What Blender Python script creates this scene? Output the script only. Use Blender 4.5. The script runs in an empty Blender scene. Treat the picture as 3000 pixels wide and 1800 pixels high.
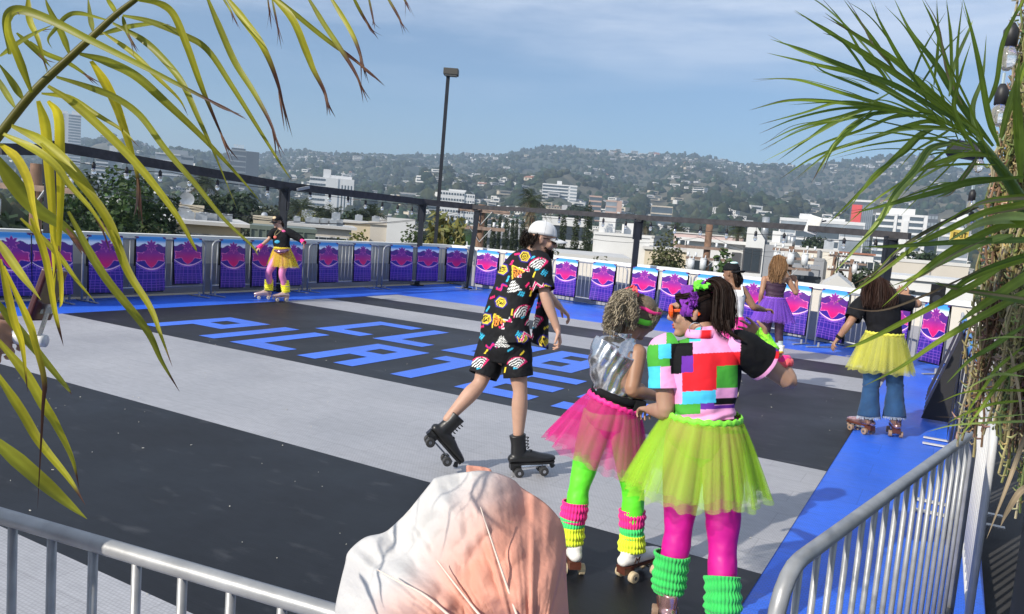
import bpy, bmesh, math, random
import numpy as np
from mathutils import Vector, Matrix, noise
R_ = math.radians
PI = math.pi
V = Vector
sc = bpy.context.scene
COL = sc.collection
random.seed(7)

# ------------------------------------------------------------------ camera
CAM = V((0, 0, 1.88))
RX, RY, RZ = V((.86714757, .49174313, .07901766)), V((-.11805012, .04879894, .99180786)), V((-.48385872, .86937182, -.10036622))
F = 2316.0
cd = bpy.data.cameras.new('camera'); cam = bpy.data.objects.new('camera', cd); COL.objects.link(cam)
cd.sensor_width = 36; cd.lens = F / 3000 * 36; cd.clip_start = .05; cd.clip_end = 20000
m = Matrix((RX, RY, -RZ)).transposed().to_4x4(); m.translation = CAM
cam.matrix_world = m
sc.camera = cam

# ------------------------------------------------------------------ light
SUN_EL, SUN_DX, SUN_DY = R_(30), .326, .946           # direction in which the light travels over the ground
w = bpy.data.worlds.new('World'); sc.world = w; w.use_nodes = True
nt = w.node_tree; N = nt.nodes; L = nt.links
bg = N['Background']; bg.inputs[1].default_value = .11
sky = N.new('ShaderNodeTexSky'); sky.sky_type = 'NISHITA'; sky.sun_disc = False
sky.sun_elevation = SUN_EL; sky.sun_rotation = math.atan2(-SUN_DX, -SUN_DY)
sky.air_density = 1.0; sky.dust_density = .35; sky.ozone_density = 5.0
tc = N.new('ShaderNodeTexCoord'); mp = N.new('ShaderNodeMapping'); mp.inputs['Scale'].default_value = (1.0, 1.3, 6.5); mp.inputs['Rotation'].default_value = (.10, .16, .3)
nz = N.new('ShaderNodeTexNoise'); nz.inputs['Scale'].default_value = 1.7; nz.inputs['Detail'].default_value = 9; nz.inputs['Roughness'].default_value = .56
rmp = N.new('ShaderNodeValToRGB'); rmp.color_ramp.elements[0].position = .43; rmp.color_ramp.elements[1].position = .60
rmp.color_ramp.elements[1].color = (.85, .85, .85, 1)
mx = N.new('ShaderNodeMix'); mx.data_type = 'RGBA'; mx.inputs['B'].default_value = (7.2, 7.9, 9.2, 1)
L.new(tc.outputs['Generated'], mp.inputs[0]); L.new(mp.outputs[0], nz.inputs['Vector']); L.new(nz.outputs[0], rmp.inputs[0])
sx = N.new('ShaderNodeSeparateXYZ'); L.new(tc.outputs['Generated'], sx.inputs[0]); el = N.new('ShaderNodeMapRange'); el.interpolation_type = 'SMOOTHSTEP'; el.inputs[1].default_value = .12; el.inputs[2].default_value = .34; el.inputs[3].default_value = .04; el.inputs[4].default_value = 1; L.new(sx.outputs[2], el.inputs[0])
ad = N.new('ShaderNodeMath'); ad.operation = 'ADD'; ad.inputs[1].default_value = .17; L.new(rmp.outputs[0], ad.inputs[0]); ml = N.new('ShaderNodeMath'); ml.operation = 'MULTIPLY'; L.new(ad.outputs[0], ml.inputs[0]); L.new(el.outputs[0], ml.inputs[1]); L.new(ml.outputs[0], mx.inputs['Factor']); L.new(sky.outputs[0], mx.inputs['A']); L.new(mx.outputs['Result'], bg.inputs[0])
sd = bpy.data.lights.new('sun', 'SUN'); so = bpy.data.objects.new('sun', sd); COL.objects.link(so)
sd.energy = 5.0; sd.angle = R_(.6); sd.color = (1, .93, .82)
so.rotation_euler = V((SUN_DX * math.cos(SUN_EL), SUN_DY * math.cos(SUN_EL), -math.sin(SUN_EL))).to_track_quat('-Z', 'Y').to_euler()
so.location = (-20, -60, 40)
vs = sc.view_settings; vs.view_transform = 'Standard'; vs.look = 'None'; vs.gamma = 1; vs.exposure = 0.18; vs.use_curve_mapping = False
sc.cycles.use_denoising = True
sc.cycles.max_bounces = 6; sc.cycles.transparent_max_bounces = 24; sc.cycles.volume_bounces = 0
sc.cycles.diffuse_bounces = 3; sc.cycles.glossy_bounces = 3

# ------------------------------------------------------------------ pixel helpers (3000 x 1800 photograph)
def ray(px, py):
    return RX * (px - 1500) - RY * (py - 900) + RZ * F
def J(px, py, depth):                                  # point at a camera depth (m along the view axis)
    return CAM + ray(px, py) * (depth / F)
def G(px, py, z=0.0):                                  # point on a level plane
    d = ray(px, py); return CAM + d * ((z - CAM.z) / d.z)
def PY(px, py, y):                                     # point on plane y = const
    d = ray(px, py); return CAM + d * (y / d.y)
def PX(px, py, x):
    d = ray(px, py); return CAM + d * (x / d.x)
def D(px, py, r):                                      # point at horizontal distance r
    d = ray(px, py); return CAM + d * (r / math.hypot(d.x, d.y))
def depth_of(p):
    return (p - CAM).dot(RZ)

# ------------------------------------------------------------------ mesh builder
def catmull(pts, n=4):
    pts = [V(p) for p in pts]
    if len(pts) < 3 or n <= 1: 
        if len(pts) == 2 and n > 1: return [pts[0].lerp(pts[1], i / n) for i in range(n + 1)]
        return pts
    out = []
    for i in range(len(pts) - 1):
        p0 = pts[i - 1] if i else pts[0] * 2 - pts[1]; p1, p2 = pts[i], pts[i + 1]
        p3 = pts[i + 2] if i + 2 < len(pts) else p2 * 2 - p1
        for k in range(n):
            t = k / n
            out.append(.5 * ((2 * p1) + (p2 - p0) * t + (2 * p0 - 5 * p1 + 4 * p2 - p3) * t * t + (3 * p1 - p0 - 3 * p2 + p3) * t ** 3))
    out.append(pts[-1]); return out
def interp(vals, n):                                   # same sampling as catmull, smooth scalars
    return [v.x for v in catmull([(a, 0, 0) for a in vals], n)]

class MB:
    def __init__(s): s.v = []; s.f = []; s.mi = []; s.c = None; s.m = 0
    def add(s, vs, fs, col=None):
        b = len(s.v); s.v.extend([tuple(p) for p in vs]); s.f.extend([tuple(b + i for i in f) for f in fs]); s.mi.extend([s.m] * len(fs))
        if col is not None:
            if s.c is None: s.c = [(1, 1, 1)] * b
            s.c.extend(col if isinstance(col, list) else [col] * len(vs))
        elif s.c is not None: s.c.extend([(1, 1, 1)] * len(vs))
        return b
    def box(s, c, size, rot=None, col=None):
        x, y, z = [a / 2 for a in size]; c = V(c)
        p = [V((i, j, k)) for i in (-x, x) for j in (-y, y) for k in (-z, z)]
        if rot is not None:
            M = rot if isinstance(rot, Matrix) else Matrix.Rotation(rot, 3, 'Z'); p = [M @ q for q in p]
        s.add([c + q for q in p], [(0, 1, 3, 2), (4, 6, 7, 5), (0, 4, 5, 1), (2, 3, 7, 6), (0, 2, 6, 4), (1, 5, 7, 3)], col)
    def bar(s, a, b, w, h=None, up=(0, 0, 1)):
        a, b = V(a), V(b); d = (b - a); l = d.length; d = d / l
        u = V(up) - d * V(up).dot(d)
        if u.length < 1e-4: u = V((1, 0, 0)) - d * d.x
        u.normalize(); r = d.cross(u)
        s.box((a + b) / 2, (w, l, h or w), Matrix((r, d, u)).transposed())
    def rings(s, rings, cap=True, close=True, col=None):
        n = len(rings[0]); b = len(s.v)
        vs = [p for r in rings for p in r]; fs = []
        for i in range(len(rings) - 1):
            for j in range(n if close else n - 1):
                k = (j + 1) % n
                fs.append((i * n + j, i * n + k, (i + 1) * n + k, (i + 1) * n + j))
        if cap and close:
            fs.append(tuple(range(n - 1, -1, -1))); e = (len(rings) - 1) * n; fs.append(tuple(range(e, e + n)))
        s.add(vs, fs, col)
    def tube(s, pts, r, seg=8, n=1, cap=True, ref=None, col=None, rnd=False, dent=None):
        pts = [V(p) for p in pts]
        rs = r if isinstance(r, (list, tuple)) else [r] * len(pts)
        ra = [a[0] if isinstance(a, (list, tuple)) else a for a in rs]; rb = [a[1] if isinstance(a, (list, tuple)) else a for a in rs]
        if n > 1:
            P = catmull(pts, n)
            if len(pts) == 2: ra = [ra[0] + (ra[1] - ra[0]) * i / n for i in range(n + 1)]; rb = [rb[0] + (rb[1] - rb[0]) * i / n for i in range(n + 1)]
            else: ra, rb = interp(ra, n), interp(rb, n)
        else: P = pts
        ra = [max(a, 1e-4) for a in ra]; rb = [max(a, 1e-4) for a in rb]
        T = []
        for i in range(len(P)):
            t = (P[min(i + 1, len(P) - 1)] - P[max(i - 1, 0)])
            T.append(t.normalized() if t.length > 1e-9 else V((0, 0, 1)))
        u = V(ref) if ref is not None else (V((0, 0, 1)) if abs(T[0].z) < .9 else V((1, 0, 0)))
        if rnd:                                       # rounded ends
            P2, a2, b2, T2 = [], [], [], []
            for e in (1, 0):
                idx = 0 if e else -1
                seq = []
                for q in ((85, 60, 30) if e else (30, 60, 85)):
                    k = math.cos(R_(q)); off = math.sin(R_(q)) * min(ra[idx], rb[idx])
                    seq.append((P[idx] - T[idx] * off * (1 if e else -1), ra[idx] * k, rb[idx] * k, T[idx]))
                if e: head = seq
                else: tail = seq
            P = [q[0] for q in head] + P + [q[0] for q in tail]; ra = [q[1] for q in head] + ra + [q[1] for q in tail]
            rb = [q[2] for q in head] + rb + [q[2] for q in tail]; T = [q[3] for q in head] + T + [q[3] for q in tail]
        rg = []
        for i, p in enumerate(P):
            t = T[i]; u = u - t * u.dot(t)
            if u.length < 1e-6: u = t.orthogonal()
            u.normalize(); w_ = t.cross(u)
            ring = []
            for j in range(seg):
                a = 2 * PI * j / seg
                q = p + u * (math.cos(a) * ra[i]) + w_ * (math.sin(a) * rb[i])
                if dent: q = dent(q, a, i / max(1, len(P) - 1), p)
                ring.append(q)
            rg.append(ring)
        s.rings(rg, cap, True, col)
    def ell(s, c, r, axes=None, seg=12, rg=8, col=None):
        c = V(c); A = axes or (V((1, 0, 0)), V((0, 1, 0)), V((0, 0, 1)))
        if not isinstance(r, (list, tuple)): r = (r, r, r)
        vs = [c - A[2] * r[2]]; fs = []
        for i in range(1, rg):
            th = PI * i / rg
            for j in range(seg):
                ph = 2 * PI * j / seg
                vs.append(c + A[0] * (r[0] * math.sin(th) * math.cos(ph)) + A[1] * (r[1] * math.sin(th) * math.sin(ph)) - A[2] * (r[2] * math.cos(th)))
        vs.append(c + A[2] * r[2])
        for j in range(seg):
            k = (j + 1) % seg
            fs.append((0, 1 + k, 1 + j))
            for i in range(rg - 2): fs.append((1 + i * seg + j, 1 + i * seg + k, 1 + (i + 1) * seg + k, 1 + (i + 1) * seg + j))
            e = 1 + (rg - 2) * seg; fs.append((e + j, e + k, len(vs) - 1))
        s.add(vs, fs, col)
    def prism(s, poly, thick, M=None):                 # polygon in local xz, thickness along y, placed by matrix M
        n = len(poly); M = M or Matrix.Identity(4)
        vs = [M @ V((x, -thick / 2, z)) for x, z in poly] + [M @ V((x, thick / 2, z)) for x, z in poly]
        s.add(vs, [tuple(range(n)), tuple(range(2 * n - 1, n - 1, -1))] + [(i, i + n, (i + 1) % n + n, (i + 1) % n) for i in range(n)])
    def cyl(s, a, b, r, seg=12, r2=None): s.tube([a, b], [r, r2 if r2 is not None else r], seg)
    def mesh(s, name, mats, smooth=False, origin=None):
        me = bpy.data.meshes.new(name)
        o = V(origin) if origin is not None else V((0, 0, 0))
        vs = np.array(s.v, dtype=float).reshape(-1, 3) - np.array(o)
        me.from_pydata(vs.tolist(), [], s.f)
        for q in (mats if isinstance(mats, (list, tuple)) else [mats]): me.materials.append(q)
        if any(s.mi): me.polygons.foreach_set('material_index', s.mi)
        if smooth: me.polygons.foreach_set('use_smooth', [True] * len(s.f))
        if s.c is not None:
            at = me.color_attributes.new('Col', 'FLOAT_COLOR', 'POINT')
            c = np.ones((len(s.v), 4), dtype=np.float32); c[:, :3] = np.array(s.c, dtype=np.float32); at.data.foreach_set('color', c.ravel())
        me.update(); return me
    def build(s, name, mats, parent=None, smooth=False, kind=None):
        o = None
        if parent is not None: o = wloc(parent)
        ob = bpy.data.objects.new(name, s.mesh(name, mats, smooth, o)); COL.objects.link(ob)
        if parent is not None: ob.parent = parent
        if kind: ob['kind'] = kind
        return ob
WL = {}
def wloc(o):
    p = V((0, 0, 0))
    while o is not None: p += o.location; o = o.parent
    return p
def tag(o, label=None, cat=None, group=None, kind=None):
    if label: o['label'] = label
    if cat: o['category'] = cat
    if group: o['group'] = group
    if kind: o['kind'] = kind
    return o
def empty(name, loc, label, cat, group=None, rz=0):
    o = bpy.data.objects.new(name, None); COL.objects.link(o); o.location = loc; o.rotation_euler = (0, 0, rz); o.empty_display_size = .1
    return tag(o, label, cat, group)
def inst(name, mesh, parent=None, loc=(0, 0, 0), rot=(0, 0, 0), scale=(1, 1, 1)):
    o = bpy.data.objects.new(name, mesh); COL.objects.link(o); o.location = loc; o.rotation_euler = rot; o.scale = scale
    if parent is not None: o.parent = parent
    return o
def copy_tree(o, parent=None):
    c = o.copy(); COL.objects.link(c); c.parent = parent
    for ch in list(o.children): copy_tree(ch, c)
    return c

# ------------------------------------------------------------------ materials
MATS = {}
def mat(name, col, rough=.6, metal=0, var=.12, scale=30, bump=0, bscale=None, spec=.5, trans=0, alpha=1, attr=False, coat=0, sheen=0, sub=0, thin=0, detail=4):
    if name in MATS: return MATS[name]
    m = bpy.data.materials.new(name); m.use_nodes = True; nt = m.node_tree; N = nt.nodes; L = nt.links
    b = N['Principled BSDF']; b.inputs['Roughness'].default_value = rough; b.inputs['Metallic'].default_value = metal
    b.inputs['Specular IOR Level'].default_value = spec
    if coat: b.inputs['Coat Weight'].default_value = coat; b.inputs['Coat Roughness'].default_value = .15
    if sheen: b.inputs['Sheen Weight'].default_value = sheen
    if trans: b.inputs['Transmission Weight'].default_value = trans
    if sub: b.inputs['Subsurface Weight'].default_value = sub; b.inputs['Subsurface Radius'].default_value = (1, .35, .2); b.inputs['Subsurface Scale'].default_value = .012
    if alpha < 1: b.inputs['Alpha'].default_value = alpha
    tcn = N.new('ShaderNodeTexCoord')
    nz = N.new('ShaderNodeTexNoise'); nz.inputs['Scale'].default_value = scale; nz.inputs['Detail'].default_value = detail
    L.new(tcn.outputs['Object'], nz.inputs['Vector'])
    mr = N.new('ShaderNodeMapRange'); mr.inputs['From Min'].default_value = .3; mr.inputs['From Max'].default_value = .7
    mr.inputs['To Min'].default_value = 1 - var; mr.inputs['To Max'].default_value = 1 + var; L.new(nz.outputs[0], mr.inputs[0])
    mu = N.new('ShaderNodeMix'); mu.data_type = 'RGBA'; mu.blend_type = 'MULTIPLY'; mu.inputs['Factor'].default_value = 1
    if attr:
        a = N.new('ShaderNodeAttribute'); a.attribute_name = 'Col'; L.new(a.outputs['Color'], mu.inputs['A'])
    else: mu.inputs['A'].default_value = (*col, 1)
    L.new(mr.outputs[0], mu.inputs['B']); L.new(mu.outputs['Result'], b.inputs['Base Color'])
    if thin:                                            # leaf / fabric that lets light through
        tr = N.new('ShaderNodeBsdfTranslucent'); ms = N.new('ShaderNodeMixShader'); ms.inputs[0].default_value = thin
        L.new(mu.outputs['Result'], tr.inputs[0]); L.new(b.outputs[0], ms.inputs[1]); L.new(tr.outputs[0], ms.inputs[2]); L.new(ms.outputs[0], N['Material Output'].inputs[0])
    if bump:
        n2 = N.new('ShaderNodeTexNoise'); n2.inputs['Scale'].default_value = bscale or scale * 4; n2.inputs['Detail'].default_value = 5; L.new(tcn.outputs['Object'], n2.inputs['Vector'])
        bp = N.new('ShaderNodeBump'); bp.inputs['Strength'].default_value = bump; bp.inputs['Distance'].default_value = .01; L.new(n2.outputs[0], bp.inputs['Height']); L.new(bp.outputs[0], b.inputs['Normal'])
    MATS[name] = m; return m
def rgb(h):                                            # sRGB hex -> linear
    c = [int(h[i:i + 2], 16) / 255 for i in (0, 2, 4)]
    return tuple(a / 12.92 if a <= .04045 else ((a + .055) / 1.055) ** 2.4 for a in c)
def rnd(a, b): return random.uniform(a, b)
# ================================================================== rink floor
def tile_mat(name, col, rough=.45, cell=.026, var=.1, seams=0.0):
    m = bpy.data.materials.new(name); m.use_nodes = True; nt = m.node_tree; N = nt.nodes; L = nt.links
    b = N['Principled BSDF']; b.inputs['Roughness'].default_value = rough; b.inputs['Specular IOR Level'].default_value = .35
    g = N.new('ShaderNodeNewGeometry')
    def nz(scale, det, sx=(1, 1, 1)):
        mp = N.new('ShaderNodeMapping'); mp.inputs['Scale'].default_value = sx; L.new(g.outputs['Position'], mp.inputs[0])
        n = N.new('ShaderNodeTexNoise'); n.inputs['Scale'].default_value = scale; n.inputs['Detail'].default_value = det; L.new(mp.outputs[0], n.inputs['Vector']); return n
    n1 = nz(.8, 8); n2 = nz(7, 6, (1, 3, 1))
    def ramp(src, a, b_, lo, hi):
        r = N.new('ShaderNodeMapRange'); r.inputs[1].default_value = a; r.inputs[2].default_value = b_; r.inputs[3].default_value = lo; r.inputs[4].default_value = hi; L.new(src, r.inputs[0]); return r.outputs[0]
    def math_(op, x, y):
        q = N.new('ShaderNodeMath'); q.operation = op
        for i, k in enumerate((x, y)):
            if hasattr(k, 'links') or hasattr(k, 'is_linked'): L.new(k, q.inputs[i])
            else: q.inputs[i].default_value = k
        return q.outputs[0]
    f = math_('MULTIPLY', ramp(n1.outputs[0], .3, .7, 1 - var, 1 + var), ramp(n2.outputs[0], .35, .75, 1 + var * .5, 1 - var))
    # small raised cells of the sport tiles
    br = N.new('ShaderNodeTexBrick'); br.inputs['Scale'].default_value = 1; br.inputs['Brick Width'].default_value = cell; br.inputs['Row Height'].default_value = cell * .8
    br.inputs['Mortar Size'].default_value = cell * .16; br.inputs['Mortar Smooth'].default_value = .6
    br.inputs['Color1'].default_value = (1, 1, 1, 1); br.inputs['Color2'].default_value = (.93, .93, .93, 1); br.inputs['Mortar'].default_value = (.78, .78, .78, 1)
    L.new(g.outputs['Position'], br.inputs[0])
    f = math_('MULTIPLY', f, br.outputs[0])
    if seams:
        b2 = N.new('ShaderNodeTexBrick'); b2.inputs['Scale'].default_value = 1; b2.inputs['Brick Width'].default_value = seams * 2; b2.inputs['Row Height'].default_value = seams
        b2.inputs['Mortar Size'].default_value = .0025; b2.inputs['Color1'].default_value = (1, 1, 1, 1); b2.inputs['Color2'].default_value = (.95, .95, .95, 1); b2.inputs['Mortar'].default_value = (.72, .72, .72, 1)
        L.new(g.outputs['Position'], b2.inputs[0]); f = math_('MULTIPLY', f, b2.outputs[0])
    mu = N.new('ShaderNodeMix'); mu.data_type = 'RGBA'; mu.blend_type = 'MULTIPLY'; mu.inputs['Factor'].default_value = 1; mu.inputs['A'].default_value = (*col, 1)
    L.new(f, mu.inputs['B'])
    # pale scuffs
    n3 = nz(3.2, 12, (1, 2.2, 1)); sc_ = ramp(n3.outputs[0], .6, .8, 0, .16)
    m2 = N.new('ShaderNodeMix'); m2.data_type = 'RGBA'; m2.inputs['B'].default_value = (.25, .25, .26, 1); L.new(sc_, m2.inputs['Factor']); L.new(mu.outputs['Result'], m2.inputs['A'])
    L.new(m2.outputs['Result'], b.inputs['Base Color'])
    bp = N.new('ShaderNodeBump'); bp.inputs['Strength'].default_value = .2; bp.inputs['Distance'].default_value = .002; L.new(br.outputs[0], bp.inputs['Height']); L.new(bp.outputs[0], b.inputs['Normal'])
    L.new(ramp(n1.outputs[0], .3, .7, rough - .08, rough + .12), b.inputs['Roughness'])
    return m
M_grey = tile_mat('grey_tile', (.42, .42, .44), .5, seams=.305)
M_black = tile_mat('black_tile', (.009, .010, .013), .48, var=.3, seams=.305)
M_blue = tile_mat('blue_tile', (.035, .165, .86), .42, seams=.46)
M_letter = tile_mat('letter_tile', (.075, .21, .86), .45)

def sheet(mb, x0, x1, y0, y1, z):
    mb.add([(x0, y0, z), (x1, y0, z), (x1, y1, z), (x0, y1, z)], [(0, 1, 2, 3)])
def one(name, x0, x1, y0, y1, z, mt, parent=None):
    b = MB(); sheet(b, x0, x1, y0, y1, z); return b.build(name, mt, parent)
XL, XR = -11.95, -.78
fl = MB(); fl.box((-6.6, 9.0, -.03), (13.9, 23.0, .05))
floor = fl.build('rink_floor', M_blue, kind='structure')      # blue border all round: top at -0.005
stripes = [(-2.2, 2.37, 'grey'), (2.37, 4.62, 'black'), (4.62, 7.21, 'grey'), (7.21, 11.8, 'black'), (11.8, 13.1, 'grey'), (13.1, 14.38, 'black'), (14.38, 15.6, 'grey')]
for y0, y1, c in stripes:
    one(c + '_stripe', XL, XR, y0, y1, 0, M_grey if c == 'grey' else M_black, floor)
GL = {'P': ["111", "101", "111", "100", "100"], 'I': ["1"] * 5, 'L': ["100"] * 4 + ["111"], 'A': ["111", "101", "111", "101", "101"],
      'T': ["111", "010", "010", "010", "010"], 'E': ["111", "100", "111", "100", "111"], 'S': ["111", "100", "111", "001", "111"],
      'C': ["111", "100", "100", "100", "111"], 'U': ["101"] * 4 + ["111"], 'B': ["111", "101", "111", "101", "111"]}
def letter(ch, x, y):
    b = MB(); cw, chh = .314, .332
    rows = GL[ch]
    for r, row in enumerate(rows):
        for q, k in enumerate(row):
            if k == '1': sheet(b, x + q * cw, x + (q + 1) * cw, y + (4 - r) * chh, y + (5 - r) * chh, .004)
    o = b.build('floor_letter', M_letter, floor)
    bm = bmesh.new(); bm.from_mesh(o.data); bmesh.ops.remove_doubles(bm, verts=bm.verts, dist=.001); bm.to_mesh(o.data); bm.free()
for ch, x in zip("PILATES", (-10.5, -9.23, -8.6, -7.34, -6.12, -4.88, -3.63)): letter(ch, x, 7.54)
for ch, x in zip("CLUB", (-8.92, -7.73, -6.45, -5.27)): letter(ch, x, 9.54)
# crumbs of confetti and leaf on the tiles
cb = MB()
for i in range(170):
    x, y = rnd(-9, -.9), 2.3 + rnd(0, 1) ** 1.7 * 9
    a = rnd(0, PI); s = rnd(.0025, .0055)
    cb.box((x, y, .0075), (s * rnd(1, 3.5), s, .004), a)
tag(cb.build('litter_crumbs', mat('crumb', (.55, .53, .46), .7)), 'tiny pale crumbs and leaf bits scattered over the rink tiles', 'litter', kind='stuff')
# deck beside the rink and the roof under everything
dk = MB(); dk.box((-5, 7.5, -.34), (25.5, 27.2, .52))
deck = dk.build('roof_deck', mat('asphalt_deck', (.05, .05, .052), .85, var=.25, scale=3, bump=.3, bscale=120), kind='structure')
# parapet wall behind the barriers: cream above, grey below, white cap
M_cream = mat('cream_wall', (.62, .58, .49), .75, var=.06, scale=2); M_wgrey = mat('grey_wall', (.30, .30, .31), .8, var=.08, scale=2); M_cap = mat('white_cap', (.80, .79, .74), .5, var=.04, scale=2)
def wall_run(p, q, two=True):
    p, q = V((*p, 0)), V((*q, 0)); d = (q - p).normalized(); n = V((d.y, -d.x, 0))
    root = empty('parapet_wall', p, None, None); 
    def pc(name, z0, z1, th, mt, off=0):
        b = MB(); b.bar(p + V((0, 0, (z0 + z1) / 2)) + n * off, q + V((0, 0, (z0 + z1) / 2)) + n * off, th, z1 - z0); b.build(name, mt, root)
    pc('upper_wall', .62 if two else .02, 1.10, .2, M_cream)
    if two: pc('lower_wall', .02, .62, .21, M_wgrey)
    pc('wall_cap', 1.10, 1.19, .30, M_cap)
    return root
tag(wall_run((-13.75, -1), (-13.75, 20.3)), 'grey and cream parapet wall with white cap behind the shaded left barriers', 'wall')
tag(wall_run((-13.6, 20.45), (-5.3, 19.0)), 'cream parapet wall with white cap behind the man, from the corner post', 'wall')
tag(wall_run((-5.27, 18.98), (2.6, 15.6)), 'cream parapet wall with white cap behind the purple-skirted skater', 'wall')

# ================================================================== city ground and hills
def hor(px): return 335 + .0797 * (px + 2650)
RIDGE = [(-1800, 450), (-900, 450), (-200, 445), (0, 440), (235, 412), (300, 418), (430, 442), (560, 452), (700, 458), (870, 445), (950, 458), (1100, 460), (1300, 460), (1400, 460), (1480, 452), (1550, 436), (1620, 436),
         (1700, 450), (1800, 458), (1860, 458), (1960, 458), (2050, 470), (2120, 486), (2280, 492), (2400, 478), (2460, 474), (2550, 464), (2620, 462), (2700, 476), (2760, 503), (2900, 482), (3200, 480), (4200, 470), (5000, 520)]
def lerp_tab(t, x):
    if x <= t[0][0]: return t[0][1]
    for (a, b), (c, d) in zip(t, t[1:]):
        if x <= c: return b + (d - b) * (x - a) / (c - a)
    return t[-1][1]
ZG = -9.0
def azpx(az):                                         # azimuth -> photo column near the horizon
    return 1500 + F * math.tan(az) * 1.0
AZC = math.atan2(-RZ.x, RZ.y)
def az_of(px): return math.atan((px - 1500) / F)       # right of the view axis
def dirv(az): a = AZC - az; return V((-math.sin(a), math.cos(a), 0))
def fbm(x, y, o=4):
    return noise.fractal(V((x, y, .37)), 1.0, 2.0, o)
def hill_z(az, r):
    px = 1500 + F * math.tan(az)
    r1 = 2900.0
    zr = CAM.z + r1 * (hor(px) - lerp_tab(RIDGE, px)) / math.hypot(F, px - 1500)
    t = (r - 620) / (r1 - 620)
    if t <= 0: return ZG
    t2 = min(t, 1)
    can = fbm(az * 7.5, r * .0011) * 55 * math.sin(PI * min(t2, 1)) + abs(fbm(az * 19 + 3, r * .0022, 3)) * 22 * math.sin(PI * t2)
    z = ZG + (zr - ZG) * (t2 ** 1.25) + can
    if t > 1: z = zr - (t - 1) * 160 + fbm(az * 12, r * .002) * 10
    return z
NA, NR = 260, 60
hm = MB(); vs = []; fs = []; cs = []
azs = [R_(-62) + R_(124) * i / NA for i in range(NA + 1)]
rr = [500 + (3700 - 500) * (k / NR) for k in range(NR + 1)]
for az in azs:
    d = dirv(az)
    for r in rr:
        z = hill_z(az, r); p = d * r; vs.append((p.x, p.y, z))
        n1 = fbm(p.x * .004, p.y * .004, 4); n2 = fbm(p.x * .013 + 9, p.y * .013, 3)
        dry = max(0, min(1, (n1 + .25 + .5 * (math.degrees(az) > 4) * .5) * 1.6)) * (1 if r > 1200 else .2)
        g = V((.040, .048, .026)).lerp(V((.17, .135, .085)), dry * .5) * (1 + .25 * n2); cs.append(tuple(g))
for i in range(NA):
    for k in range(NR):
        a = i * (NR + 1) + k; fs.append((a, a + NR + 1, a + NR + 2, a + 1))
hm.add(vs, fs, cs)
hills = hm.build('hills', mat('hill_ground', (0, 0, 0), .95, attr=True, var=.3, scale=.05), smooth=True, kind='structure')
gm = MB(); sheet(gm, -9000, 9000, -6000, 9000, ZG - .05)
gm.build('city_ground', mat('city_ground', (.075, .078, .07), .95, var=.35, scale=.03), kind='structure')
# air
hz = MB(); hz.box((-1400, 1500, 150), (8200, 8200, 350))
M_haze = bpy.data.materials.new('haze'); M_haze.use_nodes = True; hn = M_haze.node_tree; hn.nodes.remove(hn.nodes['Principled BSDF'])
pv = hn.nodes.new('ShaderNodeVolumePrincipled'); pv.inputs['Color'].default_value = (.62, .80, 1, 1); pv.inputs['Density'].default_value = 2.8e-4; pv.inputs['Anisotropy'].default_value = .2
hn.links.new(pv.outputs[0], hn.nodes['Material Output'].inputs['Volume'])
try: M_haze.cycles.homogeneous_volume = True
except Exception: pass
haze = hz.build('haze', M_haze, kind='stuff'); tag(haze, 'thin bluish haze hanging over the city and hills', 'haze')
# ================================================================== vegetation builders
def ico(sub=1):
    bm = bmesh.new(); bmesh.ops.create_icosphere(bm, subdivisions=sub, radius=1); v = np.array([q.co[:] for q in bm.verts]); f = np.array([[x.index for x in q.verts] for q in bm.faces]); bm.free(); return v, f
ICO0, ICO1 = ico(1), ico(2)
rng = np.random.default_rng(5)
def blobs(name, items, mt, base, jit=.28, kind='stuff', parent=None, smooth=False):
    """items: (x, y, z, rx, rz, (r, g, b)); one irregular lump of foliage each"""
    bv, bf = base; n = len(items); k = len(bv)
    it = np.array([i[:5] for i in items]); cl = np.array([i[5] for i in items])
    v = np.repeat(bv[None], n, 0) * (1 + rng.uniform(-jit, jit, (n, k, 1)))
    v[:, :, 0] *= it[:, 3:4]; v[:, :, 1] *= it[:, 3:4]; v[:, :, 2] *= it[:, 4:5]
    v += it[:, None, :3]
    f = (bf[None] + (np.arange(n) * k)[:, None, None]).reshape(-1, 3)
    me = bpy.data.meshes.new(name); V_ = v.reshape(-1, 3).astype(np.float32); me.vertices.add(len(V_)); me.vertices.foreach_set('co', V_.ravel())
    me.loops.add(f.size); me.loops.foreach_set('vertex_index', f.ravel().astype(np.int32)); me.polygons.add(len(f)); me.polygons.foreach_set('loop_start', np.arange(0, f.size, 3, dtype=np.int32)); me.polygons.foreach_set('loop_total', np.full(len(f), 3, dtype=np.int32))
    if smooth: me.polygons.foreach_set('use_smooth', np.ones(len(f), bool))
    at = me.color_attributes.new('Col', 'FLOAT_COLOR', 'POINT'); c = np.ones((n, k, 4), np.float32); c[:, :, :3] = cl[:, None, :] * rng.uniform(.7, 1.3, (n, k, 1)); at.data.foreach_set('color', c.ravel())
    me.update(calc_edges=True); me.materials.append(mt); o = bpy.data.objects.new(name, me); COL.objects.link(o)
    if kind: o['kind'] = kind
    if parent: o.parent = parent
    return o
M_blob = mat('far_foliage', (0, 0, 0), .9, attr=True, var=.35, scale=.25, spec=.1)
M_leaf = mat('leaf', (0, 0, 0), .55, attr=True, var=.25, scale=.8, spec=.3, thin=.25)
M_bark = mat('bark', (.085, .065, .048), .9, var=.35, scale=6, bump=.5, bscale=30)

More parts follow.
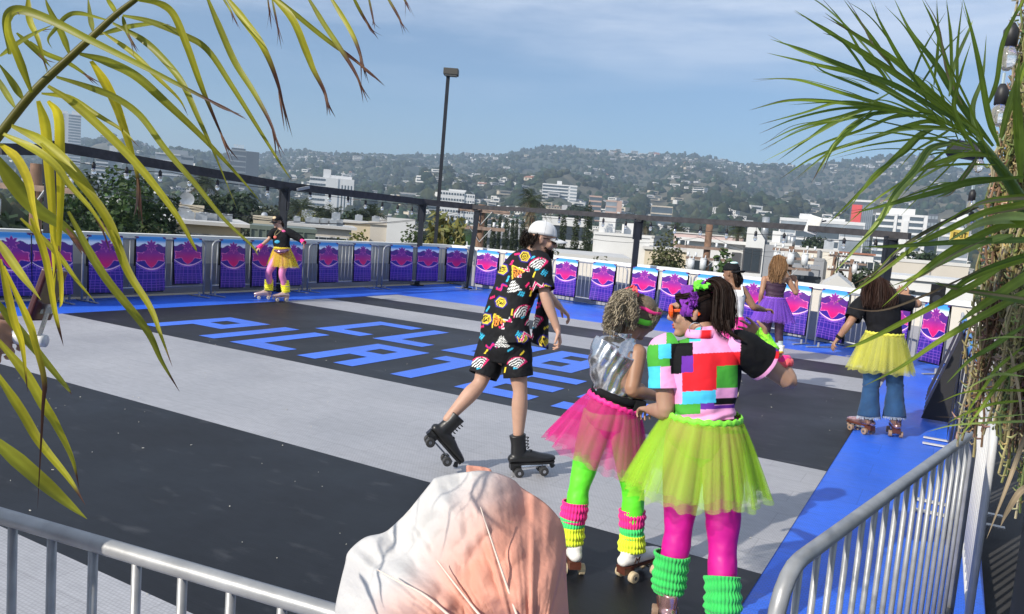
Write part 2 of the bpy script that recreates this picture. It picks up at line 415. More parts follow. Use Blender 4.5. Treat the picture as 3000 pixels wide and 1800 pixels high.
def leafcloud(mb, lobes, n, size, col, colvar=.35, hang=0.0, long=1.6):
    """many leaf clumps (bent quads) through the volume of the lobes (c, rx, ry, rz)"""
    w_ = [l[1] * l[2] * l[3] for l in lobes]; tot = sum(w_)
    for l, ww in zip(lobes, w_):
        c = V(l[0])
        for i in range(int(n * ww / tot) + 1):
            d = V((random.gauss(0, 1), random.gauss(0, 1), random.gauss(0, 1))).normalized()
            rad = rnd(.35, 1.0) ** .55
            p = c + V((d.x * l[1], d.y * l[2], d.z * l[3])) * rad * rnd(.9, 1.1)
            s = size * rnd(.6, 1.4)
            nrm = (d + V((rnd(-1, 1), rnd(-1, 1), rnd(-.6, 1.2)))).normalized(); t = nrm.orthogonal().normalized(); t.rotate(Matrix.Rotation(rnd(0, 6.28), 3, nrm)); b = nrm.cross(t)
            if hang: t = (t + V((0, 0, -hang * 2))).normalized(); b = nrm.cross(t)
            t = t * s * long * .5; b = b * s * .5; k = 1 + rnd(-colvar, colvar); cc = (col[0] * k * rnd(.9, 1.15), col[1] * k, col[2] * k * rnd(.8, 1.2))
            mb.add([p - t, p + b - nrm * s * .12, p + t, p - b + nrm * s * .1], [(0, 1, 2), (0, 2, 3)], cc)
def tree(name, label, base, h, wd, n, col, size=None, trunk=.28, shape='round', group=None, cat='tree'):
    base = V(base); root = empty(name, base, label, cat, group)
    tk = MB(); top = base + V((rnd(-.05, .05) * h, rnd(-.05, .05) * h, h * .7)); r = h * .022 + .05
    tk.tube([base, base + V((0, 0, h * .3)), top], [r * 1.3, r, r * .3], 7, 3)
    lobes = []
    if shape == 'column':
        for i in range(7):
            t = i / 6; lobes.append((base + V((rnd(-.1, .1) * wd, rnd(-.1, .1) * wd, h * (.1 + .84 * t))), wd * .5 * (1 - .55 * t ** 1.5), wd * .5 * (1 - .55 * t ** 1.5), h * .11))
    elif shape == 'cypress':
        for i in range(9):
            t = i / 8; rr_ = wd * .5 * (math.sin(PI * min(1, .22 + .78 * (1 - t))) ** .7 * .9 + .06); lobes.append((base + V((rnd(-.06, .06) * wd, rnd(-.06, .06) * wd, h * (.07 + .86 * t))), rr_, rr_, h * .085))
    elif shape == 'bush':
        for i in range(9): lobes.append((base + V((rnd(-.42, .42) * wd, rnd(-.3, .3) * wd, h * rnd(.22, .72))), wd * rnd(.16, .27), wd * rnd(.16, .27), h * rnd(.18, .3)))
    else:
        for i in range(11):
            a = rnd(0, 6.28); q = rnd(0, .36) if i > 1 else .08; z = rnd(.38, .84) if i > 1 else .86 - .07 * i
            k = 1 - abs(z - .55) * 1.2
            lobes.append((base + V((math.cos(a) * q * wd * k, math.sin(a) * q * wd * k, h * z)), wd * rnd(.15, .25), wd * rnd(.15, .25), h * rnd(.1, .17)))
            tk.tube([base + V((0, 0, h * rnd(.2, .45))), V(lobes[-1][0])], [r * .5, r * .12], 5, 2)
    tk.build('trunk', M_bark, root, True)
    cb = MB(); leafcloud(cb, lobes, int(n * 1.7), (size or h * .05) * .62, col); cb.build('crown', M_leaf, root)
    return root
# palm meshes
def frond_mb(mb, base, d, length, droop, col, wid=.35, seg=9, nl=20):
    side = V((-d.y, d.x, 0)).normalized() if abs(d.z) < .99 else V((1, 0, 0))
    pts = []
    for i in range(seg + 1):
        t = i / seg; p = base + d * (length * t) + V((0, 0, -droop * length * t * t)); pts.append(p)
    mb.tube(pts, [length * .012 * (1 - .8 * i / seg) for i in range(seg + 1)], 4, 1, False, col=col)
    for i in range(1, nl):
        t = .08 + .92 * i / nl; x = t * seg; k = min(int(x), seg - 1); p = pts[k].lerp(pts[k + 1], x - k); tan = (pts[k + 1] - pts[k]).normalized()
        ll = length * wid * math.sin(PI * (.12 + .83 * t)) ** .8
        for sg in (-1, 1):
            e = p + (side * sg * .75 + tan * .55 + V((0, 0, rnd(-.5, .1)))).normalized() * ll; w_ = tan * length * .014
            k2 = rnd(.75, 1.25); mb.add([p - w_, p + w_, e], [(0, 1, 2)], tuple(c * k2 for c in col))
def palm(name, label, base, h, R0, col, n=38, skirt=0, group=None, trunk_r=.3):
    base = V(base); root = empty(name, base, label, 'palm tree', group); top = base + V((rnd(-.2, .2), rnd(-.2, .2), h))
    tk = MB(); tk.tube([base, base.lerp(top, .5) + V((.1, 0, 0)), top], [trunk_r * 1.15, trunk_r, trunk_r * 1.1], 9, 5); tk.build('trunk', mat('palm_bark', (.15, .12, .09), .95, var=.4, scale=4, bump=.6, bscale=14), root, True)
    cr = MB()
    for i in range(n):
        a = rnd(0, 6.28); el = math.asin(rnd(-.35, .98)); d = V((math.cos(a) * math.cos(el), math.sin(a) * math.cos(el), math.sin(el)))
        frond_mb(cr, top, d, R0 * rnd(.8, 1.1), .35 + .25 * math.cos(el), col if el > -.1 else (.12, .10, .05))
    cr.build('crown', M_leaf, root)
    if skirt:
        sk = MB()
        for i in range(70):
            a = rnd(0, 6.28); z = rnd(0, skirt); p = top + V((math.cos(a) * trunk_r, math.sin(a) * trunk_r, -z)); e = p + V((math.cos(a) * .7, math.sin(a) * .7, -rnd(.8, 1.7)))
            sk.add([p + V((.1, 0, 0)), p - V((.1, 0, 0)), e], [(0, 1, 2)], (.20 * rnd(.7, 1.2), .15, .09))
        sk.build('dead_frond_skirt', M_leaf, root)
    return root

# ================================================================== hillside and flatland fill
items = []
for i in range(11500):
    az = R_(rnd(-40, 40)); r = 640 + 2330 * random.random() ** .75; d = dirv(az); p = d * r
    if fbm(p.x * .004, p.y * .004, 4) > .3 and math.degrees(az) > 2 and random.random() < .7: continue
    s = rnd(3.0, 7.5) * (1.25 if random.random() < .12 else 1); k = rnd(.55, 1.3)
    items.append((p.x, p.y, hill_z(az, r) + s * .35, s, s * rnd(.7, 1.25), (.030 * k * rnd(.8, 1.4), .043 * k, .022 * k)))
for i in range(420):                                   # trees standing up on the ridge line
    az = R_(rnd(-38, 38)); r = rnd(2840, 2920); d = dirv(az); p = d * r; s = rnd(3, 8.5); k = rnd(.5, 1)
    if fbm(az * 40, 1.7, 2) < -.12: continue
    items.append((p.x, p.y, hill_z(az, r) + s * .7, s * .8, s * rnd(.8, 1.5), (.035 * k, .045 * k, .028 * k)))
tag(blobs('hill_trees', items, M_blob, ICO1, .3), 'dense dark trees and scrub covering the far hillsides', 'woods')
items = []
for i in range(2300):
    az = R_(rnd(-38, 38)); r = 140 + 700 * random.random() ** .8; d = dirv(az); c = d * r; s = rnd(2.2, 4.6); k = rnd(.6, 1.35); col = (.034 * k * rnd(.8, 1.5), .052 * k, .022 * k); zg = max(ZG, hill_z(az, r))
    for q in range(6): items.append((c.x + rnd(-1, 1) * s, c.y + rnd(-1, 1) * s, zg + s * rnd(.5, 1.5), s * rnd(.5, .8), s * rnd(.45, .8), tuple(x * rnd(.8, 1.2) for x in col)))
tag(blobs('city_trees', items, M_blob, ICO0, .35), 'dark street trees filling the flat city below the hills', 'woods')

# ---- houses: a few shared meshes
M_hw = mat('house_white', (.60, .59, .57), .7, var=.08, scale=.2); M_hc = mat('house_cream', (.48, .42, .33), .75, var=.1, scale=.2); M_hg = mat('house_grey', (.36, .36, .37), .7, var=.1, scale=.2)
M_tc = mat('terracotta', (.30, .13, .08), .8, var=.15, scale=.5); M_gls = mat('dark_glass', (.035, .045, .055), .15, var=.2, scale=.3, spec=.6); M_roof = mat('roof_grey', (.38, .37, .35), .85, var=.12, scale=.3)
def house_mesh(kind, wm):
    b = MB()
    if kind == 0: b.box((0, 0, 3), (18, 11, 6)); b.m = 1; b.box((0, 0, 6.15), (19.5, 12.5, .5)); b.m = 2; b.box((0, -5.6, 3.3), (15, .3, 2.0)); b.box((9.05, 0, 3.3), (.3, 8, 1.8))
    if kind == 1:
        b.box((-3, 0, 2.2), (22, 10, 4.4)); b.box((5, 1, 5.8), (11, 9, 3.2)); b.m = 1; b.box((-3, 0, 4.5), (23.5, 11.5, .4)); b.box((5, 1, 7.5), (12.5, 10.5, .4)); b.m = 2; b.box((-4, -5.1, 2.3), (17, .3, 2.2)); b.box((5, -3.6, 5.9), (9, .3, 1.9))
    if kind == 2:
        for z in (0, 3.4, 6.8): b.m = 0; b.box((0, 0, z + 1.5), (15, 10, 3)); b.m = 1; b.box((0, -.8, z + 3.15), (16, 12, .35)); b.m = 2; b.box((0, -5.1, z + 1.7), (13, .3, 1.7))
    if kind == 3:
        b.box((0, 0, 2.5), (14, 10, 5)); b.m = 1
        b.add([(-8, -6, 5), (8, -6, 5), (8, 6, 5), (-8, 6, 5), (-5, 0, 8), (5, 0, 8)], [(0, 1, 5, 4), (2, 3, 4, 5), (1, 2, 5), (3, 0, 4)]); b.m = 2; b.box((-3, -5.1, 2.6), (3, .3, 2)); b.box((3, -5.1, 2.6), (3, .3, 2))
    return b.mesh('house', [wm, M_tc if kind == 3 else (M_hw if wm is M_hw else M_roof), M_gls])
HM = [house_mesh(k, wm) for k in range(4) for wm in (M_hw, M_hc)] + [house_mesh(0, M_hg)]
KIND_TXT = ['white flat roofed house standing among trees on the hazy hillside', 'cream flat roofed house standing among trees on the hazy hillside', 'white stepped two storey house on the hazy hillside', 'cream stepped two storey house on the hazy hillside',
            'white three storey terraced house on the hazy hillside', 'cream three storey terraced house on the hazy hillside', 'white house with hipped red tile roof on the hazy hillside', 'cream house with hipped red tile roof on the hazy hillside', 'grey flat roofed house on the hazy hillside']
WT = [8, 3, 8, 2, 5, 2, 2, 3, 2]
placed = 0
for i in range(4000):
    if placed >= 285: break
    az = R_(rnd(-36, 36)); r = rnd(800, 2880); d = dirv(az); p = d * r
    if fbm(p.x * .0035 + 5, p.y * .0035, 3) < (-.05 if r < 2500 else -.2): continue
    k = random.choices(range(9), WT)[0]; s = rnd(.5, 1.1) * (.72 + r / 5000); z = hill_z(az, r)
    o = inst('house', HM[k], None, (p.x, p.y, z + rnd(-.5, 1.5)), (0, 0, (AZC - az) + rnd(-.7, .7)), (s * rnd(.8, 1.4), s, s * rnd(.8, 1.1)))
    tag(o, KIND_TXT[k], 'house', 'houses scattered over the hillside: ' + KIND_TXT[k].split(' on ')[0].split(' standing')[0]); placed += 1
sb = MB(); sb_n = 0
while sb_n < 950:
    az = R_(rnd(-37, 37)); r = rnd(700, 2880); d = dirv(az); p = d * r
    if fbm(p.x * .0035 + 5, p.y * .0035, 3) < -.15: continue
    a = AZC - az + rnd(-.8, .8); x, y, z = rnd(8, 18), rnd(7, 10), rnd(3, 6); zz = hill_z(az, r) + 1; M3 = Matrix.Rotation(a, 3, 'Z')
    sb.m = random.choice((0, 0, 0, 1, 2)); sb.box((p.x, p.y, zz + z / 2), (x, y, z), a); sb.m = 3; q = M3 @ V((0, -y / 2 - .1, 0)); sb.box((p.x + q.x, p.y + q.y, zz + z * .5), (x * .75, .3, z * .35), a); sb_n += 1
tag(sb.build('hill_houses', [M_hw, M_hc, M_hg, M_gls], kind='stuff'), 'small pale houses peppered over the far slopes', 'houses')

def low_mesh(wm, rm, fl):
    b = MB(); h = 3.4 * fl; b.box((0, 0, h / 2), (20, 14, h)); b.m = 1; b.box((0, 0, h + .2), (20.6, 14.6, .4)); b.m = 0; b.box((rnd(-5, 5), 2, h + 1.2), (4, 4, 2)); b.m = 2
    for f in range(fl):
        for q in range(6): b.box((-8 + q * 3.2, -7.05, f * 3.4 + 1.9), (1.7, .25, 1.5))
        for q in range(3): b.box((10.05, -4 + q * 4, f * 3.4 + 1.9), (.25, 1.7, 1.5))
    return b.mesh('low_building', [wm, rm, M_gls])
LM = [low_mesh(M_hw, M_hw, 2), low_mesh(M_hc, M_hw, 2), low_mesh(M_hw, M_roof, 3), low_mesh(M_hc, M_tc, 2), low_mesh(M_hg, M_roof, 3)]
LT = ['white two storey', 'cream two storey with white roof', 'white three storey', 'cream two storey with red roof', 'grey three storey']
placed = 0
for i in range(3000):
    if placed >= 230: break
    az = R_(rnd(-36, 36)); r = 150 + 750 * random.random() ** .8; d = dirv(az); p = d * r; px = 1500 + F * math.tan(az)
    if r < 200 and (px < 800): continue
    k = random.choices(range(5), (6, 4, 5, 2, 2))[0]; s = rnd(.55, 1.0); zg = max(ZG, hill_z(az, r))
    o = inst('low_building', LM[k], None, (p.x, p.y, zg), (0, 0, (AZC - az) + random.choice((-.5, -.42, 1.1, .2))), (s, s, s * rnd(.85, 1.1)))
    tag(o, LT[k] + ' building half hidden by trees in the flat city', 'building', 'low buildings of the flat city: ' + LT[k]); placed += 1

# ================================================================== buildings one can name
def face_axes(yaw): return V((math.cos(yaw), math.sin(yaw), 0)), V((-math.sin(yaw), math.cos(yaw), 0))
def bbox_building(name, label, px0, px1, pyt, dist, depth, wm, yaw=None, pyb=None, cat='building', zb=None):
    """box whose front face spans photo columns px0..px1 at a horizontal distance, roof at row pyt"""
    a = D(px0, pyt, dist); b = D(px1, pyt, dist); mid = (a + b) / 2; wdt = (b - a).length
    if yaw is None: yaw = math.atan2((b - a).y, (b - a).x)
    zt = mid.z; z0 = (D((px0 + px1) / 2, pyb, dist).z if pyb else (zb if zb is not None else ZG))
    root = empty(name, (mid.x, mid.y, z0), label, cat, None, yaw)
    H = zt - z0
    w_ = MB(); w_.box((0, depth / 2, H / 2), (wdt, depth, H)); o = bpy.data.objects.new('wall', w_.mesh('wall', wm)); COL.objects.link(o); o.parent = root
    return root, wdt, H
def lpart(root, name, mb, mt, smooth=False):
    o = bpy.data.objects.new(name, mb.mesh(name, mt, smooth)); COL.objects.link(o); o.parent = root; return o
def grid_windows(root, W, H, nx, nz, ww, wh, x0=None, x1=None, z0=None, z1=None, y=0, side=False, depth=0, mt=None, pr=.12, name='window'):
    b = MB(); b.box((0, 0, 0), (pr * 2, ww, wh) if side else (ww, pr * 2, wh)); me = b.mesh(name, mt or M_gls)
    x0 = -W / 2 if x0 is None else x0; x1 = W / 2 if x1 is None else x1; z0 = 0 if z0 is None else z0; z1 = H if z1 is None else z1
    for i in range(nx):
        for k in range(nz):
            u = x0 + (x1 - x0) * (i + .5) / nx; z = z0 + (z1 - z0) * (k + .5) / nz
            inst(name, me, root, (W / 2, u, z) if side else (u, y, z))
def bands(root, W, H, n, mt, mg, depth, proud=1.2, th=.9, z0=0, x0=None, x1=None, name='balcony_slab'):
    x0 = -W / 2 if x0 is None else x0; x1 = W / 2 if x1 is None else x1
    b = MB(); b.box((0, 0, 0), (x1 - x0, proud * 2, th)); me = b.mesh(name, mt); g = MB(); g.box((0, 0, 0), ((x1 - x0) * .97, .3, (H - z0) / n - th)); mg_ = g.mesh('window_band', mg)
    fh = (H - z0) / n
    for k in range(n):
        inst(name, me, root, ((x0 + x1) / 2, 0, z0 + fh * (k + 1) - th / 2)); inst('window_band', mg_, root, ((x0 + x1) / 2, 0, z0 + fh * k + (fh - th) / 2))
M_tw = mat('tower_white', (.62, .62, .62), .6, var=.05, scale=.05); M_tp = mat('tower_pink', (.44, .30, .24), .7, var=.08, scale=.1); M_td = mat('tower_dark', (.075, .085, .10), .35, var=.15, scale=.05); M_tg = mat('tower_grey', (.25, .27, .29), .5, var=.1, scale=.05)
M_win = mat('window_blue', (.07, .09, .11), .2, var=.3, scale=.1); M_winp = mat('window_pale', (.22, .25, .28), .25, var=.3, scale=.1)
# slim residential tower, far left
r_, W, H = bbox_building('apartment_tower', 'tall slim white apartment tower with stacked balconies at far left behind the palm', 160, 238, 333, 1500, 30, M_tw)
bands(r_, W, H, 30, M_tw, M_winp, 30, 1.0, 1.6, 0, W * .02, W * .5); bands(r_, W, H, 30, M_tw, M_winp, 30, .5, 2.1, 0, -W * .5, -W * .16)
b = MB(); b.box((W * .3, 12, H + 3), (12, 12, 6)); b.box((-W * .2, 12, H + 2), (14, 14, 4)); lpart(r_, 'roof_plant', b, M_tw)
r_, W, H = bbox_building('apartment_block', 'white slab with grey side wing under the left beam', 281, 318, 440, 1000, 16, M_tw)
bands(r_, W, H, 14, M_tw, M_win, 16, .6, 1.9); b = MB(); b.box((W * 1.05, 9, H * .46), (W * 1.1, 14, H * .92)); lpart(r_, 'grey_wing', b, M_tg); b = MB(); b.box((W * .9, 8, H + 2), (8, 8, 8)); lpart(r_, 'roof_plant', b, M_tw)
r_, W, H = bbox_building('office_block', 'low glassy office block with stepped terraces behind the beam', 455, 568, 452, 1100, 30, M_tg)
bands(r_, W, H, 8, M_tw, M_winp, 30, 1.2, 1.6, 0, -W * .5, W * .15); grid_windows(r_, W, H, 4, 8, 4, 3, W * .18, W * .48); b = MB(); b.box((W * .1, 16, H + 3), (W * .5, 14, 6)); lpart(r_, 'roof_plant', b, M_tg)
r_, W, H = bbox_building('office_tower', 'dark slab office tower with rooftop number sign', 676, 722, 440, 1100, 24, M_tg)
bands(r_, W, H, 12, M_tg, M_td, 24, .3, 1.6); b = MB(); b.box((W * .5 + 8, 11, H * .5 - .5), (16, 24, H)); lpart(r_, 'dark_wing', b, M_td); b = MB(); b.box((0, 10, H + 1.4), (W * .9, 8, 2.4)); lpart(r_, 'roof_plant', b, M_td)
def text_part(root, s, loc, size, mt, name='sign_lettering', rot=(PI / 2, 0, 0), ext=.02):
    cu = bpy.data.curves.new(name, 'FONT'); cu.body = s; cu.size = size; cu.extrude = ext; cu.align_x = 'CENTER'; cu.align_y = 'CENTER'
    t = bpy.data.objects.new('tmp', cu); COL.objects.link(t); dg = bpy.context.evaluated_depsgraph_get(); me = bpy.data.meshes.new_from_object(t.evaluated_get(dg)); bpy.data.objects.remove(t)
    me.materials.clear(); me.materials.append(mt); return inst(name, me, root, loc, rot)
text_part(r_, '9000', (0, 5, H + 4.6), 6.5, M_tw, ext=.3)
r_, W, H = bbox_building('hotel_building', 'white hotel block with balcony grid, blank wall and dark vertical slots', 908, 1038, 522, 880, 22, M_tw)
grid_windows(r_, W, H, 6, 9, 2.6, 1.9, -W * .5, -W * .14, pr=.5, mt=M_win); grid_windows(r_, W, H, 4, 1, 1.5, H * .72, W * .2, W * .48, mt=M_win); b = MB(); b.box((0, .1, H * .5), (W * .28, 2.2, H * .99)); lpart(r_, 'blank_wall_panel', b, M_tw)
b = MB(); b.box((-W * .12, 10, H + 4.5), (8, 8, 9)); b.box((W * .2, 11, H + 1.6), (W * .5, 10, 3.2)); lpart(r_, 'roof_plant', b, M_tw)
r_, W, H = bbox_building('office_block', 'white office block with a square grid of dark windows left of the corner post', 1289, 1362, 560, 700, 14, M_tw)
grid_windows(r_, W, H, 9, 6, W / 9 * .55, 1.7, z0=H * .22, mt=M_gls, pr=.4); b = MB(); b.box((W * .5 + 4.5, 8, H * .48), (9, 14, H * .96)); lpart(r_, 'side_wing', b, M_tw); 
g = MB(); 
for i in range(4):
    for k in range(6): g.box((W * .5 + 1.4 + i * 2.1, .9, H * .22 + (k + .5) * H * .125), (1.1, .3, 1.6))
lpart(r_, 'wing_windows', g, M_win); b = MB(); b.box((W * .2, 6, H + .8), (W * .7, 7, 1.6)); lpart(r_, 'roof_plant', b, M_tw)
r_, W, H = bbox_building('apartment_tower', 'broad white apartment tower with thirteen balcony rows above the white cap', 1590, 1692, 541, 1000, 20, M_tw)
bands(r_, W, H, 17, M_tw, M_win, 20, .9, 1.5, 0, -W * .5, W * .26); bands(r_, W, H, 17, M_tw, M_winp, 20, .4, 2.0, 0, W * .3, W * .5); b = MB(); b.box((-W * .02, 9, H + 2), (6, 8, 5)); lpart(r_, 'roof_plant', b, M_tw)
r_, W, H = bbox_building('office_block', 'pinkish brown banded office block right of the white apartment tower', 1727, 1764, 574, 850, 18, M_tp)
bands(r_, W, H, 10, M_tp, M_win, 18, .5, 1.6)
r_, W, H = bbox_building('office_block', 'wider brown banded office block with a white stair strip', 1776, 1823, 588, 850, 18, M_tp)
bands(r_, W, H, 8, M_tp, M_winp, 18, .5, 1.6, 0, -W * .5, W * .2); b = MB(); b.box((W * .34, -.4, H * .4), (3, 1.5, H * .7)); lpart(r_, 'stair_strip', b, M_tw)
r_, W, H = bbox_building('apartment_block', 'cream stepped apartment block at the foot of the hills', 1908, 1972, 604, 900, 18, M_hc); bands(r_, W, H, 6, M_hc, M_win, 18, .6, 1.4)
r_, W, H = bbox_building('office_block', 'dark glass block carrying a tall red billboard', 2494, 2562, 592, 800, 18, M_td)
grid_windows(r_, W, H, 6, 1, 1.0, H * .9, W * 0, W * .5, mt=M_winp); b = MB(); b.box((-W * .22, -.5, H * .52), (W * .44, .8, H * .86)); bo = lpart(r_, 'billboard', b, mat('billboard_red', (.62, .05, .04), .5, var=.1, scale=.2))
g = MB(); g.ell((-W * .2, -1.0, H * .42), (W * .10, .15, H * .16)); g.ell((-W * .2, -1.0, H * .62), (W * .05, .15, H * .05)); lpart(r_, 'billboard_print', g, M_td); b = MB(); b.box((0, 8, H + .9), (W, 16, 1.8)); lpart(r_, 'roof_parapet', b, M_tw)
r_, W, H = bbox_building('shopping_block', 'long low white shopping block left of the red billboard', 2285, 2536, 645, 700, 20, M_tw); bands(r_, W, H, 3, M_tw, M_winp, 20, .6, 2.6); b = MB(); b.box((-W * .2, 8, H + 2.2), (W * .14, 6, 4.4)); b.box((W * .12, 8, H + 1), (W * .3, 6, 2)); lpart(r_, 'roof_plant', b, M_tw)
r_, W, H = bbox_building('hotel_tower', 'white tower with dark window bands and a blank central panel behind the right beam', 2566, 2720, 628, 600, 20, M_tw)
bands(r_, W, H, 10, M_tw, M_win, 20, .5, 1.5, 0, -W * .5, -W * .13); bands(r_, W, H, 10, M_tw, M_win, 20, .5, 1.5, 0, W * .16, W * .43); grid_windows(r_, W, H, 1, 9, 2.4, 2.0, -W * .08, W * .02, mt=M_win, pr=.6)
b = MB(); b.box((0, 9, H + 2), (W * .5, 10, 4)); lpart(r_, 'roof_plant', b, M_tw); b = MB(); b.box((-W * .1, -.2, H / 2), (1.6, 1.8, H)); b.box((W * .1, -.2, H * .45), (W * .1, 1.8, H * .9)); lpart(r_, 'wall_panel', b, M_tw)
r_, W, H = bbox_building('glass_block', 'blue grey glass block tucked right of the white tower', 2720, 2750, 628, 640, 20, M_td); grid_windows(r_, W, H, 3, 9, 1.6, 2.2, mt=M_winp)
r_, W, H = bbox_building('apartment_block', 'white stepped block half hidden by the vine column', 2756, 2850, 645, 560, 18, M_tw); bands(r_, W, H, 8, M_tw, M_winp, 18, .5, 1.5); b = MB(); b.box((W * .2, 8, H + 2), (W * .4, 10, 4)); lpart(r_, 'roof_plant', b, M_tw)
r_, W, H = bbox_building('apartment_block', 'long white banded block just under the right beam', 2330, 2462, 672, 420, 18, M_tw); bands(r_, W, H, 5, M_tw, M_win, 18, .5, 1.4)
# gabled white row on the slope
for q, px in enumerate((2222, 2236, 2250)): pass
# ================================================================== roofs and houses just beyond the rink
M_cr = mat('stucco_cream', (.54, .47, .35), .85, var=.07, scale=.8); M_wh = mat('stucco_white', (.60, .60, .59), .8, var=.05, scale=.6); M_gs = mat('stucco_grey', (.27, .28, .30), .8, var=.08, scale=.6); M_rf = mat('flat_roof_white', (.52, .51, .49), .8, var=.1, scale=.5)
M_bg = mat('stucco_beige', (.50, .46, .40), .85, var=.07, scale=.5); M_dk = mat('dark_cladding', (.06, .062, .07), .6, var=.2, scale=1); M_gm = mat('green_metal', (.14, .17, .14), .5, var=.1, scale=1); M_met = mat('galvanised_metal', (.42, .44, .46), .4, metal=.6, var=.12, scale=4)
def near(name, label, px0, px1, pyt, dist, depth, wm, roof=None, over=.3, yaw=None, pyb=None, cat='building'):
    r_, W, H = bbox_building(name, label, px0, px1, pyt, dist, depth, wm, yaw, pyb, cat)
    if roof: b = MB(); b.box((0, depth / 2, H + .1), (W + over * 2, depth + over * 2, .2)); lpart(r_, 'roof', b, roof)
    return r_, W, H
def win(root, x, z, w_, h_, name='window', y=-.03, fr=M_wh):
    b = MB(); b.box((0, 0, 0), (w_ + .14, .06, h_ + .14)); f = inst(name, b.mesh('window', fr), root, (x, y, z)); g = MB(); g.box((0, 0, 0), (w_ * .46, .05, h_)); gm_ = g.mesh('pane', M_gls)
    inst('pane', gm_, f, (-w_ * .25, -.03, 0)); inst('pane', gm_, f, (w_ * .25, -.03, 0))
def dish(root, x, y, z, r=.45):
    b = MB(); pr = [(math.sqrt(k / 6) * r, .18 * r * k / 6) for k in range(7)]
    b.rings([[V((x + a * math.cos(t * PI / 8), y - .25 - h, z + .6 + a * math.sin(t * PI / 8))) for t in range(16)] for a, h in [(max(a, .01), h) for a, h in pr]], cap=False); b.cyl((x, y, z), (x, y - .1, z + .6), .03, 6); lpart(root, 'satellite_dish', b, M_met, True)
def roof_units(root, xs, y, z, s=.8):
    for x in xs:
        b = MB(); b.box((x, y + rnd(0, 2), z + s * .4), (s * rnd(.8, 1.3), s, s * .8)); b.cyl((x, y, z + s * .8), (x, y, z + s * .9), s * .3, 10); lpart(root, 'roof_unit', b, M_met)
r_, W, H = near('stair_house', 'cream rooftop stair house with two satellite dishes on its wall', 526, 596, 610, 56, 3.2, M_cr, M_cr, .05)
b = MB(); b.box((-W * .2, -.02, H - 1.0), (.5, .1, .6)); b.box((W * .18, -.02, H - 1.1), (.5, .1, .5)); lpart(r_, 'vent_opening', b, M_gls); dish(r_, -W * .3, 0, H - 1.0, .5); dish(r_, -W * .2, .5, H - .05, .45)
r_, W, H = near('apartment_house', 'long cream flat roofed apartment house beyond the left barriers', 425, 705, 657, 50, 14, M_cr, M_rf, .6, yaw=None)
for x in (-.08, .05, .2, .34): win(r_, W * x, H - 1.05, 1.1, .9)
roof_units(r_, [W * k for k in (-.05, .08, .14, .2, .27, .33, .4)], 3, H + .2, .55)
r_, W, H = near('stair_house', 'small cream rooftop stair house behind the skater in the cap', 742, 806, 645, 46, 3, M_cr, M_cr, .03); b = MB(); b.ell((0, 1, H + .25), .18); lpart(r_, 'roof_vent', b, M_met)
r_, W, H = near('green_shed', 'dark green ribbed metal shed below the small stair house', 735, 925, 678, 40, 4, M_gm, M_gm, .05)
g = MB(); [g.box((-W / 2 + k * .35, -.03, H / 2), (.06, .08, H)) for k in range(int(W / .35))]; lpart(r_, 'metal_ribs', g, M_gm)
r_, W, H = near('flat_roof_building', 'long low building with pale roof clutter beyond the left skater', 848, 1030, 668, 62, 9, M_bg, M_rf, .4); roof_units(r_, [W * k for k in (-.4, -.2, -.1, .05, .2, .3)], 2, H + .2, .6); [win(r_, W * k, H - 1.1, 1.1, .8) for k in (-.35, -.15, .1, .3)]
r_, W, H = near('flat_roof_building', 'grey flat roofed building behind the yellow green bushes', 900, 1010, 648, 85, 9, M_gs, M_gs, .3); roof_units(r_, [-2, 1], 2, H + .2, .9)
r_, W, H = near('flat_roof_building', 'cream parapet building left of the leaning lamp post', 1010, 1090, 655, 75, 9, M_cr, M_rf, .2); roof_units(r_, [0, 1.6], 2, H + .2, .7)
r_, W, H = near('flat_roof_building', 'brownish roof with white box right of the cream parapet', 1085, 1170, 660, 70, 9, M_bg, M_bg, .2); b = MB(); b.box((W * .55, 1, H - .4), (2.4, 3, 2.2)); lpart(r_, 'white_box', b, M_wh)
r_, W, H = near('white_house', 'white modern house with raised stepped roof box right of the man', 1742, 1905, 693, 60, 12, M_wh, M_wh, .1)
b = MB(); b.box((-W * .3, 5, H + .8), (W * .3, 6, 1.7)); b.box((W * .15, 6, H + .55), (W * .26, 5, 1.1)); lpart(r_, 'roof_box', b, M_wh); b = MB(); b.box((-W * .42, -1.4, H * .5 - .7), (W * .26, 2.8, H - 1.4)); lpart(r_, 'front_wing', b, M_wh); b = MB(); b.box((W * -.06, -.05, H - 2.2), (1.6, .1, .9)); lpart(r_, 'window', b, M_gls)
r_, W, H = near('flat_roof_building', 'low white flat roof with a shadowed eave in front of the cypresses', 1600, 1800, 757, 40, 7, M_wh, M_rf, .8)
r_, W, H = near('white_house', 'white modern house with flat eave and grey recess behind the tank top skater', 2015, 2185, 712, 52, 9, M_wh, M_wh, .5)
b = MB(); b.box((W * .36, -.06, H - 2.0), (W * .16, .12, 3.0)); lpart(r_, 'dark_recess', b, M_dk); b = MB(); b.box((W * .3, -1.2, H - 3.3), (W * .7, 2.6, .22)); b.box((W * .55, -2.2, H - 4.5), (.16, .16, 2.5)); lpart(r_, 'canopy', b, M_dk); b = MB(); b.box((-W * .25, -.05, H - 1.6), (W * .4, .1, .8)); lpart(r_, 'window_band', b, M_gls)
r_, W, H = near('gabled_house', 'tall white house with sloped roof and grey side wall beside the skater in purple', 2185, 2240, 714, 50, 8, M_wh, None)
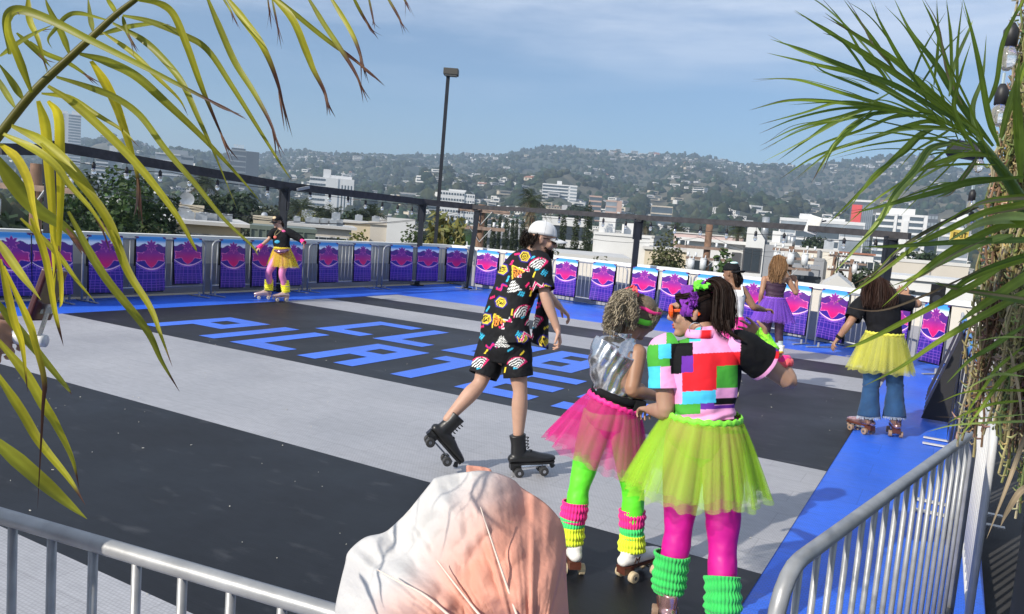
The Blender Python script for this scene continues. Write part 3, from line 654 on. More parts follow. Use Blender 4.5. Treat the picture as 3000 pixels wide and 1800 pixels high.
b = MB(); P_ = [(-W / 2, 0), (W / 2, 0), (W / 2, .25), (-W * .1, 1.15), (-W / 2, .9)]; b.prism([(x, z + H) for x, z in P_], 8, Matrix.Translation((0, 4, 0))); lpart(r_, 'sloped_roof', b, M_wh); win(r_, -W * .1, H - 1.0, .95, 1.35, fr=M_dk); win(r_, -W * .1, H - 2.9, .95, .7, fr=M_dk); b = MB(); b.box((W / 2 + .3, 3.6, H / 2), (.62, 7, H)); lpart(r_, 'grey_side_wall', b, M_gs); b = MB(); b.cyl((W * .45, 2, H), (W * .45, 2, H + 1.7), .22, 12); lpart(r_, 'flue', b, M_met, True)
r_, W, H = near('white_house', 'white and grey house with steel flues right of the gabled one', 2256, 2318, 720, 58, 8, M_wh, M_wh, .05); b = MB(); b.box((W * .2, -.05, H / 2 - .6), (W * .6, .1, H - 1)); lpart(r_, 'grey_panel', b, M_gs); b = MB(); b.cyl((W * .4, 2, H), (W * .4, 2, H + .9), .2, 12); b.cyl((W * .55, 2, H), (W * .55, 2, H + .8), .2, 12); lpart(r_, 'flue', b, M_met, True); b = MB(); b.box((-W * .25, 3, H + .5), (W * .4, 4, 1)); lpart(r_, 'roof_box', b, M_wh)
r_, W, H = near('warehouse', 'plain cream box building with a grey duct on its wall', 2318, 2456, 736, 64, 14, mat('warehouse_cream', (.66, .62, .54), .85, var=.05, scale=.5), M_rf, .05); b = MB(); b.box((W * .12, -.2, H - 1.5), (.75, .4, 2.0)); b.cyl((W * .1, -.2, H - .5), (W * .1, -.2, H + .1), .13); lpart(r_, 'duct', b, M_gs); roof_units(r_, [W * .3], 3, H + .2, .9)
r_, W, H = near('grey_sheds', 'row of grey flat sheds in front of the cream box building', 2320, 2400, 788, 44, 3, M_gs, M_gs, .05); b = MB(); b.box((W * .3, -.05, H - .8), (.8, .1, .9)); b.box((-W * .2, -.05, H - .8), (.6, .1, .9)); lpart(r_, 'window', b, M_gls)
r_, W, H = near('gabled_roof_house', 'low house with beige gable roof just over the right barriers', 2400, 2505, 838, 34, 6, M_bg, None, pyb=900)
b = MB(); b.prism([(-W * .55, H - .1), (W * .55, H - .1), (0, H + .42)], 6.4, Matrix.Translation((0, 3, 0))); lpart(r_, 'gable_roof', b, M_rf)
r_, W, H = near('beige_hall', 'large blank beige hall at right behind the dark haired skater', 2612, 2840, 774, 55, 18, M_bg, M_rf, .05); b = MB(); b.box((W * .02, -.03, H - 1.5), (.05, .06, 3)); lpart(r_, 'wall_joint', b, M_gs)
r_, W, H = near('white_annex', 'low white annex with dark openings in front of the beige hall', 2600, 2860, 826, 44, 6, M_wh, M_wh, .2); b = MB(); b.box((-W * .36, -.05, H - .9), (1.5, .1, .8)); b.box((-W * .05, -.05, H - .9), (1.2, .1, .7)); lpart(r_, 'window', b, M_gls)
r_, W, H = near('white_house', 'small white house with flat roof at right of the utility poles', 2460, 2560, 746, 95, 10, M_wh, M_tc, .2); [win(r_, W * k, H - 1.2, 1.2, .9) for k in (-.3, .1, .35)]
r_, W, H = near('pink_building', 'pale pink low building behind the olive tree', 1975, 2180, 690, 130, 14, mat('stucco_pink', (.60, .46, .44), .8, var=.06, scale=.5), M_rf, .2); [win(r_, W * k, H - 1.3, 1.5, 1.1) for k in (-.4, -.25, -.1, .05, .2, .35)]
r_, W, H = near('apartment_house', 'white apartment house seen between the cypresses', 1590, 1720, 640, 170, 14, M_wh, M_wh, .2); bands(r_, W, H, 3, M_wh, M_gls, 14, .4, 1.6)
r_, W, H = near('grey_building', 'long grey building behind the cypress row', 1430, 1610, 668, 140, 14, M_gs, M_rf, .2); grid_windows(r_, W, H, 8, 2, 1.6, 1.2, mt=M_gls)
r_, W, H = near('low_shop', 'cream low shop with dark awning right of the olive tree', 1890, 2020, 735, 58, 8, M_cr, M_rf, .2); b = MB(); b.box((0, -.6, H - 1.3), (W * .7, 1.2, .12)); lpart(r_, 'awning', b, M_dk)

# ================================================================== trees that stand close enough to see leaves
def gz(px, py, r): p = D(px, py, r); return (p.x, p.y, ZG)
def hgt(px, pyt, r): return D(px, pyt, r).z - ZG
T_D, T_M, T_Y, T_O = (.028, .048, .018), (.045, .085, .022), (.13, .14, .035), (.075, .085, .03)
for px, pyt, r, wd, c, q in [(215, 545, 42, 3.2, T_M, 'slim'), (262, 525, 46, 3.0, T_D, 'tall pointed'), (318, 514, 44, 2.6, T_M, 'tallest'), (365, 540, 40, 2.6, T_M, 'bright leafed'), (412, 535, 45, 2.8, T_D, 'dark dense'), (458, 560, 41, 2.4, T_M, 'loose leafed'), (165, 560, 40, 3.0, T_D, 'left hand'), (495, 590, 42, 2.2, T_D, 'short')]:
    tree('screen_tree', q + ' columnar tree in the dark green screen beyond the shaded left barriers', gz(px, pyt, r), hgt(px, pyt, r), wd * 1.1, 3600, c, .26, shape='column', group='columnar trees beyond the left barriers')
for px, pyt, r, wd, q, c in [(590, 570, 95, 13, 'broad dark round tree behind the cream stair house', T_D), (700, 560, 100, 15, 'widest dark round tree left of the skater in the cap', T_D), (785, 590, 90, 9, 'grey green round tree behind the skater in the cap', (.05, .06, .035)),
                          (40, 600, 30, 9, 'dark tree behind the left utility pole', T_D), (1045, 605, 110, 9, 'dark pine like tree left of the fan palm', T_D), (2120, 742, 38, 3.2, 'small round tree just left of the skater in purple', T_M), (2450, 790, 70, 4, 'small grey green tree by the leaning utility pole', T_O),
                          (2530, 772, 75, 7, 'dense dark tree under the right beam', T_D), (2720, 730, 110, 11, 'dark tree behind the beige hall', T_D), (2400, 690, 180, 12, 'dark tree in front of the banded block', T_D), (1690, 600, 420, 30, 'dark clump of trees before the broad white tower', T_D)]:
    tree('round_tree', q, gz(px, pyt, r), hgt(px, pyt, r), wd, 2600, c, max(.3, wd * .05))
tree('olive_tree', 'loose olive green tree behind the barriers right of the man', gz(1962, 688, 40), hgt(1962, 688, 40), 4.6, 6500, T_O, .16, shape='round')
for px, pyt, r, wd, q in [(895, 612, 80, 4.2, 'rounded yellow green bush below the two far palms'), (990, 672, 30, 1.6, 'yellow green feathery bush over the left barriers'), (1060, 655, 29, 1.6, 'tallest yellow green feathery bush over the left barriers'), (1130, 678, 30, 1.8, 'olive feathery bush left of the lamp post'),
                          (440, 678, 34, 2.6, 'olive shrub in front of the long cream apartment house'), (1760, 745, 36, 2.0, 'dark low shrub below the white modern house'), (1600, 712, 34, 1.5, 'flowering shrub in front of the bearded man'), (1545, 716, 36, 2.6, 'green shrub under the cypress row')]:
    tree('bush', q, gz(px, pyt, r), hgt(px, pyt, r), wd * 1.9, 5600, T_Y if 'yellow' in q else T_O, .14, shape='round', cat='bush')
tree('leafy_tree', 'green leafy tree against the lamp post base', gz(1222, 648, 30), hgt(1222, 648, 30), 2.6, 5200, (.05, .075, .022), .13, shape='round')
# bamboo clump
bb = empty('bamboo_clump', gz(1316, 620, 27), 'thin yellow green bamboo clump beside the corner utility pole', 'bamboo'); cm = MB(); lf = MB(); b0 = V(bb.location)
for i in range(34):
    a = rnd(0, 6.28); q = rnd(0, .45); t = b0 + V((math.cos(a) * q * 1.8, math.sin(a) * q, hgt(1316, 620, 27) * rnd(.8, 1.0))); s = b0 + V((math.cos(a) * q, math.sin(a) * q, 0))
    cm.tube([s, s.lerp(t, .6), t], [.02, .016, .006], 5, 3)
    leafcloud(lf, [(s.lerp(t, k), .22, .22, .5) for k in (.78, .88, .97)], 60, .12, (.17, .17, .05), long=3)
cm.build('bamboo_stem', mat('bamboo', (.32, .27, .09), .5), bb, True); lf.build('foliage', M_leaf, bb)
cyp = [(1425, 628, 84, 1.7), (1448, 640, 80, 2.0), (1466, 632, 82, 1.3), (1487, 640, 78, 2.2), (1504, 645, 80, 1.4), (1515, 640, 84, 1.5), (1532, 648, 80, 1.8), (1652, 634, 62, 1.9), (1690, 634, 62, 1.9), (1727, 598, 60, 2.4), (1405, 650, 88, 1.6)]
cl = ['leftmost cypress beside the corner pole', 'second cypress from the corner pole', 'slim cypress third from the corner pole', 'thick dark cypress fourth from the corner pole', 'narrow cypress fifth from the corner pole', 'pale tipped cypress sixth from the corner pole', 'cypress nearest the bearded man on his left', 'tall cypress just right of the white cap', 'middle one of three tall cypresses right of the man', 'tallest thickest cypress right of the man', 'half hidden cypress behind the corner pole']
for (px, pyt, r, wd), l in zip(cyp, cl): tree('cypress_tree', l, gz(px, pyt, r), hgt(px, pyt, r), wd * .42, 3200, (.034, .05, .022), .13, shape='cypress', group='cypresses behind the rink')
pal = [(1556, 585, 95, 2.6, 2.8, 'tall shaggy palm with hanging dead skirt behind the beam'), (1091, 640, 110, 3.8, 0, 'wide arching palm left of the lamp post'), (880, 612, 120, 4.2, 0, 'leftmost grey green palm over the yellow bush'), (933, 640, 120, 3.4, 0, 'middle grey green palm over the yellow bush'), (972, 640, 118, 3.4, 0, 'right grey green palm over the yellow bush'),
       (600, 540, 150, 4.0, 0, 'small palm sticking up over the dark round trees'), (2160, 672, 120, 2.3, 0, 'far palm left of the wood utility pole'), (1990, 668, 150, 2.4, 0, 'far palm above the olive tree'), (2215, 690, 130, 2.6, 1.5, 'dark palm behind the gabled house'), (1890, 664, 170, 2.6, 0, 'small far palm over the olive tree')]
for px, py, r, R0, sk, l in pal: p = D(px, py, r); palm('palm_tree', l, (p.x, p.y, ZG), p.z - ZG, R0, (.055, .072, .03), 44, sk, 'palms behind the rink', .25 if R0 < 3 else .45)

# ================================================================== utility poles
M_pole = mat('pole_wood', (.17, .10, .065), .9, var=.3, scale=5, bump=.4, bscale=30); M_gal = mat('pale_metal', (.55, .57, .58), .45, metal=.3, var=.1, scale=5); M_arm = mat('arm_wood', (.27, .19, .15), .9, var=.25, scale=6); M_por = mat('porcelain', (.62, .64, .66), .3)
b = MB(); b.tube([(0, 0, 0), (0, 0, .06), (0, 0, .1), (0, 0, .2)], [.03, .07, .05, .06], 8); INSU = b.mesh('insulator', M_por, True)
def pole(label, px, pyt, r, rad, arms, cans=(), yaw=0, lean=0.0):
    t = D(px, pyt, r); root = empty('utility_pole', (t.x, t.y, ZG), label, 'utility pole'); b = MB(); b.tube([(t.x - lean, t.y, ZG), (t.x, t.y, t.z)], [rad * 1.25, rad], 12); b.build('pole', M_pole, root, True)
    ax = V((RX.x, RX.y, 0)).normalized(); ax.rotate(Matrix.Rotation(yaw, 3, 'Z')); ny = V((-ax.y, ax.x, 0))
    for (dz, half, off, brace) in arms:
        c = V((t.x, t.y, t.z - dz)) - ny * (rad + .07) + ax * off; b = MB(); b.bar(c - ax * half, c + ax * half, .11, .13); am = b.build('crossarm', M_arm, root)
        if brace:
            b = MB(); [b.bar(c + ax * (s * brace - off * 1) - ny * .08, V((t.x, t.y, t.z - dz - brace * 1.25)) - ny * (rad + .05), .05, .02) for s in (-1, 1)]; b.build('brace', M_gal, root)
        for k in (-.9, -.55, .55, .9): q = c + ax * (half * k) + V((0, 0, .07)); inst('insulator', INSU, root, q - root.location)
    for (dx, dz, s) in cans:
        c = V((t.x, t.y, t.z - dz)) + ax * dx - ny * (rad + s * .35); b = MB(); b.tube([c, c + V((0, 0, s * 1.1))], s * .33, 14); b.tube([c + V((0, 0, s * 1.1)), c + V((0, 0, s * 1.18))], [s * .36, s * .3], 14); [b.tube([c + ax * (k * s * .16) + V((0, 0, s * 1.15)), c + ax * (k * s * .2) + V((0, 0, s * 1.5))], [s * .07, s * .035], 7) for k in (-1, 1)]; b.build('transformer', M_por, root, True)
    return root, t, ax
pole('thick brown utility pole at the left edge with yellow tags and white braces', 107, 480, 21, .125, [(.55, 1.1, -.1, .38), (1.6, 1.1, -.5, .3)], [(-.75, 1.2, .3), (.5, 1.25, .32)])
pole('utility pole behind the corner post with two pale braces', 1413, 600, 31, .15, [(.25, 1.0, .1, .42), (.92, .95, .0, .42)], [(-.9, 2.1, .42), (-.38, 2.15, .46)])
pole('brown utility pole left of the skater in purple with three transformers', 2080, 652, 38, .16, [(1.2, 1.2, -.3, 0), (1.7, 1.0, 0, .3)], [(-.75, 2.25, .45), (-.2, 2.2, .45), (.45, 2.3, .45)])
pole('utility pole with stacked arms and pale transformers behind the blonde skater', 2320, 722, 42, .13, [(.2, 1.1, .1, 0), (.6, 1.0, .1, 0), (1.1, .9, .1, .3)], [(-.8, .9, .5), (-.1, .9, .5), (.6, .9, .5)])
pole('dark leaning utility pole against the cream box building', 2450, 738, 62, .13, [(.3, 1.1, 0, .3), (1.3, 1.3, .2, 0)], [], .6, .5)
pole('thin utility pole with pale transformer right of the leaning pole', 2497, 760, 58, .12, [(.3, .9, 0, .3)], [(.1, .9, .5)])
wm_ = MB()
for (a, b_, sag) in [((107, 492, 21), (1413, 612, 31), .9), ((60, 492, 21), (1380, 612, 31), .9), ((1413, 605, 31), (2080, 690, 38), .8), ((2080, 690, 38), (2320, 730, 42), .4), ((2320, 730, 42), (2450, 750, 62), .5), ((2040, 692, 38), (2450, 742, 62), .7)]:
    p, q = D(*a), D(*b_); wm_.tube([p.lerp(q, k / 10) - V((0, 0, sag * 4 * (k / 10) * (1 - k / 10))) for k in range(11)], .008, 4)
tag(wm_.build('power_lines', mat('wire', (.04, .04, .045), .6)), 'thin dark power lines strung between the utility poles', 'power lines')
# ================================================================== crowd barriers
M_galv = mat('galvanised_tube', (.34, .345, .35), .42, metal=.3, var=.16, scale=14, bump=.05); M_galw = mat('white_tube', (.56, .555, .54), .42, var=.08, scale=10)
FENCE = [V((-13.12, 3, 0)), V((-13.12, 19.3, 0)), V((-12.5, 19.32, 0)), V((-8.5, 18.72, 0)), V((-5.4, 17.75, 0)), V((-2.3, 16.55, 0)), V((.05, 14.75, 0))]
def onfence(px, py=None):
    """where the vertical sheet of sight lines through a photo column meets the barrier line"""
    best = None
    for a, b in zip(FENCE, FENCE[1:]):
        lo, hi = 0.0, 1.0
        def col(t):
            p = a.lerp(b, t) + V((0, 0, .8)); d = p - CAM; return 1500 + F * d.dot(RX) / d.dot(RZ)
        ca, cb_ = col(0), col(1)
        if (ca - px) * (cb_ - px) <= 0:
            for _ in range(40):
                m_ = (lo + hi) / 2
                if (col(m_) - px) * (ca - px) > 0: lo = m_
                else: hi = m_
            best = a.lerp(b, (lo + hi) / 2)
    return best
BAR_CACHE = {}
def barrier(label, p, q, h=1.1, group='crowd barriers round the rink', mt=None, foot=True, sp=.125, r=.019, rb=.0095, lowz=.22, lean=0.0):
    p, q = V(p), V(q); p.z = q.z = 0; d = q - p; W = d.length; yaw = math.atan2(d.y, d.x); mt = mt or M_galv
    root = empty('crowd_barrier', p, label, 'barrier', group, yaw)
    if lean: root.rotation_euler.x = lean
    c = .13; b = MB(); pts = [(0, 0, .04), (0, 0, h - c)]
    for k in range(1, 6): a = PI / 2 * k / 5; pts.append((c - c * math.cos(a), 0, h - c + c * math.sin(a)))
    pts2 = [(W - x, y, z) for x, y, z in reversed(pts)]
    b.tube(pts + pts2, r, 10)
    b.tube([(0, 0, lowz), (W, 0, lowz)], r * .85, 8)
    lpart(root, 'frame', b, mt, True)
    n = max(3, int(round(W / sp))); b = MB(); b.tube([(0, 0, lowz), (0, 0, h - .005)], rb, 8); me = b.mesh('bar', mt, True)
    for i in range(1, n):
        inst('bar', me, root, (W * i / n, 0, 0))
    if foot:
        b = MB(); b.bar((0, -.30, .012), (0, .30, .012), .05, .012); b.tube([(0, 0, .012), (0, 0, .1)], r * 1.2, 8); fm = b.mesh('foot', mt)
        for x in (.10, W - .10): inst('foot', fm, root, (x, 0, 0))
    return root
def fence_pair(px0, px1): return onfence(px0), onfence(px1)
FEN2 = []
for px0, px1, l in [(-60, 206, 'shaded barrier at the far left under the palm fronds'), (243, 600, 'shaded barrier holding three banners left of the cream apartment house'), (622, 890, 'shaded barrier behind the skater in the cap'), (905, 1108, 'shaded barrier with two narrow banners right of the skater in the cap'), (1123, 1368, 'shaded barrier with three banners up to the corner post'),
                    (1394, 1604, 'sunlit barrier at the corner hidden behind the man'), (1618, 1836, 'sunlit barrier with two banners right of the man'), (1855, 2022, 'sunlit barrier with two banners above the curly blonde head'), (2030, 2165, 'sunlit barrier behind the skater in the white tank top'), (2172, 2374, 'sunlit barrier behind the skater in purple'), (2400, 2545, 'sunlit barrier between purple and yellow tutus'), (2570, 2775, 'sunlit barrier behind the skater in the yellow tutu')]:
    p, q = fence_pair(px0, px1); FEN2 += [p, q]; barrier(l, p, q, 1.13)
FEN2.append(FEN2[-1] + (FEN2[-1] - FEN2[-2]).normalized() * .6); FENCE = FEN2
# the run down the right hand side and the near ones
barrier('white barrier at the far end of the right hand run beside the vine post', (.14, 14.3, 0), (.16, 11.9, 0), mt=M_galw)
barrier('white barrier with blue topped banners on the right hand run', (.16, 11.75, 0), (.19, 9.3, 0), mt=M_galw)
barrier('white barrier with black backed banners beside the yellow tutu skater', (.19, 9.2, 0), (.21, 6.8, 0), mt=M_galw)
barrier('white barrier whose plain end meets the nearest right hand barrier', (.21, 6.7, 0), (.24, 4.32, 0), mt=M_galw)
near_r = barrier('bare grey barrier slanting through the lower right corner', (-.285, 1.95, 0), (.155, 4.27, 0), r=.021, rb=.0095, sp=.13)
near_l = barrier('bare grey barrier slanting through the lower left corner in front of the black tiles', (-3.15, .84, 0), (-.72, 1.185, 0), r=.019, rb=.0105, sp=.13)

# ================================================================== lotus banners
def hexl(h): return np.array(rgb(h))
def in_poly(x, y, P):
    ins = False; n = len(P); j = n - 1
    for i in range(n):
        if (P[i][1] > y) != (P[j][1] > y) and x < (P[j][0] - P[i][0]) * (y - P[i][1]) / (P[j][1] - P[i][1] + 1e-12) + P[i][0]: ins = not ins
        j = i
    return ins
def seg_d(x, y, P, closed=True):
    d = 9
    n = len(P)
    for i in range(n if closed else n - 1):
        ax, ay = P[i]; bx, by = P[(i + 1) % n]; vx, vy = bx - ax, by - ay; t = max(0, min(1, ((x - ax) * vx + (y - ay) * vy) / (vx * vx + vy * vy + 1e-12)))
        d = min(d, math.hypot(x - ax - t * vx, y - ay - t * vy))
    return d
def curve2(a, c, b, n=6): return [((1 - t) ** 2 * a[0] + 2 * t * (1 - t) * c[0] + t * t * b[0], (1 - t) ** 2 * a[1] + 2 * t * (1 - t) * c[1] + t * t * b[1]) for t in [k / n for k in range(n)]]
FL = []                                               # small eight pointed flower
for k in range(8):
    a = -PI / 2 + k * PI / 4; rt = .205 if k != 4 else .24; tip = (math.cos(a) * rt, .37 + math.sin(a) * rt)
    for s in (-1, 1):
        mA = (math.cos(a + s * .24) * .15, .37 + math.sin(a + s * .24) * .15); n_ = (math.cos(a + s * PI / 8) * .105, .37 + math.sin(a + s * PI / 8) * .105)
        FL += [n_, mA, tip] if s < 0 else [mA]
LT_ = [(-.47, .60)] + curve2((-.47, .60), (-.42, .72), (-.47, .90)) + curve2((-.47, .90), (-.32, .86), (-.22, .86)) + curve2((-.22, .86), (-.17, 1.02), (0, 1.12)) + curve2((0, 1.12), (.17, 1.02), (.22, .86)) + curve2((.22, .86), (.32, .86), (.47, .90)) + curve2((.47, .90), (.42, .72), (.47, .60)) + [(.30, .62), (.15, .5), (0, .45), (-.15, .5), (-.30, .62)]
C_ = {k: hexl(v) for k, v in dict(sky='1f7fd0', sky2='5fb0ea', white='eef4fa', hill='5a2a80', pur='8a2a8e', mag='e21a6e', ind='33208a', ind2='2a1a6a', grid='9a62cc', pink='f07ab4', deep='4a1a6a').items()}
def banner_col(x, y):
    if y < .44:                                        # sky with white cloud bank and dark corner petals
        c = C_['sky'] * (1 - y / .3) + C_['sky2'] * (y / .3) if y < .3 else C_['sky2']
        ed = .34 + .05 * math.cos(x * 14) - .03 * abs(x)
        k = max(0, min(1, (y - .2) / .1)); c = c * (1 - k) + C_['white'] * k
        if y > ed + .02: c = C_['hill']
        if abs(x) > .40 and y < .16 - (.5 - abs(x)) * .5 + .02 * math.cos(y * 60): c = C_['deep']
    else:
        k = min(1, (y - .44) / .5); c = C_['hill'] * (1 - k) + C_['ind'] * k
    if y > .42 and abs(x) < .5:
        k = max(0, min(1, (y - .6) / .4)); base = C_['pur'] * (1 - k) + C_['mag'] * k
        d = seg_d(x, y, LT_); 
        if in_poly(x, y, LT_): c = base
        if y > .58 and d < .010: c = C_['pink']
    if y > .86 and not in_poly(x, y, LT_):
        ya = 1.16 - .9 * x * x
        if y > ya + .05 or (y > .9 and y < ya - .03):
            c = C_['ind'] if y < 1.5 else C_['ind'] * (1 - (y - 1.5) / .5) + C_['ind2'] * ((y - 1.5) / .5)
            if y > ya + .06:
                vx = x / (.75 + .28 * y)
                if abs((vx * 8 + .5) % 1 - .5) < .045 or abs((y * 11) % 1 - .5) < .06: c = c * .35 + C_['grid'] * .65
        if abs(y - ya) < .030 - .022 * abs(x) * 1.6: c = C_['pink'] * .4 + C_['white'] * .6 if abs(y - ya) < .016 else C_['pink']
        if .035 < y - ya < .075 and ((x * 26) % 1) < .6: c = C_['grid']
    if y < .64:
        d = seg_d(x, y, FL)
        if in_poly(x, y, FL): c = C_['hill'] * .3 + C_['pur'] * .75
        if d < .006: c = C_['pink'] * .6 + C_['pur'] * .4
    return c
M_ban = mat('banner_print', (1, 1, 1), .38, attr=True, var=.03, scale=3, spec=.4); M_bback = mat('banner_back', (.012, .012, .014), .6)
NX, NY, BH = 70, 130, 1.9
bcols = [tuple(banner_col(-.5 + i / NX, BH * j / NY)) for j in range(NY + 1) for i in range(NX + 1)]
def banner_mesh(seed, width, height, crop=1.0):
    b = MB(); vs = []; rr = random.Random(seed); a1, a2 = rr.uniform(0, 6), rr.uniform(0, 6); bulge = rr.uniform(.01, .035); tw = rr.uniform(-.02, .02)
    for j in range(NY + 1):
        s = height * j / NY; wrap = PI / 2 * .026 
        if s < .06: a = s / .06 * PI / 2; y = -.024 * math.sin(a); z = .024 * math.cos(a)
        else: y = -.026; z = -(s - .06)
        for i in range(NX + 1):
            u = -.5 + i / NX; k = j / NY
            yy = y - (bulge + .014) * k * (1 if s >= .06 else 0) - (bulge * math.sin(u * 5 + a1) * k + .012 * math.sin(u * 13 + a2 + k * 3) * k) * (1 if s >= .06 else 0) - .012 * k
            vs.append((u * width * (1 - .015 * k), yy, z + tw * u * k))
    fs = [(j * (NX + 1) + i, (j + 1) * (NX + 1) + i, (j + 1) * (NX + 1) + i + 1, j * (NX + 1) + i + 1) for j in range(NY) for i in range(NX)]
    b.add(vs, fs, bcols); return b.mesh('banner_cloth', M_ban, True)
BAN = [banner_mesh(k, 1.0, 1.0) for k in range(4)]
BG = MB(); BG.add([(-.5, .024, .02), (.5, .024, .02), (.5, .03, -.5), (-.5, .03, -.5)], [(0, 1, 2, 3)]); BG.add([(-.499, -.018, .018), (.499, -.018, .018), (.495, -.016, -.97), (-.495, -.016, -.97)], [(0, 1, 2, 3)]); BGM = BG.mesh('lining', M_bback)
def banner(label, px0, px1, drop=1.02, rail=1.145, k=0):
    p, q = onfence(px0), onfence(px1); d = q - p; W = d.length; yaw = math.atan2(d.y, d.x); mid = (p + q) / 2
    r_ = empty('lotus_banner', (mid.x, mid.y, rail), label, 'banner', 'lotus banners hung on the barriers', yaw); n = V((math.sin(yaw), -math.cos(yaw), 0))
    inst('banner_cloth', BAN[k % 4], r_, scale=(W, 1, drop)); inst('lining', BGM, r_, scale=(W, 1, drop)); return W
bl = [(-30, 86, 'leftmost shaded lotus banner at the picture edge', 1.05), (90, 209, 'shaded lotus banner behind the burgundy phone', 1.05), (255, 356, 'shaded lotus banner right of the metal barrier gap behind the fronds', 1.05), (395, 481, 'shaded lotus banner left of the shorter hung one', 1.05), (505, 587, 'shaded lotus banner hung shorter than its neighbours', .92),
      (643, 714, 'shaded lotus banner just left of the skater in the cap', 1.03), (734, 806, 'shaded lotus banner behind the left arm of the skater in the cap', 1.03), (828, 883, 'shaded lotus banner behind the yellow tutu of the skater in the cap', 1.03), (930, 986, 'narrow shaded lotus banner first to the right of the skater in the cap', .98), (1034, 1083, 'narrow shaded lotus banner with bare bars on both sides', .98),
      (1141, 1206, 'shaded lotus banner third from the corner', .98), (1220, 1283, 'shaded lotus banner under the leaning lamp post', .98), (1305, 1364, 'shaded lotus banner beside the corner gap', .98), (1398, 1461, 'first sunlit lotus banner right of the corner post', 1.0), (1480, 1545, 'sunlit lotus banner hidden behind the patterned shirt', .98),
      (1629, 1692, 'sunlit lotus banner just right of the patterned shirt', .99), (1737, 1803, 'sunlit lotus banner left of the right hand post', .99), (1853, 1926, 'sunlit lotus banner behind the curly blonde hair', .99), (1940, 2014, 'sunlit lotus banner between the curly blonde and the purple scarf', .99), (2043, 2108, 'sunlit lotus banner mostly hidden by the purple scarf', .99), (2168, 2246, 'sunlit lotus banner left of the skater in purple', 1.0),
      (2288, 2374, 'sunlit lotus banner right of the skater in purple', 1.0), (2407, 2486, 'sunlit lotus banner left of the brown haired skater', 1.0), (2612, 2667, 'sunlit lotus banner peeking from behind the black T shirt', 1.0), (2706, 2778, 'rightmost sunlit lotus banner of the far row', 1.02)]
for i, (a, b_, l, dr) in enumerate(bl): banner(l, a, b_, dr, k=i)
# banners laid over the right hand rail: print on top, black lining slanting into the rink
def side_banner(label, y0, y1, x):
    r_ = empty('draped_banner', (x, (y0 + y1) / 2, 1.1), label, 'banner', 'banners draped over the right hand rail'); L_ = abs(y1 - y0); b = MB(); vs = []; cs = []; n = 14; NN = 24
    for j in range(n + 1):
        a = -.35 * PI + (j / n) * PI * 1.2
        for i in range(NN + 1):
            u = -.5 + i / NN; q = j / n
            vs.append((.034 * math.sin(a), u * L_, .034 * math.cos(a) - (.05 * (q - .75) * 4 if q > .75 else 0) - (.10 * (.2 - q) * 5 if q < .2 else 0))); cs.append(tuple(banner_col(u, .02 + .30 * q) if abs(u) < .47 else C_['deep']))
    b.add(vs, [(j * (NN + 1) + i, (j + 1) * (NN + 1) + i, (j + 1) * (NN + 1) + i + 1, j * (NN + 1) + i + 1) for j in range(n) for i in range(NN)], cs)
    lpart(r_, 'banner_cloth', b, M_ban, True); b = MB(); vs = []
    for j in range(9):
        k = j / 8
        for i in range(9):
            u = -.5 + i / 8; vs.append((-.036 - (.30 if y1 > 10.2 else .04) * k ** 1.1 * (1 if i % 2 else .96), u * L_, -.02 - 1.05 * k))
    b.add(vs, [(j * 9 + i, (j + 1) * 9 + i, (j + 1) * 9 + i + 1, j * 9 + i + 1) for j in range(8) for i in range(8)])
    if 10.2 < y1 < 10.6: b.add([(-.03, -.5 * L_, -.01), (-.34, -.5 * L_, -1.07), (-.02, -.5 * L_, -1.07), (-.01, -.49 * L_, -.6)], [(0, 1, 2), (0, 2, 3)])
    lpart(r_, 'lining', b, M_bback, True)
for y0, y1, x, l in [(13.0, 11.75, .155, 'farthest blue topped banner over the right hand rail'), (11.7, 10.4, .165, 'second blue topped banner from the far end of the right hand rail'), (10.2, 9.3, .18, 'blue topped banner above the widest black lining'), (9.0, 8.0, .195, 'blue topped banner between two bare bits of rail'), (7.9, 7.0, .20, 'second nearest blue topped banner on the right hand rail'), (6.5, 5.5, .215, 'nearest blue topped banner on the right hand rail')]: side_banner(l, y0, y1, x)

# ================================================================== posts, beams, bulbs, lamp
M_steel = mat('black_steel', (.016, .019, .026), .5, var=.2, scale=6, spec=.3); M_beam = mat('beam_wood', (.036, .034, .036), .75, var=.35, scale=9, bump=.3, bscale=40)
def post(label, base, top, w_=.13):
    r_ = empty('steel_post', base, label, 'post', 'black posts carrying the string light beams'); b = MB(); b.bar(V(base), V(top), w_, w_, (RX.x, RX.y, 0)); b.build('shaft', M_steel, r_)
    b = MB(); t = V(top); ax = V((RX.x, RX.y, 0)).normalized()
    for s in (-1, 1): b.box(t + ax * (s * (w_ * .5 + .025)) - V((0, 0, .22)), (.03, .12, .5), math.atan2(ax.y, ax.x))
    b.box(t - V((0, 0, .02)), (w_ * 1.5, w_ * 1.5, .03)); b.build('bracket', M_steel, r_); b = MB(); b.box(V(base) + V((0, 0, .012)), (w_ * 2, w_ * 2, .024)); b.build('base_plate', M_steel, r_); return r_
xl = -13.42
beamL = [PX(165, 430, xl), PX(835, 545, xl), PX(1236, 592, xl), PX(1415, 607, xl)]
c0 = PY(1401, 610, 19.75)
kx = [(PX(150, 447, xl), 'thick black post at the left edge holding the beam end'), (PX(835, 548, xl), 'black post behind the skater in the cap'), (PX(1238, 596, xl), 'black post left of the corner')]
for t, l in kx: post(l, (t.x, t.y, 0), t - V((0, 0, .05)), .14)
post('black corner post standing between shaded and sunlit banners', (c0.x, c0.y - .35, 0), c0 - V((0, 0, .06)))
def far_line(px, py):                                  # plane a little behind the far barriers
    f_ = onfence(px); d = ray(px, py); s = math.hypot(f_.x, f_.y) + .3; return CAM + d * (s / math.hypot(d.x, d.y))
b1, b2 = far_line(1872, 640), far_line(2612, 690)
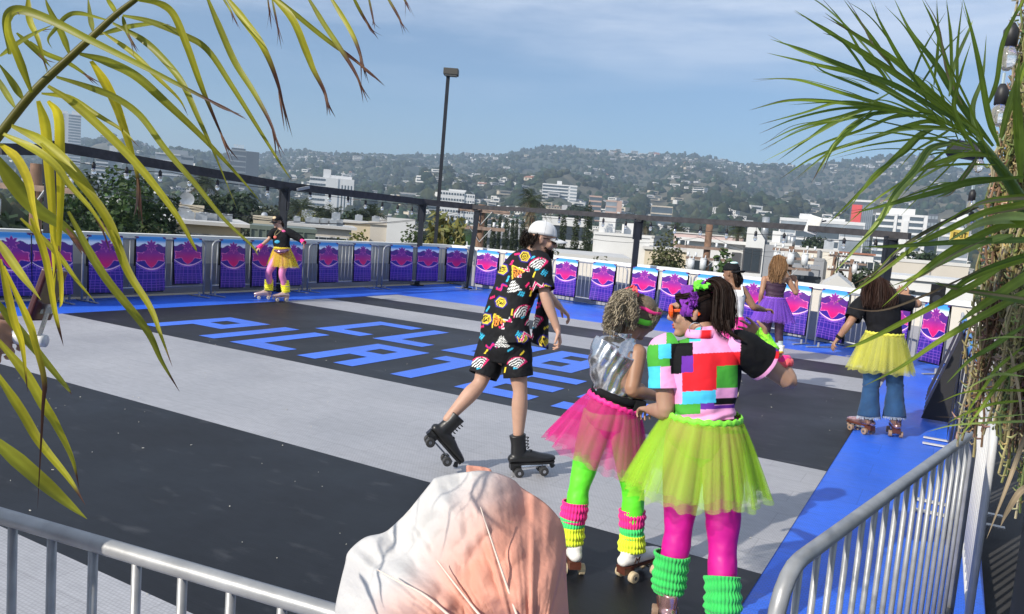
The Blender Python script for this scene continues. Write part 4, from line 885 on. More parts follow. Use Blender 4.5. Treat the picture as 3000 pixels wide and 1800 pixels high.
post('black post right of the man carrying the sunlit beam', (b1.x - .02, b1.y, 0), b1 - V((0, 0, .05))); post('black post behind the brown haired skater', (b2.x - .04, b2.y, 0), b2 - V((0, 0, .05)))
def beam(label, pts, h=.16, w_=.09):
    r_ = empty('light_beam', pts[0], label, 'beam', 'timber beams on the black posts')
    for a, b_ in zip(pts, pts[1:]): b = MB(); b.bar(a, b_, w_, h); b.build('plank', M_beam, r_)
    return r_
beam('dark timber beam falling from the left edge to the corner with bulbs below', [beamL[0] + (beamL[0] - beamL[1]) * .02, beamL[1], beamL[2], c0 + V((-.1, .1, .02))], .17)
beam('weathered timber beam along the sunlit barriers from corner to vine post', [c0 + V((-.5, .06, .02)), far_line(1560, 616), b1 + V((0, 0, .02)), far_line(2300, 664), b2 + V((.3, -.15, 0))], .12)
beam('short dark beam stub at the far left edge', [PX(0, 437, xl + .2), PX(150, 440, xl + .2)], .18)
b = MB(); c2 = PX(1278, 600, xl); b.bar(PX(870, 556, xl + .12), PX(905, 549, xl + .12), .05, .06); b.build('beam_bracket', M_galv, None); tag(bpy.data.objects['beam_bracket'], 'small pale bracket arm under the left beam beside the post', 'bracket')
M_bulb = mat('bulb_glass', (.9, .9, .88), .05, trans=.85, spec=.6); M_sock = mat('bulb_socket', (.02, .02, .022), .5)
bs = MB(); bs.tube([(0, 0, 0), (0, 0, -.03), (0, 0, -.10)], [.012, .03, .028], 8); bg_ = MB(); bg_.tube([(0, 0, -.10), (0, 0, -.13), (0, 0, -.17), (0, 0, -.20)], [.022, .036, .034, .012], 8, 2); SOCK, BULB = bs.mesh('socket', M_sock, True), bg_.mesh('glass', M_bulb, True)
def bulb(p, label, s=1.0, drop=.1):
    r_ = empty('string_bulb', p, label, 'light bulb', 'unlit bulbs of the string lights'); inst('socket', SOCK, r_, (0, 0, -drop), scale=(s, s, s)); inst('glass', BULB, r_, (0, 0, -drop), scale=(s, s, s)); b = MB(); b.tube([(0, 0, .02), (0, 0, -drop)], .004, 4); lpart(r_, 'cord', b, M_sock)
for px, py in [(275, 465), (372, 480), (470, 490), (556, 505), (638, 518), (785, 536), (910, 550), (967, 558), (1021, 568), (1072, 580), (1121, 586), (1166, 594), (1208, 600)]: bulb(PX(px, py, xl) - V((0, 0, .02)), 'unlit clear bulb hanging under the left beam', 1.15, .04)
for px, py in [(1345, 608), (1640, 625), (1700, 630), (1769, 634), (1835, 642), (1908, 645), (1979, 652), (2054, 656), (2131, 664), (2216, 670), (2299, 676), (2475, 690), (2568, 694)]: bulb(far_line(px, py), 'unlit clear bulb hanging under the sunlit beam', 1.1, .05)
wb = MB()
for fn, a, z, sag in ((lambda x, y: PX(x, y, xl), [(200, 470), (500, 505), (835, 555), (1236, 602)], 0, .05), (far_line, [(1420, 618), (1870, 655), (2300, 690), (2610, 705)], 0, .05)):
    P_ = [fn(*q) for q in a]
    for p, q in zip(P_, P_[1:]): wb.tube([p.lerp(q, k / 8) - V((0, 0, sag * 4 * (k / 8) * (1 - k / 8))) for k in range(9)], .006, 4)
tag(wb.build('string_light_cable', M_sock), 'thin dark cable of the string lights under both beams', 'cable')
p_ = far_line(2385, 660); b = MB(); r_ = empty('antenna_panel', p_, 'pale rectangular antenna panel fixed on the sunlit beam', 'antenna'); b.box((0, -.1, .0), (.26, .06, .36), Matrix.Rotation(.25, 3, 'Y')); o_ = lpart(r_, 'panel', b, mat('antenna_plastic', (.62, .61, .57), .5)); bv = o_.modifiers.new('bevel', 'BEVEL'); bv.width = .02; bv.segments = 3; b = MB(); b.bar((.05, -.05, .05), (.22, 0, .1), .03); lpart(r_, 'bracket', b, M_steel)
# parking lot lamp
lb = PY(1274, 720, 20.9); lt = PY(1313, 225, 20.9); r_ = empty('lamp_post', (lb.x, lb.y, -.1), 'tall black lamp post with a box shaped head behind the corner', 'lamp post'); b = MB(); b.bar((lb.x, lb.y, -.1), lt, .105, .105, (RX.x, RX.y, 0)); b.build('pole', M_steel, r_); b = MB(); hd = PY(1322, 212, 20.9); b.box(hd, (.46, .36, .20), .5); h_ = b.build('lamp_head', mat('lamp_bronze', (.06, .055, .045), .5), r_); bv = h_.modifiers.new('bevel', 'BEVEL'); bv.width = .015; b = MB(); b.box(hd - V((0, 0, .11)), (.36, .28, .03), .5); b.build('lens', mat('lamp_lens', (.35, .33, .28), .3), r_)
if __import__('os').environ.get('DBG'):
    print('BAN', [round((onfence(b_) - onfence(a)).length, 2) for a, b_, l, d_ in bl]); print('posts', [tuple(round(x, 2) for x in t) for t, l in kx], c0, b1, b2, lt); print(G(2702, 1235), G(2760, 1245), PX(2702, 1235, -.2))
# ================================================================== people: builders
def unit(v): return V(v).normalized()
def PJ(p): d = V(p) - CAM; z = d.dot(RZ); return 1500 + F * d.dot(RX) / z, 900 - F * d.dot(RY) / z
UP = V((0, 0, 1))
def nz3(p, s, o=2): return noise.fractal(V(p) * s, 1.0, 2.0, o)
M_skin = {k: mat('skin_' + k, c, .5, var=.07, scale=14, sub=.12, spec=.4) for k, c in dict(fair=(.50, .30, .215), tan=(.36, .195, .12), olive=(.42, .245, .165), brown=(.27, .145, .088)).items()}
def remesh(o, vox=.007, smooth=2):
    m = o.modifiers.new('remesh', 'REMESH'); m.mode = 'VOXEL'; m.voxel_size = vox; m.use_smooth_shade = True
    s = o.modifiers.new('smooth', 'SMOOTH'); s.factor = .5; s.iterations = smooth
def head(mb, c, f, u, s=1.0):
    f = unit(f); u = unit(V(u) - f * V(u).dot(f)); r = f.cross(u); A = (r, f, u)
    def P(x, y, z): return c + (r * x + f * y + u * z) * s
    def E(x, y, z, a, b, d, seg=16, rg=12): mb.ell(P(x, y, z), (a * s, b * s, d * s), A, seg, rg)
    E(0, -.012, .022, .077, .095, .098); E(0, .03, -.03, .062, .062, .085); E(0, .012, -.06, .058, .06, .05)
    mb.tube([P(0, .02, -.05), P(0, .062, -.098)], [(.058 * s, .05 * s), (.03 * s, .026 * s)], 14, 4, ref=r, rnd=True)
    E(0, .076, -.103, .022, .018, .018)
    mb.tube([P(0, .088, .022), P(0, .108, -.012), P(0, .116, -.028), P(0, .096, -.036)], [.007 * s, .0095 * s, .0115 * s, .009 * s], 10, 3, rnd=True); [E(k * .010, .098, -.031, .007, .009, .007, 8, 6) for k in (-1, 1)]
    mb.tube([P(-.045, .07, .03), P(0, .09, .034), P(.045, .07, .03)], .012 * s, 10, 3, rnd=True)
    for k in (-1, 1): E(k * .038, .062, -.03, .026, .024, .026, 10, 8); E(k * .077, -.012, -.012, .009, .020, .031, 10, 8); E(k * .084, -.022, .002, .008, .012, .018, 8, 6)
    E(0, .088, -.060, .024, .011, .007, 10, 6); E(0, .086, -.072, .021, .011, .0085, 10, 6)
    return P, A
def hand(mb, w, d, n, side, curl=.5, s=1.0, spread=.12, thumb=.75):
    d = unit(d); n = unit(V(n) - d * V(n).dot(d)); t = unit(V(side) - d * V(side).dot(d) - n * V(side).dot(n))
    mb.tube([w - d * .02 * s, w + d * .03 * s, w + d * .075 * s, w + d * .095 * s], [(.024 * s, .019 * s), (.034 * s, .017 * s), (.041 * s, .015 * s), (.038 * s, .012 * s)], 14, 3, ref=t, rnd=True)
    for i, (ln, off) in enumerate(((.070, .031), (.080, .0105), (.074, -.0105), (.057, -.031))):
        b = w + d * (.088 - .004 * abs(i - 1.2)) * s + t * off * s; a = 0; pts = [b - d * .02 * s, b]; dr = unit(d + t * spread * (1.3 - i))
        for q, fr in enumerate((.45, .30, .25)):
            a += curl * (1.0 if q else .75) * (1 + .1 * i); v = dr * math.cos(a) + n * math.sin(a); pts.append(pts[-1] + v * ln * fr * s)
        mb.tube(pts, [.0095 * s, .0095 * s, .0088 * s, .008 * s, .0068 * s], 9, 2, rnd=True)
    b = w + d * .022 * s + t * .026 * s; v1 = unit(d * (1 - thumb * .5) + t * thumb + n * .35); v2 = unit(d * .9 + t * thumb * .45 + n * .55)
    mb.tube([b, b + v1 * .036 * s, b + v1 * .036 * s + v2 * .03 * s, b + v1 * .036 * s + v2 * .054 * s], [.0155 * s, .0125 * s, .0105 * s, .008 * s], 10, 3, rnd=True)
def leg(mb, h, k, a, s=1.0, calf=1.0):
    h, k, a = V(h), V(k), V(a)
    mb.tube([h, h.lerp(k, .35), h.lerp(k, .75), k, k.lerp(a, .28), k.lerp(a, .62), a], [.088 * s, .083 * s, .064 * s, .054 * s, .056 * s * calf, .046 * s * calf, .036 * s], 18, 3, rnd=True)
def arm(mb, sh, e, w, s=1.0):
    sh, e, w = V(sh), V(e), V(w)
    mb.tube([sh, sh.lerp(e, .3), sh.lerp(e, .8), e, e.lerp(w, .25), e.lerp(w, .7), w], [.050 * s, .048 * s, .040 * s, .037 * s, .040 * s, .031 * s, .0255 * s], 16, 3, rnd=True)
def torso(mb, pel, wst, chs, nk, lat, s=1.0, sw=.165):
    mb.tube([pel - unit(wst - pel) * .08 * s, pel, wst, chs, chs.lerp(nk, .55), nk], [(.10 * s, .09 * s), (.168 * s, .118 * s), (.125 * s, .092 * s), (.152 * s, .108 * s), (sw * s, .085 * s), (.06 * s, .055 * s)], 26, 4, ref=lat, rnd=True)
def clothtube(mb, pts, rad, seg, n, lat=None, amp=.006, freq=9, cap=False, ripple=None):
    def dent(q, a, t, p):
        d = q - p; l = d.length
        if l < 1e-5: return q
        w_ = nz3(q, freq, 3) * amp + nz3(q, freq * 3, 2) * amp * .35
        if ripple: w_ += ripple(a, t, q)
        return q + d / l * w_
    mb.tube(pts, rad, seg, n, cap, ref=lat, dent=dent)
def solid(o, th=.003):
    m = o.modifiers.new('solid', 'SOLIDIFY'); m.thickness = th; m.offset = 0
def warmer(root, name, pts, rad, mt, ribs=30, amp=.0032, scr=.0032, sn=9.0, ph=0):
    b = MB(); L_ = sum((V(pts[i + 1]) - V(pts[i])).length for i in range(len(pts) - 1))
    def rip(a, t, q): return amp * math.sin(ribs * a) + scr * math.sin(sn * 2 * PI * t * L_ / .36 + 1.2 * math.sin(a + ph) + ph) * (1 if .03 < t < .97 else .3)
    clothtube(b, pts, rad, ribs * 5, max(8, int(L_ / .006 / max(1, len(pts) - 1))), None, .004, 14, False, rip); o = b.build(name, mt, root, True); solid(o, .005); return o
def tulle_mat(name, op=.42):
    if name in MATS: return MATS[name]
    m = bpy.data.materials.new(name); m.use_nodes = True; nt = m.node_tree; N = nt.nodes; L = nt.links; N.remove(N['Principled BSDF'])
    a = N.new('ShaderNodeAttribute'); a.attribute_name = 'Col'; d = N.new('ShaderNodeBsdfDiffuse'); t = N.new('ShaderNodeBsdfTranslucent'); tr = N.new('ShaderNodeBsdfTransparent'); m1 = N.new('ShaderNodeMixShader'); m1.inputs[0].default_value = .4; m2 = N.new('ShaderNodeMixShader')
    tcn = N.new('ShaderNodeTexCoord'); nz = N.new('ShaderNodeTexNoise'); nz.inputs['Scale'].default_value = 4; nz.inputs['Detail'].default_value = 1; L.new(tcn.outputs['Object'], nz.inputs['Vector']); mr = N.new('ShaderNodeMapRange'); mr.inputs[1].default_value = .3; mr.inputs[2].default_value = .7; mr.inputs[3].default_value = op * .75; mr.inputs[4].default_value = op * 1.25; L.new(nz.outputs[0], mr.inputs[0])
    L.new(a.outputs['Color'], d.inputs[0]); L.new(a.outputs['Color'], t.inputs[0]); L.new(d.outputs[0], m1.inputs[1]); L.new(t.outputs[0], m1.inputs[2]); L.new(mr.outputs[0], m2.inputs[0]); L.new(tr.outputs[0], m2.inputs[1]); L.new(m1.outputs[0], m2.inputs[2]); L.new(m2.outputs[0], N['Material Output'].inputs[0])
    MATS[name] = m; return m
def tutu(root, c, axis, lat, r0, r1, length, cols, op=.42, layers=3, pleats=26, sq=.78, seed=0, shift=(0, 0, 0), band=None, gather=.0):
    """gathered tulle skirt: c waist centre, axis down, lat sideways; layered pleated cones with an uneven hem"""
    rr = random.Random(seed); axis = unit(axis); lat = unit(V(lat) - axis * V(lat).dot(axis)); dep = axis.cross(lat); sh = V(shift); tm = tulle_mat('tulle_%d' % int(op * 100), op); NA_, NR_ = 220, 16
    for ly in range(layers):
        b = MB(); vs = []; cs = []; k1 = pleats + ly * 5; ph = [rr.uniform(0, 6.28) for _ in range(5)]; ll = length * (1 - .05 * ly); rk = 1 - .07 * ly; base = cols[ly % len(cols)]
        for j in range(NR_ + 1):
            t = j / NR_
            for i in range(NA_):
                a = 2 * PI * i / NA_; fl = 1 + .05 * math.sin(3 * a + ph[2]) * t
                pl = (.045 * math.sin(k1 * a + ph[0] + .9 * math.sin(2 * a + ph[3])) + .05 * math.sin(k1 * .43 * a + ph[1]) ) * (.25 + .75 * t ** .8)
                r = (r0 + (r1 * rk - r0) * (t ** .82)) * fl * (1 + pl); dz = ll * (t + .025 * t * math.sin(7 * a + ph[4]) + .02 * t * math.sin(k1 * a))
                vs.append(c + axis * dz + lat * (r * math.cos(a)) + dep * (r * sq * math.sin(a)) + sh * t); w_ = .9 + .12 * math.sin(k1 * .5 * a + ph[1]); cs.append((base[0] * w_, base[1] * w_, base[2] * w_))
        fs = [(j * NA_ + i, j * NA_ + (i + 1) % NA_, (j + 1) * NA_ + (i + 1) % NA_, (j + 1) * NA_ + i) for j in range(NR_) for i in range(NA_)]
        b.add(vs, fs, cs); b.build('tulle_layer', tm, root, True)
    if band:
        b = MB(); rg = []
        for j, (o, k) in enumerate(((-.010, .99), (-.004, 1.025), (.010, 1.035), (.018, 1.0))): rg.append([c + axis * (o + .004 * math.sin(23 * a)) + (lat * math.cos(a) + dep * (sq * math.sin(a))) * (r0 * (k + .022 * math.sin(41 * a) * j / 3) + .006) for a in [2 * PI * i / 120 for i in range(120)]])
        b.rings(rg, False); o = b.build('waistband', band, root, True); solid(o, .004)
def skate(root, O, f, u, boot, sole, wheel, s=1.0, shaft=.30, lace=None, hub=None, topw=1.0, plate=None):
    """one roller skate: O ground contact under the ankle, f toe direction, u up"""
    f = unit(f); u = unit(V(u) - f * V(u).dot(f)); r = f.cross(u); O = V(O) + f * .04 * s
    def P(x, y, z): return O + (r * x + f * y + u * z) * s
    b = MB(); T = [(P(0, -.085, .112), (.036, .030)), (P(0, -.045, .118), (.042, .040)), (P(0, .03, .118), (.043, .043)), (P(0, .10, .108), (.046, .033)), (P(0, .155, .103), (.043, .026)), (P(0, .185, .100), (.030, .020))]
    b.tube([t[0] for t in T], [(t[1][0] * s, t[1][1] * s) for t in T], 18, 4, ref=r, rnd=True)
    b.tube([P(0, -.04, .10), P(0, -.042, .10 + (shaft - .10) * .35), P(0, -.045, .10 + (shaft - .10) * .7), P(0, -.05, shaft)], [(.040 * s, .055 * s), (.039 * s, .052 * s), (.041 * s, .050 * s), (.046 * s * topw, .056 * s * topw)], 18, 4, ref=r)
    o = b.build('skate', boot, root); remesh(o, .0055 * s, 3)
    b = MB(); out = [(-.030, -.10), (-.036, -.06), (-.030, 0), (-.042, .08), (-.044, .14), (-.03, .19), (.03, .19), (.044, .14), (.042, .08), (.030, 0), (.036, -.06), (.030, -.10)]
    n = len(out); lo = [P(x, y, .072) for x, y in out]; hi = [P(x * 1.03, y * 1.02, .086) for x, y in out]; b.add(lo + hi, [tuple(range(n - 1, -1, -1)), tuple(range(n, 2 * n))] + [(i, (i + 1) % n, (i + 1) % n + n, i + n) for i in range(n)])
    b.box(P(0, -.065, .060), (.062 * s, .07 * s, .03 * s), Matrix((r, f, u)).transposed()); b.build('sole', sole, o)
    b = MB(); M3 = Matrix((r, f, u)).transposed(); b.box(P(0, .03, .050), (.03 * s, .24 * s, .010 * s), M3)
    for y in (-.05, .115): b.tube([P(-.06, y, .030), P(.06, y, .030)], .007 * s, 8); b.tube([P(0, y - .01, .05), P(0, y + .004, .03)], [.018 * s, .012 * s], 8)
    b.build('truck', plate or M_chrome, o)
    for y in (-.05, .115):
        for x in (-1, 1):
            w_ = MB(); c = P(x * .047, y, .030); w_.tube([c - r * .016 * s, c - r * .013 * s, c + r * .013 * s, c + r * .016 * s], [.024 * s, .030 * s, .030 * s, .024 * s], 18); w_.m = 1; w_.tube([c + r * x * .0155 * s, c + r * x * .0175 * s], .011 * s, 10); w_.build('wheel', [wheel, hub or M_chrome], o)
    b = MB(); b.tube([P(0, .172, .068), P(0, .19, .042)], [.012 * s, .017 * s], 10); b.build('toe_stop', wheel, o)
    if lace:
        b = MB()
        for k in range(6): z = .135 + k * .024 * (shaft / .30); y = .055 - .05 * min(1, k / 2.5) if k < 3 else .012; b.tube([P(-.022, y - .004, z), P(0, y + .012, z + .004), P(.022, y - .004, z)], .0035 * s, 5, 2)
        b.build('lace', lace, o)
    return o
def strands(mb, guides, n, spread, wdt, wave=0.0, wl=.05, taper=.4, seg=14, col=None, colvar=.25):
    """hair: every guide = list of points with local radii; strands scatter round them"""
    for g in guides:
        P0 = catmull([q[0] for q in g], max(2, seg // (len(g) - 1))); R0 = interp([q[1] for q in g], max(2, seg // (len(g) - 1))); T = [(P0[min(i + 1, len(P0) - 1)] - P0[max(i - 1, 0)]).normalized() for i in range(len(P0))]
        for k in range(n):
            a = rnd(0, 6.28); q = math.sqrt(random.random()); ph = rnd(0, 6.28); ln = rnd(.75, 1.0); ww = rnd(.6, 1.4) * wave; u0 = T[0].orthogonal(); vs = []; m_ = max(4, int(len(P0) * ln)); cv = 1 + rnd(-colvar, colvar)
            for i in range(m_):
                t = T[i]; u = unit(u0 - t * u0.dot(t)); w_ = t.cross(u); u0 = u; s_ = i / (len(P0) - 1); rad = R0[i] * q
                p = P0[i] + (u * math.cos(a) + w_ * math.sin(a)) * rad
                if wave: L_ = s_ * len(P0); p += u * math.sin(L_ * wl + ph) * ww + w_ * math.cos(L_ * wl * 1.13 + ph) * ww
                hw = wdt * (1 - taper * i / m_) * .5; vs.append((p, hw, u, w_))
            ang = rnd(0, 6.28); V_ = []
            for p, hw, u, w_ in vs: e = u * math.cos(ang) + w_ * math.sin(ang); V_ += [p - e * hw, p + e * hw]
            c = tuple(x * cv for x in col) if col else None
            mb.add(V_, [(2 * i, 2 * i + 1, 2 * i + 3, 2 * i + 2) for i in range(len(vs) - 1)], c)
M_chrome = mat('chrome', (.6, .6, .62), .22, metal=.95, var=.08); M_hair = mat('hair', (0, 0, 0), .55, attr=True, var=.2, scale=50, spec=.16); M_blackcloth = mat('black_cloth', (.010, .010, .012), .85, var=.25, scale=20, bump=.1, bscale=180, spec=.2)
def fabric(name, col, rough=.8, **k): return mat(name, col, rough, var=k.pop('var', .1), scale=k.pop('scale', 18), sheen=k.pop('sheen', .1), bump=k.pop('bump', .1), bscale=k.pop('bscale', 160), **k)
def paint(mb, fn): mb.c = [fn(V(v)) for v in mb.v]
def ribcage(pel, wst, chs, nk): return [pel, wst, chs, chs.lerp(nk, .6), nk]
def capcap(mb, P, A, s=1.0, back=False):
    """baseball cap crown over the head frame P, plus a curved peak"""
    rg = []
    for k in range(9):
        th = PI / 2 * k / 8; z = .030 + .100 * math.sin(th); q = math.cos(th) ** .75
        rg.append([P((.088 * q + .002) * math.cos(a), -.006 + (.108 * q + .002) * math.sin(a), z + (.010 * math.sin(a) if k == 0 else 0)) for a in [2 * PI * i / 28 for i in range(28)]])
    mb.rings(rg, True); mb.ell(P(0, -.006, .131), .009 * s, A, 8, 6)
    for q in range(6):
        mb.tube([V(rg[k][int(q * 28 / 6)]) for k in range(9)], .0022, 4, 1)
    sg = -1 if back else 1; vs = []; n = 12
    for j in range(5):
        for i in range(n + 1):
            x = -1 + 2 * i / n; y = sg * (.088 + (.105 * j / 4) * math.sqrt(max(0, 1 - (.75 * x) ** 2))) * (1 if j else .95) - (1 - math.sqrt(max(0, 1 - (.85 * x) ** 2))) * .08 * sg
            vs.append(P(.078 * x, y, .032 - .022 * x * x - .012 * j / 4))
    top = vs; bot = [v - A[2] * .004 for v in vs]; b0 = len(mb.v); N_ = len(top); fs = [(j * (n + 1) + i, j * (n + 1) + i + 1, (j + 1) * (n + 1) + i + 1, (j + 1) * (n + 1) + i) for j in range(4) for i in range(n)]
    mb.add(top + bot, fs + [tuple(N_ + q for q in reversed(f_)) for f_ in fs] + [(4 * (n + 1) + i, 4 * (n + 1) + i + 1, N_ + 4 * (n + 1) + i + 1, N_ + 4 * (n + 1) + i) for i in range(n)])
def glasses(root, P, A, lens, frame, s=1.0, big=1.0):
    b = MB()
    for k in (-1, 1):
        c = P(k * .034 * big, .106, .006); pts = [c + A[0] * (.030 * big * math.cos(a)) + A[2] * (.022 * big * math.sin(a)) - A[1] * (.012 * abs(k * .034 + .03 * math.cos(a)) / .06) for a in [2 * PI * i / 18 for i in range(19)]]
        b.tube(pts, .0035 * big ** 3, 6, 1, False); b.tube([P(k * .064, .094, .010), P(k * .078, .03, .010), P(k * .080, -.02, .004), P(k * .078, -.035, -.012)], .0035 * big ** 3, 6, 3)
    b.tube([P(-.006, .112, .012), P(.006, .112, .012)], .004, 6); o = b.build('sunglasses', frame, root)
    b = MB()
    for k in (-1, 1): b.ell(P(k * .034 * big, .105, .006), (.030 * big, .006, .022 * big), A, 14, 8)
    b.build('lens', lens, o, True); return o
# ================================================================== the bearded man in the patterned shirt
random.seed(21)
dM = depth_of(G(1512, 1392)); m_ = lambda px, py, dd=0.0: J(px, py, dM + dd)
root = empty('person', G(1512, 1392), 'bearded man in white cap and black party patterned shirt and shorts on roller skates', 'person', 'people skating')
fw = unit(RX * .86 + V((RZ.x, RZ.y, 0)) * .5)          # facing right and a little away
lat = unit(RX * .62 - V((RZ.x, RZ.y, 0)) * .78)        # his right hand side
pel, wst, chs, nk = m_(1478, 1000), m_(1487, 930), m_(1528, 815), m_(1562, 742)
hd = m_(1588, 700, -.01)
bd = MB(); torso(bd, pel, wst, chs, nk, lat, 1.12, .175); hf = unit(RX * .97 + V((RZ.x, RZ.y, 0)) * .08 - UP * .24)
P, A = head(bd, hd, hf, UP + RX * .12, 1.03); bd.tube([nk, m_(1580, 716)], [.066, .060], 14, 2)
shR, elR, wrR = m_(1580, 772, -.14), m_(1597, 868, -.20), m_(1633, 965, -.20)
arm(bd, shR, elR, wrR, 1.05); hand(bd, wrR, m_(1640, 1000, -.2) - wrR, -RX, -RZ * .6 + RX * .2, .55, 1.08)
shL, elL, wrL = m_(1540, 775, .16), m_(1590, 850, .30), m_(1640, 900, .33)
arm(bd, shL, elL, wrL, 1.05); hand(bd, wrL, wrL - elL, -UP, RZ, .5, 1.05)
hpR, knR, anR = m_(1508, 1010, -.05), m_(1524, 1148, -.06), m_(1518, 1290, -.02)
hpL, knL, anL = m_(1450, 1010, .06), m_(1405, 1125, .0), m_(1312, 1228, -.10)
leg(bd, hpR, knR, anR, 1.02, 1.08); leg(bd, hpL, knL, anL, 1.02, 1.08)
o = bd.build('body', M_skin['fair'], root); remesh(o, .0065)
# printed cloth: memphis style shapes on black
Y_, PK, CY, WHT, OR, PU = [hexl(h) for h in ('f2d53a', 'e8246e', '35b4d8', 'eeeeea', 'f0913a', '33288c')]
def rot2(x, y, a): return x * math.cos(a) - y * math.sin(a), x * math.sin(a) + y * math.cos(a)
def motif(k, x, y):
    if k == 0:                                         # tiger triangle
        if y > -.048 and y < .05 and abs(x) < (.05 - y) * .62:
            return (OR if (math.sin(x * 260 + 3 * math.sin(y * 120)) > -.25) else np.zeros(3)) if y < .038 and abs(x) < (.036 - y) * .6 else Y_
    if k == 1:                                         # pink zig zag
        z = (abs(((x + y * .1) * 26) % 2 - 1) - .5) * .05; d = y - z
        if abs(x) < .055 and abs(d) < .014: return PK if abs(d) < .009 else WHT
    if k == 2 and abs(x) < .035 * (1 - y / .06) and -.045 < y < .045: return WHT if (int(math.floor(x * 120)) + int(math.floor(y * 120))) % 2 else np.zeros(3)
    if k == 3:                                         # spiral in a hexagon
        q = max(abs(x), abs(x * .5 + y * .87), abs(x * .5 - y * .87)); an = math.atan2(y, x)
        if .036 < q < .046: return PU
        if .030 < q < .036: return Y_
        if q < .026 and ((q * 90 - an / 6.28) % 1) < .42: return Y_
    if k == 4:                                         # zebra fan
        r = math.hypot(x, y + .04); an = math.atan2(y + .04, x)
        if r < .09 and .5 < an < 2.65:
            if an < .72 or r > .083: return PK
            return WHT if math.sin(r * 330 + 2.2 * math.sin(an * 4)) > 0 else np.zeros(3)
        if r < .035 and 2.6 < an < 3.3: return CY
    if k == 5 and abs(x) < .022 and abs(y) < .0055: return Y_
    if k == 6 and abs(x) < .024 and abs(y) < .006: return CY
    if k == 7 and abs(x) < .020 and abs(y) < .007: return PK
    if k == 8:
        d = y - .012 * math.sin(x * 110)
        if abs(x) < .042 and abs(d) < .013: return PK if abs(d) < .008 else PU
    if k == 9 and abs(x) + abs(y) < .03: return CY if (math.sin(x * 300) * math.sin(y * 300)) > -.2 else np.zeros(3)
    return None
MOT = [(1690 - 20 * 0, 0)] and [(1515, 745, 7, .2), (1538, 752, 3, .4), (1510, 792, 0, .55), (1530, 795, 1, .6), (1472, 790, 3, .2), (1488, 818, 6, 1.2), (1470, 842, 8, .5), (1505, 838, 2, .1), (1528, 860, 9, .3), (1468, 886, 3, .3), (1443, 872, 7, .4), (1430, 905, 6, 1.), (1500, 915, 5, 1.5), (1530, 915, 4, .6), (1455, 935, 0, .4), (1478, 945, 1, .7), (1425, 935, 3, .2), (1578, 775, 4, .2), (1565, 805, 5, 1.2), (1572, 838, 1, .2), (1595, 800, 9, .2), (1600, 850, 3, .1), (1566, 945, 4, .3), (1592, 1000, 3, .4), (1555, 905, 6, .4), (1445, 830, 5, 1.2), (1520, 980, 9, .2), (1540, 985, 1, .3),
       (1470, 1000, 2, .0), (1410, 985, 9, .1), (1405, 1065, 4, .3), (1515, 1065, 4, .1), (1440, 1015, 8, .2), (1495, 1025, 6, .5), (1530, 1035, 5, .9), (1480, 1085, 5, 1.4), (1425, 1030, 5, .9), (1530, 990, 3, .3), (1410, 958, 7, .3), (1500, 770, 7, 1.0), (1560, 755, 6, .4), (1545, 835, 7, .9), (1488, 745, 5, .8), (1575, 900, 7, .4), (1600, 960, 5, .5), (1585, 885, 8, .3), (1555, 860, 5, 1.3)]
mpp = dM / F
def print_col(p):
    px, py = PJ(p)
    for mx_, my_, k, a in MOT:
        if abs(px - mx_) < 58 and abs(py - my_) < 58:
            x, y = rot2((px - mx_) * mpp / 1.0, -(py - my_) * mpp / 1.0, -a); c = motif(k, x, y)
            if c is not None: return tuple(c + .004)
    return (.009, .009, .011)
M_print = mat('party_print', (1, 1, 1), .75, attr=True, var=.06, scale=12, spec=.25, bump=.08, bscale=200)
b = MB(); lo = m_(1482, 1002)
clothtube(b, [lo, m_(1480, 950), m_(1497, 880), m_(1525, 812), m_(1546, 770), nk + UP * .005], [(.245, .150), (.225, .150), (.195, .145), (.200, .140), (.19, .115), (.075, .07)], 210, 24, lat, .009, 7)
clothtube(b, [m_(1562, 765, -.10), shR, shR.lerp(elR, .45), shR.lerp(elR, .82)], [.078, .085, .080, .083], 110, 18, None, .007, 9)
clothtube(b, [m_(1545, 768, .10), shL, shL.lerp(elL, .45), shL.lerp(elL, .85)], [.078, .082, .080, .085], 80, 14, None, .007, 9)
fv = []                                                # open front flap hanging away from the belly
for j in range(60):
    for i in range(30):
        t, k = j / 59, i / 29; fv.append(m_(1588, 795).lerp(m_(1552, 1000), t).lerp(m_(1606, 790).lerp(m_(1606, 1024), t), k) - RZ * (.16 + .03 * math.sin(k * 7 + t * 3)) + RZ * .12 * k)
b.add(fv, [(j * 30 + i, j * 30 + i + 1, j * 30 + i + 31, j * 30 + i + 30) for j in range(59) for i in range(29)])
paint(b, print_col); o = b.build('shirt', M_print, root, True); solid(o, .003)
b = MB(); clothtube(b, [pel + UP * .07, pel - UP * .03, pel - UP * .15], [(.20, .145), (.205, .155), (.17, .13)], 180, 14, lat, .006, 9)
clothtube(b, [hpR + UP * .05, hpR.lerp(knR, .3), hpR.lerp(knR, .68)], [.118, .118, .112], 150, 26, lat, .008, 8)
clothtube(b, [hpL + UP * .05, hpL.lerp(knL, .35), hpL.lerp(knL, .80)], [.118, .118, .112], 150, 26, lat, .008, 8)
paint(b, print_col); o = b.build('shorts', M_print, root, True); solid(o, .003)
b = MB(); capcap(b, P, A); o = b.build('cap', fabric('white_cotton', (.66, .66, .66), .85), root, True); b = MB(); b.tube([P(-.03, -.118, .02), P(0, -.122, .016), P(.03, -.118, .02)], .006, 6); b.build('cap_strap', M_blackcloth, o)
b = MB(); gd = []
